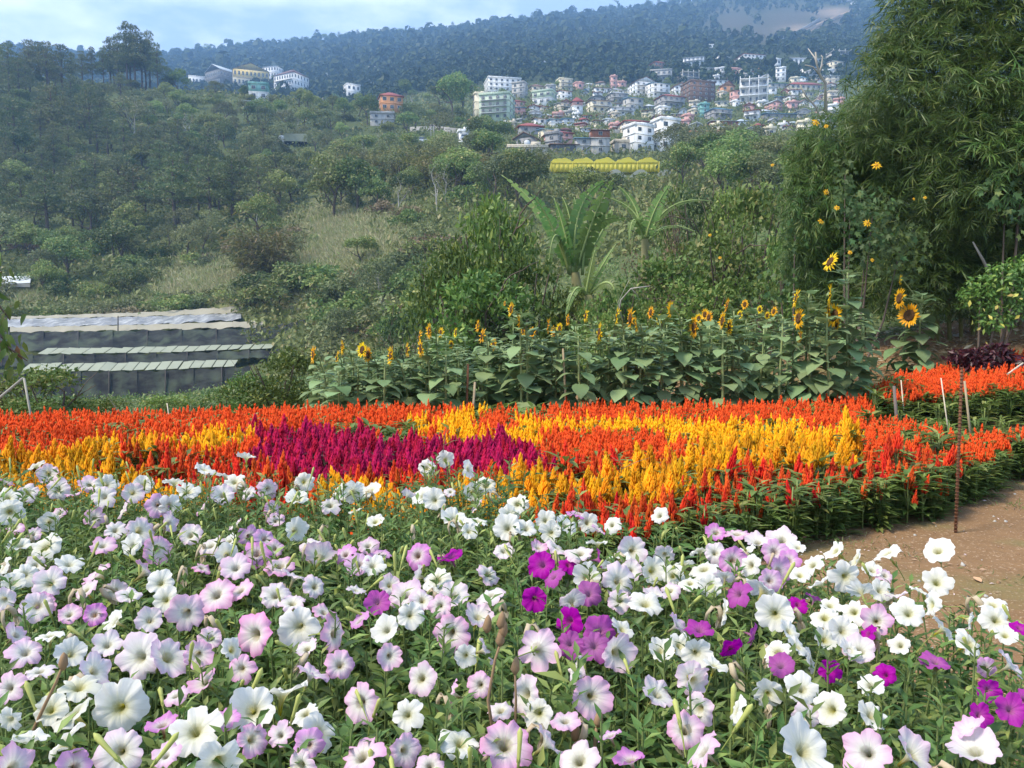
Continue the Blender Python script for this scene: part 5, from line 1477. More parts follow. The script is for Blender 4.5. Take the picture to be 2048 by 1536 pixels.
RUST = plain_mat('rusty_steel', (.20, .085, .04), (.10, .05, .03), .85, 40)
STAKE = plain_mat('stake_wood', (.42, .34, .22), (.28, .21, .13), .8, 15)
GSTAKE = plain_mat('grey_stake_wood', (.20, .16, .14), (.12, .10, .09), .85, 15)
WSTICK = plain_mat('white_stick', (.70, .62, .48), (.55, .46, .33), .7, 20)
stick('tall rusty ribbed steel rod standing in the orange celosias at the right', (1911, 1068), (1924, 735), 4.55, .0085, RUST, 'steel_rod', cat='rod', rebar=True)
stick('pale upright pole in the middle of the sunflower row', (1132, 812), (1126, 697), 8.35, .012, STAKE, 'pole', cat='pole')
stick('short light wooden stake left of the sunflower centre, beside a brown one', (945, 838), (950, 764), 8.2, .014, STAKE)
stick('dark brown stake next to the short light one among sunflowers', (933, 838), (936, 728), 8.3, .014, RUST)
stick('grey stake with a wire tie between the two right celosia blocks', (1795, 862), (1788, 772), 7.6, .016, GSTAKE)
stick('thin white stick behind the grey tied stake', (1806, 806), (1802, 760), 8.2, .006, WSTICK)
stick('thin white leaning stick in the right back celosia block', (1899, 880), (1882, 756), 7.3, .006, WSTICK)
stick('slender brown stick just right of the tall rusty rod', (1942, 880), (1929, 762), 7.3, .011, STAKE)
stick('pale stick slanting up beside the maroon shrub', (1988, 768), (2046, 726), 9.4, .012, WSTICK, 'stick', cat='stick')
stick('thin dark stick left of the right tall sunflowers', (1611, 795), (1609, 720), 8.6, .014, RUST)
stick('thin pale twig above the left back celosias', (338, 835), (334, 806), 8.2, .006, WSTICK, 'twig', cat='twig')
GRASSB = leaf_mat('grass_blades', (.10, .15, .04), (.18, .22, .08), (.35, .30, .18), nscale=4, trans=.3, third=.15)
BLADE = leaf_tpl(4, .05, .3, -.55, .3)
def grass_clump(label, px, py, Y, h, n, spread=.1):
    base = pt(px, py, Y); base[2] = terrain(base[0], Y)
    root = thing('grass_clump', label, 'grass', base)
    d = nrm(R.normal(size=(n, 3)) * [.3, .3, 0] + [0, 0, 1])
    X, Yv, Z = axes(d, nrm(R.normal(size=(n, 3)) * [1, 1, .1]))
    mb = MB(); mb.scatter(BLADE, R.normal(size=(n, 3)) * [spread, spread, 0], X, Yv, Z, h * R.uniform(.5, 1.1, n))
    ob('blades', mb.mesh('grass_clump_blades', GRASSB), root)
grass_clump('tall green grass blades behind the left celosias', 262, 840, 8.5, .5, 14)
grass_clump('pale dry grass blades behind the left celosias', 255, 850, 8.2, .32, 16)
grass_clump('upright grass blades below the front shade house', 378, 845, 8.8, .62, 16)
grass_clump('few thin grass stems on the dirt path at the right', 1935, 1190, 2.9, .22, 7, .04)

# ---------------------------------------------------------------- sunflowers
SLEAF = leaf_mat('sunflower_leaves', (.165, .250, .100), (.275, .365, .175), None, rough=.6, trans=.28, nscale=2.2, objvar=.22, spec=.25)
SPETAL = leaf_mat('sunflower_petals', (.92, .50, .008), (.95, .66, .02), None, rough=.5, trans=.35, nscale=9, objvar=.08)
SDISC = plain_mat('sunflower_disc', (.045, .022, .010), (.14, .07, .02), .95, 60, bump=.6)
SBRACT = plain_mat('sunflower_bracts', (.14, .22, .06), (.20, .27, .09), .6, 20)
SSTEM = plain_mat('sunflower_stem', (.22, .29, .11), (.28, .32, .14), .7, 12)
def sun_leaf(s):
    g = np.random.default_rng(s); mb = MB()
    n = 7
    t = np.linspace(0, 1, n + 1)
    prof = np.array([.20, .38, .44, .43, .36, .26, .12, .0]) * g.uniform(.85, 1.1)
    back = np.array([-.10, -.02, 0, 0, 0, 0, 0, 0])
    droop = g.uniform(.12, .55); V, Q = [], []
    for i, a in enumerate(t):
        yy = a * (1 - .25 * droop * a); zz = -droop * a * a * .75
        for sx, f in ((-1, .5), (-.5, .15), (0, 0), (.5, .15), (1, .5)):
            wob = g.normal() * .012 if abs(sx) == 1 else 0
            V.append([sx * prof[i], yy + (back[i] if abs(sx) == 1 else back[i] * .5), zz + f * prof[i] * .35 - (abs(sx) == 1) * .03 + wob])
    for i in range(n):
        for j in range(4): Q.append([i * 5 + j, i * 5 + j + 1, (i + 1) * 5 + j + 1, (i + 1) * 5 + j])
    V = np.array(V) + [0, .42, -.02]
    mb.add(V, Q)
    mb.tube([[0, 0, -.12], [0, .22, -.02], [0, .44, -.02]], [.018, .014, .010], 5, m=1)
    return mb.mesh('sunflower_leaf', [SLEAF, SSTEM], True)
SLEAVES = [sun_leaf(i) for i in range(6)]
def sun_head_meshes(s):
    g = np.random.default_rng(s)
    pet = MB()
    for ring, n, l in ((0, 19, .56), (1, 17, .49)):
        a = np.arange(n) * 2 * math.pi / n + ring * .17 + g.normal(size=n) * .06
        d = np.stack([np.cos(a), np.sin(a), g.normal(size=n) * .22 + .10 + ring * .25], 1)
        X, Yv, Z = axes(d, np.tile([0, 0, 1.], (n, 1)))
        pet.scatter(leaf_tpl(3, .34, .2, g.uniform(-.3, .1), .4), np.stack([np.cos(a) * .40, np.sin(a) * .40, np.full(n, .02)], 1), X, Yv, Z, l * g.uniform(.85, 1.15, n))
    th = np.arange(16) * 2 * math.pi / 16
    disc = MB(); V, Q = [], []
    for r, z in ((.46, .03), (.41, .13), (.30, .17), (.15, .13), (.02, .10)): V += [[math.cos(t) * r, math.sin(t) * r, z] for t in th]
    for i in range(4): Q += [[i * 16 + j, i * 16 + (j + 1) % 16, (i + 1) * 16 + (j + 1) % 16, (i + 1) * 16 + j] for j in range(16)]
    disc.add(V, Q)
    br = MB(); V, Q = [], []
    for r, z in ((.53, .02), (.46, -.10), (.22, -.20), (.07, -.36)): V += [[math.cos(t) * r, math.sin(t) * r, z] for t in th]
    for i in range(3): Q += [[i * 16 + (j + 1) % 16, i * 16 + j, (i + 1) * 16 + j, (i + 1) * 16 + (j + 1) % 16] for j in range(16)]
    br.add(V, Q)
    a = np.arange(15) * .4189
    d = np.stack([np.cos(a), np.sin(a), g.normal(size=15) * .3 - .15], 1)
    X, Yv, Z = axes(d, np.tile([0, 0, 1.], (15, 1)))
    br.scatter(leaf_tpl(2, .45, .1, -.3, .3), np.stack([np.cos(a) * .42, np.sin(a) * .42, np.full(15, -.06)], 1), X, Yv, Z, np.full(15, .28))
    return pet.mesh('sunflower_petals', SPETAL), disc.mesh('sunflower_disc', SDISC, True), br.mesh('sunflower_bracts', SBRACT)
SHEADS = [sun_head_meshes(i) for i in range(5)]
def place(px): return ('at the left end of the rows' if px < 760 else 'left of the middle stakes' if px < 930 else 'around the pale pole' if px < 1180 else
                       'right of the pale pole' if px < 1340 else 'in the right middle of the rows' if px < 1500 else 'behind the tall right plants' if px < 1580 else 'among the tall right plants')
def sunflower(px, top, Y, heads, label, group, nleaf=15, ls=.26, stem_px=None):
    x = (px - 1024) / FPX * Y
    base = np.array([x, Y, terrain(x, Y)])
    root = thing('sunflower', label, 'sunflower', base, group)
    H = max(.5, pt(px, top, Y)[2] - base[2])
    lean = R.normal(size=2) * .03
    sp = np.array([[0, 0, -.1], [lean[0], lean[1], H * .4], [lean[0] * .3, lean[1], H * .8], [0, 0, H]])
    mb = MB(); mb.tube(sp, [.017, .015, .011, .008], 6)
    ob('stem', mb.mesh('stem', SSTEM), root)
    n = nleaf
    a = R.uniform(0, 6.28)
    for i in range(n):
        q = .10 + .89 * (i + .5) / n
        a += 2.4 + R.normal() * .2
        d = np.array([math.cos(a), math.sin(a), (-.28 if q < .55 else -.02 if q < .85 else .3) + R.normal() * .25])
        s = ls * (1.05 - .38 * max(0, q - .72) / .28) * R.uniform(.85, 1.15)
        X, Yv, Z = axes(nrm(d)[None], np.array([[0, 0, 1.]]))
        z = q * H
        M = Matrix([[X[0, j], Yv[0, j], Z[0, j], (0, 0, z)[j] + np.interp(z, sp[:, 2], sp[:, j]) * (j < 2)] for j in range(3)] + [[0, 0, 0, 1]])
        ob('leaf', SLEAVES[R.integers(6)], root, M=M @ Matrix.Scale(s, 4))
    for i in range(5):                                            # the young leaves round the tip
        a += 1.3 + R.normal() * .2
        X, Yv, Z = axes(nrm([math.cos(a), math.sin(a), R.uniform(.1, .7)])[None], np.array([[0, 0, 1.]]))
        M = Matrix([[X[0, j], Yv[0, j], Z[0, j], (0, 0, H - .005 - .035 * i)[j]] for j in range(3)] + [[0, 0, 0, 1]])
        ob('leaf', SLEAVES[R.integers(6)], root, M=M @ Matrix.Scale(ls * R.uniform(.42, .75), 4))
    for hx, hy, hs, ori in heads:
        p = pt(hx, hy - 3, Y - .16) - base
        r = hs * 1.1 * Y / FPX / 2 / .85
        nz = nrm(np.array(side(hx, *(ori if isinstance(ori, tuple) else (ori + R.normal() * 8,)))) + R.normal(size=3) * .06)
        hd = SHEADS[R.integers(5)]
        head = ob('head', hd[2], root, M=rmat(nz, R.uniform(0, 6), r, p))
        ob('petals', hd[0], head); ob('disc', hd[1], head)
        mb = MB(); bk = p - nz * r * .3
        z0 = min(H, max(.3, bk[2] - .02))
        mb.tube([[np.interp(z0 - .12, sp[:, 2], sp[:, 0]), 0, z0 - .12], bk * [.5, .5, 0] + [0, 0, z0 + .03], bk], [.008, .007, .007], 5, cap=False)
        ob('flower_stalk', mb.mesh('flower_stalk', SSTEM), root)
    return root
def side(px, deg, up=.08):                                        # a head turned deg to the left of the line towards the path
    v = nrm(np.array([-(px - 1024) / FPX, -1.0])); a = math.radians(deg)
    return (v[0] * math.cos(a) + v[1] * math.sin(a), v[1] * math.cos(a) - v[0] * math.sin(a), up)
LFT, FRT = 80, 62
HEADS = [(628, 712, 32, 0), (686, 698, 28, 0), (675, 718, 25, 1), (725, 703, 27, 1), (737, 712, 27, 1), (783, 715, 34, 0), (815, 703, 25, 0), (840, 678, 27, 0), (843, 700, 34, 0), (860, 665, 28, 0), (882, 668, 18, 1), (912, 668, 18, 1),
 (903, 692, 16, 1), (957, 655, 22, 0), (965, 675, 27, 0), (988, 692, 24, 0), (1023, 622, 26, 0), (1040, 648, 30, 0), (1047, 665, 22, 1), (1065, 668, 20, 1), (1098, 655, 28, 0), (1108, 668, 24, 0), (1120, 660, 20, 1), (1137, 643, 22, 0),
 (1172, 635, 22, 0), (1200, 670, 40, 0), (1220, 680, 18, 0), (1235, 636, 32, 0), (1262, 640, 38, 0), (1274, 652, 30, 0), (1302, 628, 22, 0), (1318, 642, 18, 1), (1343, 622, 30, 0), (1390, 658, 38, 0), (1418, 638, 22, 0), (1446, 645, 32, 0),
 (1460, 657, 32, 1), (1455, 614, 26, 0), (1490, 612, 18, 1), (1480, 632, 16, 1), (1520, 622, 15, 1), (1548, 626, 17, 1), (1535, 634, 14, 1), (1010, 610, 9, 0), (1410, 632, 20, 1), (1398, 640, 18, 1)]
for px, py, s, o_ in HEADS:
    Y = 8.5 if s >= 26 else 9.4 if s >= 20 else 10.6
    Y += R.uniform(-.15, .25)
    sunflower(px + R.uniform(10, 20), py + 8 if s < 30 else py + 12, Y, [(px, py, s, FRT if o_ else LFT)],
              f'{"large headed" if s >= 30 else "small headed" if s < 20 else "yellow headed"} sunflower {"facing the camera" if o_ else "turned left"} {place(px)}', 'sunflowers in the rows behind the celosias', nleaf=26, ls=R.uniform(.155, .215))
# the tall right plants, one by one
sunflower(1615, 585, 8.6, [(1594, 600, 34, LFT), (1598, 640, 36, (66, .1)), (1602, 676, 24, LFT)], 'tall sunflower with three yellow heads in a column, left of the tallest plant', None, 40, .215)
sunflower(1690, 545, 8.55, [(1661, 527, 34, (62, .45))], 'tallest sunflower, its bright head above all others against the bamboo', None, 40, .215)
sunflower(1700, 600, 8.7, [(1662, 590, 34, LFT), (1668, 634, 40, (45, .1)), (1660, 622, 28, LFT), (1674, 652, 22, LFT)], 'bushy sunflower with a cluster of heads under the tallest one', None, 42, .225)
sunflower(1840, 590, 10.7, [(1800, 600, 36, (66, .1)), (1819, 634, 40, (24, .05)), (1802, 563, 18, LFT)], 'separate tall sunflower at the far right with a head facing the camera', None, 42, .225)
sunflower(1815, 640, 10.9, [], 'flowerless sunflower stalk half hidden behind the far right sunflower', None, 26, .24)
# leafy plants without an open head filling the rows
for i in range(62):
    px = np.linspace(632, 1735, 62)[i] + R.uniform(-12, 12)
    top = np.interp(px, [620, 760, 900, 1050, 1250, 1500, 1600, 1740], [744, 728, 704, 680, 668, 652, 632, 616]) + R.uniform(-8, 14)
    sunflower(px, top, R.uniform(8.25, 9.9), [], f'leafy sunflower without an open head {place(px)}', 'leafy sunflowers without an open head', nleaf=26, ls=R.uniform(.155, .215))

# ---------------------------------------------------------------- celosia beds
def plume_mat(name, c1, c2, c3):
    m, t, o = node_mat(name)
    g = t.nodes.new('ShaderNodeNewGeometry'); oi = t.nodes.new('ShaderNodeObjectInfo')
    f = math_n(t, 'ADD', math_n(t, 'MULTIPLY', g.outputs['Random Per Island'], .55), math_n(t, 'MULTIPLY', noise_n(t, 2.2, 3), .45))
    c = ramp_n(t, f, [(.2, c1), (.5, c2), (.85, c3)])
    u = t.nodes.new('ShaderNodeUVMap'); sx = t.nodes.new('ShaderNodeSeparateXYZ'); t.links.new(u.outputs[0], sx.inputs[0])
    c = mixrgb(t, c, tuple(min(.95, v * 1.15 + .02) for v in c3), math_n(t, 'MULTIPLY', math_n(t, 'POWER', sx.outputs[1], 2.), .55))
    hs = t.nodes.new('ShaderNodeHueSaturation')
    t.links.new(math_n(t, 'ADD', math_n(t, 'MULTIPLY', oi.outputs['Random'], .026), .486), hs.inputs['Hue'])
    t.links.new(math_n(t, 'ADD', math_n(t, 'MULTIPLY', math_n(t, 'FRACT', math_n(t, 'MULTIPLY', oi.outputs['Random'], 5.3)), .5), .72), hs.inputs['Value'])
    t.links.new(c, hs.inputs['Color'])
    finish(t, o, hs.outputs[0], .75, .35, .15)
    return m
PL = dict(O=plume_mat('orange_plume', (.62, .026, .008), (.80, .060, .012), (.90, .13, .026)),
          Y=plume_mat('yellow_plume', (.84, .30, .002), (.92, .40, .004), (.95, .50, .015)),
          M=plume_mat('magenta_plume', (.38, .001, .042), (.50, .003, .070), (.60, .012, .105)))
CLEAF = leaf_mat('celosia_leaves', (.080, .140, .028), (.185, .245, .052), (.27, .29, .08), nscale=5, trans=.3, third=.1)
CREDL = leaf_mat('celosia_red_leaves', (.060, .030, .020), (.085, .075, .030), (.10, .02, .03), nscale=5, trans=.3, third=.2)
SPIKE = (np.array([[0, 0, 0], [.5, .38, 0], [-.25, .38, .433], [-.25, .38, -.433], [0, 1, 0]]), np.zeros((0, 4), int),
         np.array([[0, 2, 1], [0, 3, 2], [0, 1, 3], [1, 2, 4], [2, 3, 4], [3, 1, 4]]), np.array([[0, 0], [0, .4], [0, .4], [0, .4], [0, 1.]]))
def plume(s, n, h, r, kind):
    g = np.random.default_rng(s)
    mb = MB()
    q = np.sort(g.random(n)) ** 1.15
    a = np.arange(n) * 2.399 + g.normal(size=n) * .3
    rad = r * (1 - q) ** .75 * (.35 if kind != 'O' else .45)
    C = np.stack([np.cos(a) * rad, np.sin(a) * rad, q * h * .86], 1)
    out = (1 - q) * (.50 if kind == 'Y' else .38) + .05
    d = nrm(np.stack([np.cos(a) * out, np.sin(a) * out, np.ones(n)], 1) + g.normal(size=(n, 3)) * .10)
    X, Yv, Z = axes(d, sphere_dirs(n))
    l = h * (.16 + .20 * (1 - q)) * g.uniform(.7, 1.25, n)
    w = np.stack([np.full(n, .0135) * g.uniform(.7, 1.3, n), l, np.full(n, .0135) * g.uniform(.7, 1.3, n)], 1)
    mb.scatter(SPIKE, C, X, Yv, Z, w)
    mb.scatter(SPIKE, np.zeros((1, 3)), np.array([[1., 0, 0]]), np.array([[0, 0, 1.]]), np.array([[0, -1., 0]]), np.array([[r * .9, h * 1.02, r * .9]]))
    return mb
PSPEC = dict(O=(100, .165, .040), Y=(125, .185, .048), M=(130, .185, .054))
PMB = {k: [plume(i * 11 + ord(k), PSPEC[k][0], PSPEC[k][1], PSPEC[k][2], k) for i in range(6)] for k in 'OYM'}
PME = {k: [m.mesh(dict(O='orange', Y='yellow', M='magenta')[k] + '_plume', PL[k]) for m in PMB[k]] for k in 'OYM'}
PLOW = {k: [plume(i * 13 + ord(k), 34, PSPEC[k][1], PSPEC[k][2], k) for i in range(4)] for k in 'OYM'}
CL_T = leaf_tpl(3, .30, .3, -.3, .4)
def cel_foliage(s, red=False, n=40):
    g = np.random.default_rng(s); mb = MB()
    a = np.arange(n) * 2.4 + g.normal(size=n) * .3
    z = g.uniform(.02, .30, n)
    C = np.stack([np.cos(a) * .012, np.sin(a) * .012, z], 1)
    d = nrm(np.stack([np.cos(a), np.sin(a), g.uniform(.15, .9, n)], 1))
    X, Yv, Z = axes(d, np.tile([0, 0, 1.], (n, 1)))
    mb.scatter(CL_T, C, X, Yv, Z, g.uniform(.08, .135, n))
    mb.tube([[0, 0, -.04], [.004, .003, .15], [0, 0, .3]], [.006, .005, .004], 5, m=1)
    for q in range(4):
        t = g.uniform(0, 6.28); mb.tube([[0, 0, .1], [math.cos(t) * .04, math.sin(t) * .04, .28]], [.004, .003], 4, m=1, cap=False)
    return mb
CFMB = {r: [cel_foliage(i + 40 * r, r) for i in range(5)] for r in (0, 1)}
CF = {r: [m.mesh('celosia_foliage', [CREDL if r else CLEAF, STEM]) for m in CFMB[r]] for r in (0, 1)}
# colours of the beds: rows of the survey (row of the plume in the photograph -> colour every 64 columns)
MAPR = [(770, '...........................oOOOO'), (800, '....OOOOOOOOOOO..OOOOOOOOOOoOOOO'), (820, 'OOOOoOOOOOOOOOYOOOOOOOOOOOOoOOOO'), (838, 'OOO.OOOOOOO..YYOYYYYYYYYYOOOoOOO'),
        (856, 'OOOOOOYYMMMM.OYYYOOOOYYYYYYO.OOO'), (872, 'OOOYYYYOMMMMMMMMMOOOOOYYYYYOO.oo'), (890, 'OOYYYOOOMMMMMMMMMOOOOOYYYYYOOOOO'), (908, 'YYYOOOOOMMMMMMMMMOOOOYYYYYYOOOOO'),
        (926, 'YYYOOOOOMMMMOOMMOOOYYYYOOOOOOOOO'), (944, 'YYYYOOOOOOOOOOOOOYYYYYOOOOOOOOOO'), (962, 'YYYYYOOOOOYYOOYYYYYYYOOOOOOOOOOO'), (985, 'YYYYYYOOOOYYYYYYYOOOOOOOOOOOOOOO'), (1010, 'YYYYYYYOOOOYYYYYOOOOOOOOOOOOOOOO'), (1040, 'OOOOOOOOOOOOOOOOOOOOOOOOOOOOOOOO'), (1100, 'OOOOOOOOOOOOOOOOOOOOOOOOOOOOOOOO')]
def colour_at(px, py):
    px = px + R.normal() * 9; py = py + R.normal() * 3.5
    r = min(range(len(MAPR)), key=lambda i: abs(MAPR[i][0] - py))
    return MAPR[r][1][int(min(31, max(0, px // 64)))]
def front_edge(px): return float(np.interp(px, [0, 900, 1300, 1560, 1700, 1900, 2048, 2300], [3.6, 3.5, 3.75, 4.25, 4.5, 4.9, 6.1, 7.0]))
def tall(P): return float(np.interp(P[1], [3.5, 5.2, 8.3], [.74, .84, 1.02]))     # the bed stands higher towards the sunflowers
CEL = []
sp = .128
for iy, Y in enumerate(np.arange(3.5, 10.7, sp * .92)):
    for x in np.arange(-6.6, 7.2, sp) + (iy % 2) * sp / 2:
        x_, y_ = x + R.normal() * .025, Y + R.normal() * .025
        px = 1024 + FPX * x_ / y_
        if px < -60 or px > 2110 or y_ < front_edge(px): continue
        back = float(np.interp(px, [0, 600, 1000, 1700, 1800, 2048], [7.7, 8.15, 8.2, 8.35, 10.4, 10.6]))
        if y_ > back: continue
        gap = px > 1745 and float(np.interp(px, [1745, 1850, 1960, 2048], [7.7, 6.9, 6.2, 6.7])) < y_ < float(np.interp(px, [1745, 1850, 2048], [8.0, 8.5, 8.5]))     # the path between the two right blocks
        if gap:
            if R.random() < .22: CEL.append((np.array([x_, y_, terrain(x_, y_) - .06]), 'L', px, 870))
            continue
        P = np.array([x_, y_, terrain(x_, y_)])
        py = proj(P + [0, 0, .42 * tall(P)])[1]
        c = colour_at(px, py)
        if c == '.': c = 'L' if R.random() < .8 else 'O'
        if c == 'o': c = 'O' if R.random() < .5 else 'L'
        CEL.append((P, c, px, py))
seen = lambda e: proj(e[0] + [0, 0, .48 * tall(e[0])])[1] < (np.interp(e[2], [0, 100, 400, 800, 880, 1000, 1200, 1500, 2048], [955, 950, 975, 985, 930, 1000, 1050, 1080, 1400]) + 40)
CEL = [e for e in CEL if seen(e)]
CEL.sort(key=lambda e: e[0][1])
def patch(c, px, py):
    if c == 'M': return 'left half of the magenta patch' if px < 745 else 'right half of the magenta patch'
    if c == 'Y': return ('left yellow band' if px < 520 else 'yellow fringe behind the magenta patch' if py < 875 and px < 1020 else 'broad yellow patch at the right' if px > 1320 and py < 940 else
                         'yellow strip behind the orange centre' if py < 880 else 'yellow band in front of the magenta patch')
    if py < 850: return 'back row before the sunflowers' if px < 1745 else 'separate right back block'
    if px < 560: return 'orange patch left of the magenta'
    if px < 1040 and py < 1000: return 'thin orange strip in front of the magenta'
    if py < 925 and px < 1380: return 'orange patch between the yellow bands'
    return 'front right orange block beside the path'
CN = dict(O='orange', Y='yellow', M='magenta')
count = dict(O=0, Y=0, M=0, L=0)
stuff = dict(O=[], Y=[], M=[], L=[])
for P, c, px, py in CEL:
    red = c == 'M'
    if count[c] >= 295:
        stuff[c].append(P); continue
    count[c] += 1
    s = R.uniform(.84, 1.16) * tall(P) * (1.25 if R.random() < .06 and c != 'M' else 1) * (.95 if c == 'M' else 1)
    front = P[1] < front_edge(px) + .22 and px > 1350
    Rz = Matrix.Rotation(R.uniform(0, 6.28), 4, 'Z')
    if c == 'L':
        root = thing('leafy_celosia', 'leafy green celosia without plumes, ' + ('in the gap between the two right blocks' if px > 1745 else 'among the plumes left of the magenta' if px < 560 else 'among the plumes behind the magenta patch' if px < 1000 else 'among the plumes of the back row at right'), 'celosia', P, 'leafy celosias without plumes')
        ob('leaves', CF[0][R.integers(5)], root, M=Rz @ Matrix.Scale(s * 1.1, 4))
        continue
    root = thing(f'{CN[c]}_celosia', f'{CN[c]} plumed celosia in the {patch(c, px, py)}', 'celosia', P, f'{CN[c]} celosias of the {patch(c, px, py)}')
    ob('foliage', CF[1 if red else 0][R.integers(5)], root, M=Rz @ Matrix.Scale(s * (1.05 if not front else 1.2), 4))
    npl = R.integers(1, 4) if front else 4
    for i in range(npl):
        a = R.uniform(0, 6.28); q = 0 if i == 0 else R.uniform(.045, .085)
        h = (.26 if i == 0 else R.uniform(.19, .26)) * s * (R.uniform(.6, 1.0) if front else 1)
        sc = (1.0 if i == 0 else R.uniform(.65, 1.0)) * s * R.uniform(.85, 1.2)
        wide = R.uniform(.8, 1.1) if c != 'O' else R.uniform(.6, .85)
        M = Matrix.Translation((math.cos(a) * q, math.sin(a) * q, h)) @ Matrix.Rotation(R.normal() * .12, 4, 'X') @ Matrix.Rotation(R.normal() * .12, 4, 'Y') @ Matrix.Rotation(a, 4, 'Z') @ Matrix.Diagonal((sc * wide, sc * wide, sc, 1))
        ob('plume', PME[c][R.integers(6)], root, M=M)
def celosia_mass(name, pts, c, label=None):
    if not pts: return
    P = np.array(pts); mb = MB()
    def tplof(m): return (np.concatenate(m.V), np.concatenate(m.Q) if m.Q else np.zeros((0, 4), int), np.concatenate(m.T) if m.T else np.zeros((0, 3), int), np.concatenate(m.UV))
    n = len(P)
    if c != 'L':
        for v in range(4):
            for rep in range(5 if c == 'O' else 4):
                q = R.integers(0, 4, n) == v
                k = q.sum()
                if not k: continue
                a = R.uniform(0, 6.28, k)
                off = np.stack([np.cos(a), np.sin(a), np.zeros(k)], 1) * R.uniform(0, .07, (k, 1)) + np.stack([np.zeros(k), np.zeros(k), R.uniform(.19, .27, k) * np.interp(P[q][:, 1], [3.5, 5.2, 8.3], [.74, .84, 1.02])], 1)
                X = np.stack([np.cos(a), np.sin(a), np.zeros(k)], 1); Z = nrm(np.stack([R.normal(size=k) * .12, R.normal(size=k) * .12, np.ones(k)], 1)); Yv = nrm(np.cross(Z, X)); X = np.cross(Yv, Z)
                mb.scatter(tplof(PLOW[c][v]), P[q] + off, X, Yv, Z, np.stack([R.uniform(.6, .9, k), R.uniform(.6, .9, k), R.uniform(.75, 1.15, k)], 1) * np.interp(P[q][:, 1], [3.5, 5.2, 8.3], [.74, .84, 1.02])[:, None], 0)
    for v in range(5):
        q = R.integers(0, 5, n) == v; k = q.sum()
        if not k: continue
        a = R.uniform(0, 6.28, k)
        X = np.stack([np.cos(a), np.sin(a), np.zeros(k)], 1); Z = np.tile([0, 0, 1.], (k, 1)); Yv = np.cross(Z, X)
        mb.scatter(tplof(CFMB[1 if c == 'M' else 0][v]), P[q], X, Yv, Z, R.uniform(.72, 1.18, k) * np.interp(P[q][:, 1], [3.5, 5.2, 8.3], [.74, .84, 1.02]), 1)
    tag(ob(name, mb.mesh(name, [PL.get(c, CLEAF), CREDL if c == 'M' else CLEAF])), kind='stuff')
celosia_mass('orange_celosia', stuff['O'], 'O')
celosia_mass('yellow_celosia', stuff['Y'], 'Y')
celosia_mass('magenta_celosia', stuff['M'], 'M')
skirt = []
for px in np.arange(1000, 2100, 4.0):                            # leafy skirt of the bed along the path
    if R.random() < .5:
        Y = front_edge(px) + R.uniform(-.10, .22); x = (px - 1024) / FPX * Y
        skirt.append(np.array([x, Y, terrain(x, Y) - .03]))
for px in np.arange(1760, 2100, 7.0):
    Y = R.uniform(8.25, 8.75); x = (px - 1024) / FPX * Y
    skirt.append(np.array([x, Y, terrain(x, Y)]))
celosia_mass('celosia_foliage', stuff['L'] + skirt, 'L')
# a tall single plume standing out of the left back row, weed stalks over the magenta patch
print('celosia', count, {k: len(v) for k, v in stuff.items()})

# ---------------------------------------------------------------- petunia bed
PLEAF = leaf_mat('petunia_leaves', (.070, .135, .030), (.170, .255, .062), (.27, .34, .09), rough=.5, nscale=7, trans=.28, third=.12, objvar=.22)
PSTEM = plain_mat('petunia_stem', (.14, .20, .06), (.20, .24, .09), .6, 25)
PTUBE = plain_mat('petunia_calyx', (.26, .34, .08), (.36, .40, .12), .6, 25, trans=.2)
PBUD = plain_mat('petunia_bud', (.46, .52, .12), (.58, .58, .22), .55, 30, trans=.3)
PWILT = plain_mat('wilted_petals', (.66, .58, .42), (.52, .40, .26), .75, 30, trans=.3)
DRYST = plain_mat('dry_seed_stalk', (.34, .22, .12), (.22, .14, .08), .8, 20)
def petal_mat(name, rim, mid, centre, throat, vein, tlc=.42):
    m, t, o = node_mat(name)
    u = t.nodes.new('ShaderNodeUVMap'); sx = t.nodes.new('ShaderNodeSeparateXYZ'); t.links.new(u.outputs[0], sx.inputs[0])
    tc = t.nodes.new('ShaderNodeTexCoord')
    nz = noise_n(t, 3.0, 3, tc.outputs['Object'])
    v = math_n(t, 'ADD', sx.outputs[1], math_n(t, 'MULTIPLY', math_n(t, 'SUBTRACT', nz, .5), .22))
    c = ramp_n(t, v, [(.05, throat), (.24, tuple(a * .6 + b * .4 for a, b in zip(throat, centre))), (.36, centre), (.66, mid), (.98, rim)])
    # the five folds and the fine veins
    w = math_n(t, 'ABSOLUTE', math_n(t, 'SUBTRACT', math_n(t, 'FRACT', math_n(t, 'MULTIPLY', sx.outputs[0], 5.0)), .5))
    fold = math_n(t, 'MULTIPLY', math_n(t, 'LESS_THAN', w, .035), math_n(t, 'SUBTRACT', .85, sx.outputs[1]))
    fold.node.use_clamp = True
    c = mixrgb(t, c, vein, fold)
    mp = t.nodes.new('ShaderNodeMapping'); mp.inputs['Scale'].default_value = (75, 2.2, 1)
    t.links.new(u.outputs[0], mp.inputs['Vector'])
    vn = noise_n(t, 1.0, 2, mp.outputs['Vector'])
    c = mixrgb(t, c, vein, math_n(t, 'MULTIPLY', math_n(t, 'GREATER_THAN', vn, .60), .14))
    oi = t.nodes.new('ShaderNodeObjectInfo'); hs = t.nodes.new('ShaderNodeHueSaturation')
    t.links.new(c, hs.inputs['Color'])
    t.links.new(math_n(t, 'ADD', math_n(t, 'MULTIPLY', oi.outputs['Random'], .5), .75), hs.inputs['Saturation'])
    t.links.new(math_n(t, 'ADD', math_n(t, 'MULTIPLY', math_n(t, 'FRACT', math_n(t, 'MULTIPLY', oi.outputs['Random'], 9.1)), .10), .93), hs.inputs['Value'])
    finish(t, o, hs.outputs[0], .6, tlc, .2, vn, .4, .003)
    return m
G_ = (.40, .36, .06); W_ = (.80, .80, .78)
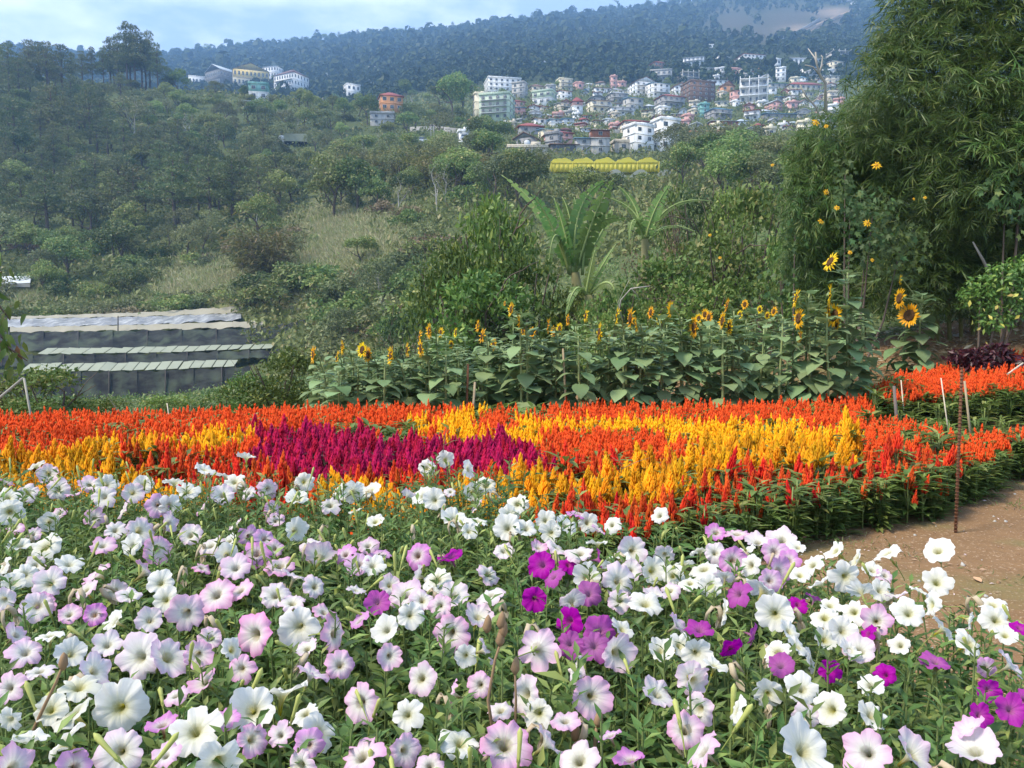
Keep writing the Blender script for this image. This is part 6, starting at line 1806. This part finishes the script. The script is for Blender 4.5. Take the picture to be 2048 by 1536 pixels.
PETAL = dict(w=petal_mat('white_petals', (.88, .86, .81), (.88, .86, .81), (.82, .80, .64), G_, (.74, .73, .52)),
             c=petal_mat('cream_petals', (.78, .77, .70), (.78, .77, .68), (.74, .72, .52), G_, (.60, .58, .34)),
             b=petal_mat('blush_petals', (.84, .62, .74), (.86, .78, .79), (.84, .81, .69), (.34, .30, .07), (.68, .58, .58)),
             p=petal_mat('pink_rim_petals', (.84, .43, .66), (.86, .63, .75), (.86, .81, .73), (.26, .22, .06), (.66, .46, .56)),
             l=petal_mat('lilac_petals', (.82, .46, .68), (.85, .63, .75), (.85, .79, .72), (.30, .27, .08), (.64, .46, .58)),
             k=petal_mat('pink_petals', (.72, .32, .66), (.74, .40, .69), (.76, .66, .66), (.30, .20, .08), (.50, .18, .42)),
             m=petal_mat('magenta_petals', (.42, .012, .36), (.46, .016, .39), (.50, .06, .40), (.42, .16, .28), (.26, .005, .22)))
CNAME = dict(w='white', c='cream', b='blush white', p='pink rimmed', l='pale lilac', k='pink', m='deep magenta')
def corolla(s):
    """a trumpet of radius 1 opening along +Z, five ruffled lobes"""
    g = np.random.default_rng(s); mb = MB()
    nt_ = 60
    th = np.arange(nt_ + 1) * 2 * math.pi / nt_
    rr = np.array([.055, .075, .10, .16, .27, .44, .62, .80, .93, 1.0])
    zz = np.array([-1.0, -.72, -.46, -.26, -.13, -.05, -.02, -.01, -.03, -.06])
    vv = np.array([0, .06, .14, .22, .30, .44, .62, .80, .93, 1.0])
    ph = g.uniform(0, 6.28, 6)
    notch = g.uniform(.08, .22); star = g.uniform(0, .16)
    sag = g.uniform(-.10, .28); cup = g.uniform(-.22, .20); bend = g.uniform(-.25, .30); ba = g.uniform(0, 6.28)
    V, U = [], []
    for r, z, v in zip(rr, zz, vv):
        t5 = np.abs(np.cos(2.5 * th))                                    # 1 at a lobe centre, 0 between lobes
        out = 1 - notch * (1 - t5) ** 2.2 * v ** 3 + star * (t5 - .6) * v ** 3 + .035 * np.sin(11 * th + ph[0]) * v ** 4 + .02 * np.sin(23 * th + ph[1]) * v ** 5
        lobe = 1 + .10 * np.sin(th + ph[2]) * v
        R_ = r * out * lobe
        wave = (.085 * np.sin(5 * th + ph[3]) + .065 * np.sin(9 * th + ph[4]) + .045 * np.sin(14 * th + ph[5])) * v ** 3
        groove = -.035 * np.exp(-(np.minimum(1, np.abs(np.cos(2.5 * th + math.pi / 2))) / .18) ** 2) * (v > .2) * (1 - .5 * v)
        Z_ = z + wave + groove + cup * v ** 3 - sag * v ** 2 * np.cos(th + ph[2]) - bend * v ** 2 * np.cos(th - ba) ** 2
        V.append(np.stack([np.cos(th) * R_, np.sin(th) * R_, Z_], 1)); U.append(np.stack([th / 6.2832, np.full(nt_ + 1, v)], 1))
    V = np.concatenate(V); U = np.concatenate(U); k = nt_ + 1
    Q = [[i * k + j, i * k + j + 1, (i + 1) * k + j + 1, (i + 1) * k + j] for i in range(len(rr) - 1) for j in range(nt_)]
    mb.add(V, Q, uv=U, m=0)
    return mb
def calyx():
    mb = MB()
    mb.tube([[0, 0, -.95], [0, 0, -1.12], [0, 0, -1.2]], [.075, .085, .05], 7)
    a = np.arange(5) * 1.2566
    d = np.stack([np.cos(a) * .55, np.sin(a) * .55, np.full(5, .8)], 1)
    X, Yv, Z = axes(d, np.stack([np.cos(a), np.sin(a), np.zeros(5)], 1))
    mb.scatter(leaf_tpl(2, .26, .2, -.1, .5), np.stack([np.cos(a) * .06, np.sin(a) * .06, np.full(5, -1.12)], 1), X, Yv, Z, np.full(5, .42))
    mb.tube([[0, 0, -1.15], [.06, .02, -1.55], [.20, .04, -2.0], [.40, .05, -2.3]], [.034, .03, .03, .03], 5, cap=False)
    return mb
_cal = calyx().mesh('calyx', PTUBE)
COR = []
for s in range(10):
    c_ = corolla(s + 3); COR.append(c_)
CORM = {k: [c_.mesh(k + '_corolla', m, True) for c_ in COR] for k, m in PETAL.items()}
def bud_mesh(s, long=1.):
    mb = MB()
    mb.tube([[0, 0, 0], [0, 0, .3], [.02, 0, .8 * long], [.05, 0, 1.2 * long], [.06, 0, 1.36 * long]], [.07, .09, .12, .15, .03], 7, m=0)
    a = np.arange(5) * 1.2566
    d = np.stack([np.cos(a) * .35, np.sin(a) * .35, np.full(5, .9)], 1)
    X, Yv, Z = axes(d, np.stack([np.cos(a), np.sin(a), np.zeros(5)], 1))
    mb.scatter(leaf_tpl(2, .26, .2, -.1, .5), np.zeros((5, 3)), X, Yv, Z, np.full(5, .5), 1)
    mb.tube([[0, 0, .02], [0, 0, -.5], [.1, 0, -1.2]], [.05, .04, .035], 5, m=1, cap=False)
    return mb.mesh('petunia_bud', [PBUD, PTUBE])
BUDS = [bud_mesh(0), bud_mesh(1, 1.4)]
def wilt_mesh(s):
    g = np.random.default_rng(s); mb = MB()
    P = [[0, 0, 0], [.05, 0, .6], [.28, .03, 1.0], [.62, .05, 1.02], [.80, .06, .7], [.82, .06, .25]]
    mb.tube(P, [.07, .09, .11, .13, .16, .09], 8, m=0)
    for i in range(5):
        a = g.uniform(0, 6.28)
        X, Yv, Z = axes(np.array([[.1 * math.cos(a), .2 * math.sin(a), -1.]]), np.array([[math.cos(a), math.sin(a), .1]]))
        mb.scatter(leaf_tpl(3, .5, .5, .1, .5), np.array([[.81, .06, .45]]), X, Yv, Z, np.array([g.uniform(.45, .75)]), 0)
    mb.tube([[0, 0, .02], [0, 0, -.5], [.1, 0, -1.2]], [.05, .04, .035], 5, m=1, cap=False)
    return mb.mesh('wilted_petunia', [PWILT, PTUBE])
WILTS = [wilt_mesh(i) for i in range(3)]
PL_T = leaf_tpl(2, .34, .3, -.3, .45)
def pet_foliage(s, stems=17):
    g = np.random.default_rng(s); mb = MB()
    for i in range(stems):
        a = i * 2.4 + g.normal() * .3; rr = .02 + .125 * math.sqrt((i + .5) / stems)
        h = g.uniform(.47, .635)
        lean = g.normal(size=2) * .035
        p0 = np.array([math.cos(a) * rr * .5, math.sin(a) * rr * .5, -.02]); p1 = np.array([math.cos(a) * rr + lean[0], math.sin(a) * rr + lean[1], h])
        m_ = (p0 + p1) / 2 + [math.cos(a) * .02, math.sin(a) * .02, 0]
        mb.tube([p0, m_, p1], [.0032, .0028, .0016], 4, m=1, cap=False)
        n = 23
        q = np.concatenate([np.linspace(.42, .95, n - 5), np.linspace(.95, 1.0, 5)])
        C = np.stack([np.interp(q, [0, .5, 1], [p0[j], m_[j], p1[j]]) for j in range(3)], 1)
        b = np.arange(n) * 2.4 + g.uniform(0, 6)
        up = np.where(q > .94, 1.2, g.uniform(.1, .8, n))
        d = nrm(np.stack([np.cos(b), np.sin(b), up], 1))
        X, Yv, Z = axes(d, np.tile([0, 0, 1.], (n, 1)) + g.normal(size=(n, 3)) * .25)
        l = np.where(q > .94, g.uniform(.022, .038, n), g.uniform(.038, .068, n))
        mb.scatter(PL_T, C, X, Yv, Z, l)
    return mb.mesh('petunia_foliage', [PLEAF, PSTEM])
PFOL = [pet_foliage(i) for i in range(7)]
CAN = .60
def canopy_pt(px, py, z=CAN):
    d = ray(px, py)
    Y = (z - CAMZ) / d[2]
    return np.array([d[0] * Y, Y, z])
EDGE = [(-400, 3.4), (0, 3.35), (400, 3.25), (700, 3.05), (820, 3.05), (870, 3.35), (960, 3.2), (1010, 2.85), (1080, 2.6), (1250, 2.5), (1400, 2.38), (1570, 2.28), (1640, 2.12), (1760, 2.06), (1880, 1.98), (1960, 1.72), (2030, 1.52), (2130, 1.30), (2400, 1.0)]
def in_bed(x, y):
    px = 1024 + FPX * x / y
    return .72 < y < np.interp(px, [e[0] for e in EDGE], [e[1] for e in EDGE]) and x < 1.02
PLANTS = []
sp = .165
for iy, y in enumerate(np.arange(.80, 3.5, sp * .9)):
    for x in np.arange(-2.6, 1.1, sp) + (iy % 2) * sp / 2:
        x_, y_ = x + R.normal() * .03, y + R.normal() * .03
        px = 1024 + FPX * x_ / y_
        if in_bed(x_, y_ + .10) and -130 < px < 2180:
            PLANTS.append([np.array([x_, y_, terrain(x_, y_)]), []])
PXY = np.array([p[0][:2] for p in PLANTS])
# flowers read off the photograph: column, row, width, colour, facing
FL = '''316 1009 54 k f|187 1035 42 l f|279 1061 60 b f|316 1098 58 l f|295 1141 84 l B|530 1077 46 k f|499 1073 46 k f|513 1105 62 k u|98 1166 62 b f|321 1166 54 w f|431 1188 82 p f|372 1228 78 p f|508 1270 92 p f|597 1253 92 w f|188 1229 46 k f|228 1242 56 w u|277 1314 116 b f|338 1312 92 b r|143 1307 62 w f|51 1303 68 l u|410 1363 64 l u|237 1417 108 w f|146 1425 88 c u|157 1372 84 c u|389 1460 108 w f|506 1422 98 w f|565 1380 108 w B|241 1504 98 b f|438 1526 104 w f|640 1464 84 w r|617 1490 64 k f|19 1440 54 w f|17 1377 64 l f|672 1268 80 p r|720 1404 86 p f|19 1022 54 w f|89 1092 64 w u|138 1127 54 w u|99 1045 40 c f|7 1200 48 b f|75 1211 62 b f|194 1146 62 l u|590 1061 50 w f|642 1112 82 b B|590 1150 62 b B|834 1110 56 k f|902 1112 54 m u|874 1157 62 w f|1084 1129 58 m f|1106 1152 50 m u|1138 1129 42 m f|1265 1100 72 b f|1173 1155 58 w f|1237 1162 74 b f|1304 1140 56 w f|1176 1188 54 m f|1070 1197 52 m f|1290 1206 72 w u|756 1204 54 m f|808 1188 74 l u|902 1264 80 p f|780 1312 54 p f|1138 1241 62 m f|1199 1265 68 m f|1188 1292 64 m f|1138 1288 58 m f|1077 1297 86 l B|1234 1303 78 b r|1393 1305 64 w f|1182 1392 88 l f|1077 1426 62 w f|1049 1387 84 b l|1389 1362 66 b f|902 1387 60 l l|721 1512 94 l u|1010 1488 112 l u|979 1188 64 b u|955 1232 62 b u|906 1190 62 b u|716 1129 52 k f|1014 1056 66 w f|1052 1056 48 w f|909 1035 64 w u|972 970 56 w f|890 920 38 w f|853 936 36 w f|938 938 40 w r|845 990 52 w u|868 1000 46 w f|945 985 40 w f|1035 1006 52 w f|955 1040 48 w u|1020 1030 44 w f|938 1062 36 w f|1157 1026 48 k u|1090 1040 42 w f|1130 1050 48 w u|1175 1045 42 w f|1100 1066 46 w f|1223 1049 38 w f|1318 1031 38 w l|1432 1064 42 k u|1474 1066 52 l u|1515 1084 48 b l|1564 1080 62 b f|1548 1102 54 k f|1465 1120 58 k f|1407 1136 62 w u|1365 1126 46 w B|1557 1142 58 k f|1540 1160 50 k f|1578 1120 44 k f|1624 1129 50 w f|1692 1153 64 w f|1711 1119 54 w l|1669 1101 48 w L|1772 1106 58 w L|1875 1100 60 w u|1873 1164 58 w f|1529 1178 74 w u|1474 1187 58 m u|1550 1228 78 w f|1446 1221 54 w l|1650 1234 58 w f|1707 1223 54 w f|1685 1260 64 w f|1753 1242 62 l f|1817 1226 64 w f|1861 1209 50 w l|1889 1257 56 w r|1992 1240 62 w f|1986 1209 54 w u|1733 1267 50 m l|1597 1208 44 m f|1630 1196 36 m u|1400 1258 60 m u|1463 1298 52 m f|1508 1272 48 m r|1554 1306 62 w l|1596 1292 54 w u|1871 1321 62 m u|1972 1335 42 k f|1386 1356 70 b f|1535 1388 60 w f|1604 1378 68 w f|1611 1434 54 b f|1397 1416 70 b f|2021 1419 64 m f|1976 1380 36 m f|1610 1500 124 w u|1735 1505 98 p f|1826 1508 96 b u|1938 1457 64 l L|1948 1500 100 b u|1369 1460 78 l u|1404 1500 92 l L|1470 1420 62 w L|1740 1370 54 w u|1720 1300 66 b u|1625 1322 54 w r|97 947 44 b f|72 931 34 w L|114 979 50 b f|212 969 50 w f|207 993 56 b f|408 938 42 w U|492 914 38 w U|451 950 40 w u|468 963 42 w u|376 982 46 w u|349 964 42 w U|608 963 40 w u|537 977 42 l r|20 1023 56 w f|14 996 56 w f|405 1013 42 l l|444 990 46 b f|595 996 52 w u|687 982 52 w u|705 985 52 w f|740 980 44 w u|55 985 44 b f|178 968 42 l f|265 985 44 b f|285 970 40 w f|340 1012 44 w f|660 1010 44 b f|230 1060 44 b f|205 1090 50 l u|262 1090 46 w f|340 1045 44 l r|380 1070 46 b u|420 1090 54 b u|455 1110 50 w f|470 1135 60 l f|560 1130 62 l u|620 1090 44 b u|550 1190 60 b f|585 1205 54 b u|480 1180 54 l u|100 1270 54 w U|92 1205 48 l f|330 1200 54 w f|300 1240 54 b f|260 1190 50 b u|230 1180 42 b f|70 1130 44 b f|40 1090 46 w u|50 1150 50 w f|25 1165 46 c f|170 1180 50 b u|395 1310 62 l f|450 1440 58 k u|350 1390 54 l u|190 1340 70 b u|100 1420 66 c f|60 1480 70 w u|330 1510 60 l u|560 1470 54 l f|610 1425 62 w u|680 1330 62 l f|760 1110 48 k u|735 1090 44 l u|690 1108 48 k u|745 1130 50 w f|780 1170 44 b f|845 1200 50 b u|880 1210 50 l f|820 1230 56 w u|930 1310 48 w f|960 1370 54 l f|1000 1420 54 b u|1130 1440 62 l u|1220 1470 54 k u|1260 1520 66 k u|810 1500 70 l f|860 1530 62 l u|600 1530 64 b f|1310 1190 48 b u|1345 1150 46 w f|1330 1110 44 b f|1240 1110 48 w u|1200 1120 44 m r|1220 1130 42 w B|1160 1105 60 b u|1115 1095 54 b u|1195 1085 44 w u|1340 1180 40 b u|1380 1165 44 w u|1260 1140 46 b f|1450 1150 46 b B|1400 1100 42 w B|1500 1130 50 w f|1430 1105 46 b f|1490 1100 44 w u|1600 1150 42 w u|1720 1180 54 w B|1760 1180 46 w f|1790 1190 44 b u|1640 1165 46 w L|1745 1140 40 w u|1660 1210 44 w u|1840 1180 40 w u|1770 1150 36 l f|1700 1300 46 w u|1650 1280 50 c f|1800 1290 44 w f|2010 1270 44 w u|2040 1255 40 m u|1940 1240 36 w r|1560 1330 54 m u|1660 1340 46 m f|1770 1350 40 m u|1960 1430 40 m u|2045 1400 50 m f|1240 1200 50 b f|1320 1300 54 w u|1360 1290 56 w u|1430 1330 54 w u'''
DIR = dict(f=(0, -.86, .50), u=(0, -.38, .92), l=(-.80, -.35, .45), r=(.80, -.35, .45), L=(-.62, .15, .75), B=(.15, .62, .72), U=(.1, .12, 1.0))
FLOW = []
for e in FL.split('|'):
    a = e.split()
    FLOW.append([float(a[0]), float(a[1]), float(a[2]), a[3], a[4]])
FP = np.array([[f[0], f[1], f[2]] for f in FLOW])
# the many smaller blooms between them
tries = n_f = 0
while n_f < 65 and tries < 6000:
    tries += 1
    px, py = R.uniform(-40, 2040), R.uniform(960, 1560)
    P = canopy_pt(px, py)
    if not in_bed(P[0], P[1] + .08): continue
    s = .060 * FPX / P[1]
    if px > 1250 and py > 1290 and R.random() < .72: continue
    if 560 < px < 1250 and py > 1290 and R.random() < .45: continue
    if 820 < px < 1000 and 1040 < py < 1130: continue
    d = np.hypot(FP[:, 0] - px, (FP[:, 1] - py) * 1.15)
    if (d < (FP[:, 2] + s) * .33).any() or d.min() > (s + 45) * R.uniform(.6, 1.15): continue      # they open in clumps
    c = R.choice(list('wbllpkb')) if px < 760 else R.choice(list('wwblb')) if px < 1400 else R.choice(list('wwwwb'))
    FLOW.append([px, py, s * R.uniform(.75, 1.05), c, R.choice(list('fuuulrB'))]); FP = np.vstack([FP, [px, py, s]]); n_f += 1
for px, py, s, c, f in FLOW:
    low = 0 if f in 'uUL' or s * 2 > 90 else R.uniform(0, .025)
    P = canopy_pt(px, py, CAN + (.015 if f in 'UL' else 0) - low)
    q = int(np.argmin(np.hypot(PXY[:, 0] - P[0], PXY[:, 1] - P[1]) + np.array([.10 * (len(pl[1]) > 0 and all(v[1] != c for v in pl[1])) for pl in PLANTS]) ))
    PLANTS[q][1].append((P, c, s, f))
def area(P, col):
    px, py = proj(P + [0, 0, .6])
    v = 'back edge' if P[1] > 2.45 else 'far half' if P[1] > 1.85 else 'middle' if P[1] > 1.4 else 'near edge'
    h = 'left side' if px < 430 else 'left of centre' if px < 820 else 'centre' if px < 1230 else 'right of centre' if px < 1640 else 'beside the path'
    return f'{v} of bed, {h}'
for P0, fl in PLANTS:
    cols = sorted(set(f[1] for f in fl), key=lambda c: -sum(1 for f in fl if f[1] == c))
    if not fl: label = f'leafy petunia without blooms, {area(P0, 0)}'
    else: label = f'{CNAME[cols[0]]}{" and " + CNAME[cols[1]] if len(cols) > 1 else ""} petunia with {["", "one bloom", "two blooms", "three blooms", "four blooms"][len(fl)] if len(fl) < 5 else "many blooms"}, {area(P0, 0)}'
    root = thing('petunia_plant', label, 'petunia', P0, 'petunias in the front bed')
    px0 = 1024 + FPX * P0[0] / P0[1]
    hs = 1.06 if 840 < px0 < 990 and P0[1] > 2.6 else 1.0
    ob('foliage', PFOL[R.integers(7)], root, M=Matrix.Rotation(R.uniform(0, 6.28), 4, 'Z') @ Matrix.Diagonal((1.05, 1.05, R.uniform(.90, 1.04) * hs, 1)))
    for P, c, s, f in fl:
        r = s * P[1] / FPX / 2 * 1.0
        r = min(.042, max(.019, r))
        nz = nrm(np.array(DIR[f]) + np.array([-P[0] * .25, 0, 0]) * (f in 'f') + R.normal(size=3) * .27)
        M = rmat(nz, R.uniform(0, 6.28), r, P - P0)
        v = R.integers(10)
        fo = ob('flower', CORM[c][v], root, M=M)
        ob('calyx', _cal, fo)
    for i in range(R.integers(0, 3)):
        a = R.uniform(0, 6.28)
        ob('bud', BUDS[R.integers(2)], root, M=rmat(nrm([R.normal() * .6, R.normal() * .6, 1]), a, R.uniform(.022, .032), (math.cos(a) * .09, math.sin(a) * .09, R.uniform(.55, .62))))
    if R.random() < .34:
        a = R.uniform(0, 6.28)
        ob('wilted_flower', WILTS[R.integers(3)], root, M=rmat(nrm([R.normal() * .4, R.normal() * .4, 1]), a, R.uniform(.032, .042), (math.cos(a) * .09, math.sin(a) * .09, .57)))
print('petunias', len(PLANTS), 'flowers', len(FLOW))
# dry seed stalks rising out of the bed
def stalk(label, pts, heads, Yz=.0):
    P = np.array([canopy_pt(px, py, z) for px, py, z in pts])
    Y = P[0, 1]
    P = np.array([pt(px, py, Y) for px, py, z in pts])
    root = thing('seed_stalk', label, 'stalk', P[0])
    mb = MB(); mb.tube(np.vstack([P[0] - [0, 0, .25], P]) - P[0], np.linspace(.0035, .0018, len(P) + 1), 6); ob('stem', mb.mesh('seed_stem', DRYST), root)
    for hx, hy in heads:
        p = pt(hx, hy, Y) - P[0]
        b = MB(); b.tube([p - [0, 0, .008], p, p + [.002, 0, .014], p + [.002, 0, .02]], [.003, .0075, .005, .001], 7); ob('seed_pod', b.mesh('seed_pod', DRYST), root)
stalk('long brown dry stalk with round seed pods in front of the magenta blooms', [(988, 1480, .56), (976, 1400, .6), (990, 1320, .6), (1006, 1270, .6)], [(1006, 1264), (1000, 1282), (1002, 1248), (974, 1255)])
stalk('thin upright dry stalk with a pod, between lilac blooms near the bottom', [(1030, 1470, .56), (1032, 1400, .6), (1030, 1345, .6)], [(1030, 1338)])
stalk('bent dry stalk with pale pods right of the lower centre', [(1190, 1480, .56), (1195, 1440, .6), (1196, 1445, .6)], [(1196, 1444), (1150, 1472)])
stalk('brown wilted stalk leaning over the cream blooms at the lower left', [(60, 1475, .56), (85, 1420, .6), (112, 1365, .6), (125, 1332, .6)], [(126, 1330)])
# fine weeds over the magenta celosia
def weed(label, pts, Y, r):
    P = np.array([pt(a, b, Y) for a, b in pts])
    root = thing('weed', label, 'weed', P[0])
    mb = MB(); mb.tube(P - P[0], np.linspace(r, r * .5, len(P)), 4); ob('stem', mb.mesh('weed_stem', DRYST), root)
weed('thin reddish weed stem over the right of the magenta patch', [(886, 905), (889, 880), (893, 858)], 3.4, .0022)
weed('thin slanting weed stem beside the upright one on the magenta patch', [(890, 890), (905, 882), (917, 880)], 3.4, .0018)
weed('fine forked weed over the yellow band right of the white blooms', [(1243, 945), (1242, 925), (1225, 915)], 3.3, .0018)
weed('fine slanting weed crossing the yellow band', [(1243, 938), (1270, 925), (1300, 915)], 3.3, .0016)

# ---------------------------------------------------------------- grass and fallen leaves on the dirt path
def path_grass():
    P = []
    while len(P) < 6500:
        x, y = R.uniform(.9, 5.6), R.uniform(1.3, 8.6)
        px = 1024 + FPX * x / y
        if px < 1500 or px > 2250 or (y > front_edge(px) - .02 and not (px > 1800 and y < 8.6)): continue
        v = math.sin(x * 2.3 + 1.1) * math.sin(y * 1.9 + x) + .45 * math.sin(x * 6 + y * 5) + .5 * (px > 1930) * (2.2 < y < 3.4)
        if v < .62 - .35 * (y < 2.3) - .6 * (y > 5.6) + R.normal() * .25: continue
        P.append((x, y, terrain(x, y)))
    P = np.array(P); n = len(P)
    d = nrm(R.normal(size=(n, 3)) * [.9, .9, .2] + [0, 0, .8])
    X, Yv, Z = axes(d, nrm(R.normal(size=(n, 3)) + [0, 0, .2]))
    mb = MB(); mb.scatter(leaf_tpl(2, .16, .2, -.4, .3), P, X, Yv, Z, R.uniform(.015, .05, n))
    tag(ob('grass', mb.mesh('path_grass', GRASSB)), kind='stuff')
path_grass()
FALL = leaf_mat('fallen_leaves', (.50, .34, .17), (.42, .22, .10), None, nscale=3, trans=.1)
flm = (lambda m: (m.add(*leaf_tpl(3, .5, .5, .25)[:2]), m.mesh('fallen_leaf', FALL))[1])(MB())
for px, py, s, lb in ((1786, 1050, .07, 'orange brown leaf fallen by the celosia edge'), (1947, 1160, .07, 'pale curled leaf fallen on the dirt path'), (1604, 1088, .05, 'small pale leaf at the bed corner'), (1872, 1054, .03, 'tiny pale leaf scrap on the path below the celosias')):
    P = find_ground(px, py, 2.0, 10)
    if P is None: continue
    tag(ob('fallen_leaf', flm, None, M=rmat(nrm([R.normal() * .3, -.3, 1]), R.uniform(0, 6), s, P + [0, 0, .012])), lb, 'leaf')
CLOD = plain_mat('soil_clods', (.30, .18, .10), (.20, .115, .06), .95, 30)
n = 1500
x, y = R.uniform(.9, 4.4, n), R.uniform(1.4, 7.2, n)
ok = np.array([y_ < front_edge(1024 + FPX * x_ / y_) - .03 for x_, y_ in zip(x, y)])
P = np.array([(a, b, terrain(a, b)) for a, b in zip(x[ok], y[ok])])
oct_ = (np.array([[1, 0, 0], [0, 1, 0], [-1, 0, 0], [0, -1, 0], [0, 0, .7], [0, 0, -.7]]), np.zeros((0, 4), int), np.array([[0, 1, 4], [1, 2, 4], [2, 3, 4], [3, 0, 4], [1, 0, 5], [2, 1, 5], [3, 2, 5], [0, 3, 5]]), np.zeros((6, 2)))
X, Yv, Z = axes(sphere_dirs(len(P)), sphere_dirs(len(P)))
mb = MB(); mb.scatter(oct_, P, X, Yv, Z, np.exp(R.normal(-5.5, .6, len(P))))
tag(ob('gravel', mb.mesh('soil_clods', CLOD)), kind='stuff')

CHAFF = leaf_mat('chaff', (.40, .29, .17), (.24, .16, .09), (.70, .58, .56), nscale=4, trans=.1, third=.12)
x, y = R.uniform(.8, 4.6, 1500), R.uniform(1.4, 7.4, 1500)
ok = np.array([y_ < front_edge(1024 + FPX * x_ / y_) + .05 for x_, y_ in zip(x, y)])
P = np.array([(a, b, terrain(a, b) + .004) for a, b in zip(x[ok], y[ok])])
X, Yv, Z = axes(nrm(R.normal(size=P.shape) * [1, 1, .15]), nrm(R.normal(size=P.shape) * .3 + [0, 0, 1]))
mb = MB(); mb.scatter(kite_tpl(.35, .3), P, X, Yv, Z, R.uniform(.008, .035, len(P)))
tag(ob('plant_litter', mb.mesh('plant_litter', CHAFF)), kind='stuff')

PEB = []
while len(PEB) < 260:
    a, b = R.uniform(.8, 5.4), R.uniform(1.5, 8.4)
    if 1024 + FPX * a / b > 1480 and (b < front_edge(1024 + FPX * a / b) - .05 or b > 6.5): PEB.append((a, b, terrain(a, b)))
P = np.array(PEB)
X, Yv, Z = axes(sphere_dirs(len(P)), sphere_dirs(len(P)))
mb = MB(); mb.scatter(oct_, P, X, Yv, Z, np.exp(R.normal(-4.6, .45, len(P))))
tag(ob('gravel', mb.mesh('path_pebbles', STONE)), kind='stuff')

# ---------------------------------------------------------------- labels: tell apart the few that still read alike
bpy.context.view_layer.update()
alike = {}
for o in D.objects:
    if o.parent is None and o.get('label') and o.get('category'): alike.setdefault(o['label'], []).append(o)
NUM = ['', '', 'two', 'three', 'four', 'five', 'six', 'seven', 'eight', 'nine', 'ten']
ORD = ['', 'second', 'third', 'fourth', 'fifth', 'sixth', 'seventh', 'eighth', 'ninth']
for lb, os_ in alike.items():
    n = len(os_)
    if n < 2 or n > 10: continue
    os_.sort(key=lambda o: proj(np.array(o.matrix_world.translation))[0])
    for i, o in enumerate(os_):
        sfx = (f'leftmost of {NUM[n]}' if i == 0 else f'rightmost of {NUM[n]}' if i == n - 1 else f'{ORD[i]} of {NUM[n]} from left')
        if len((lb + ' ' + sfx).replace(',', ' ').split()) <= 16: o['label'] = lb + ', ' + sfx
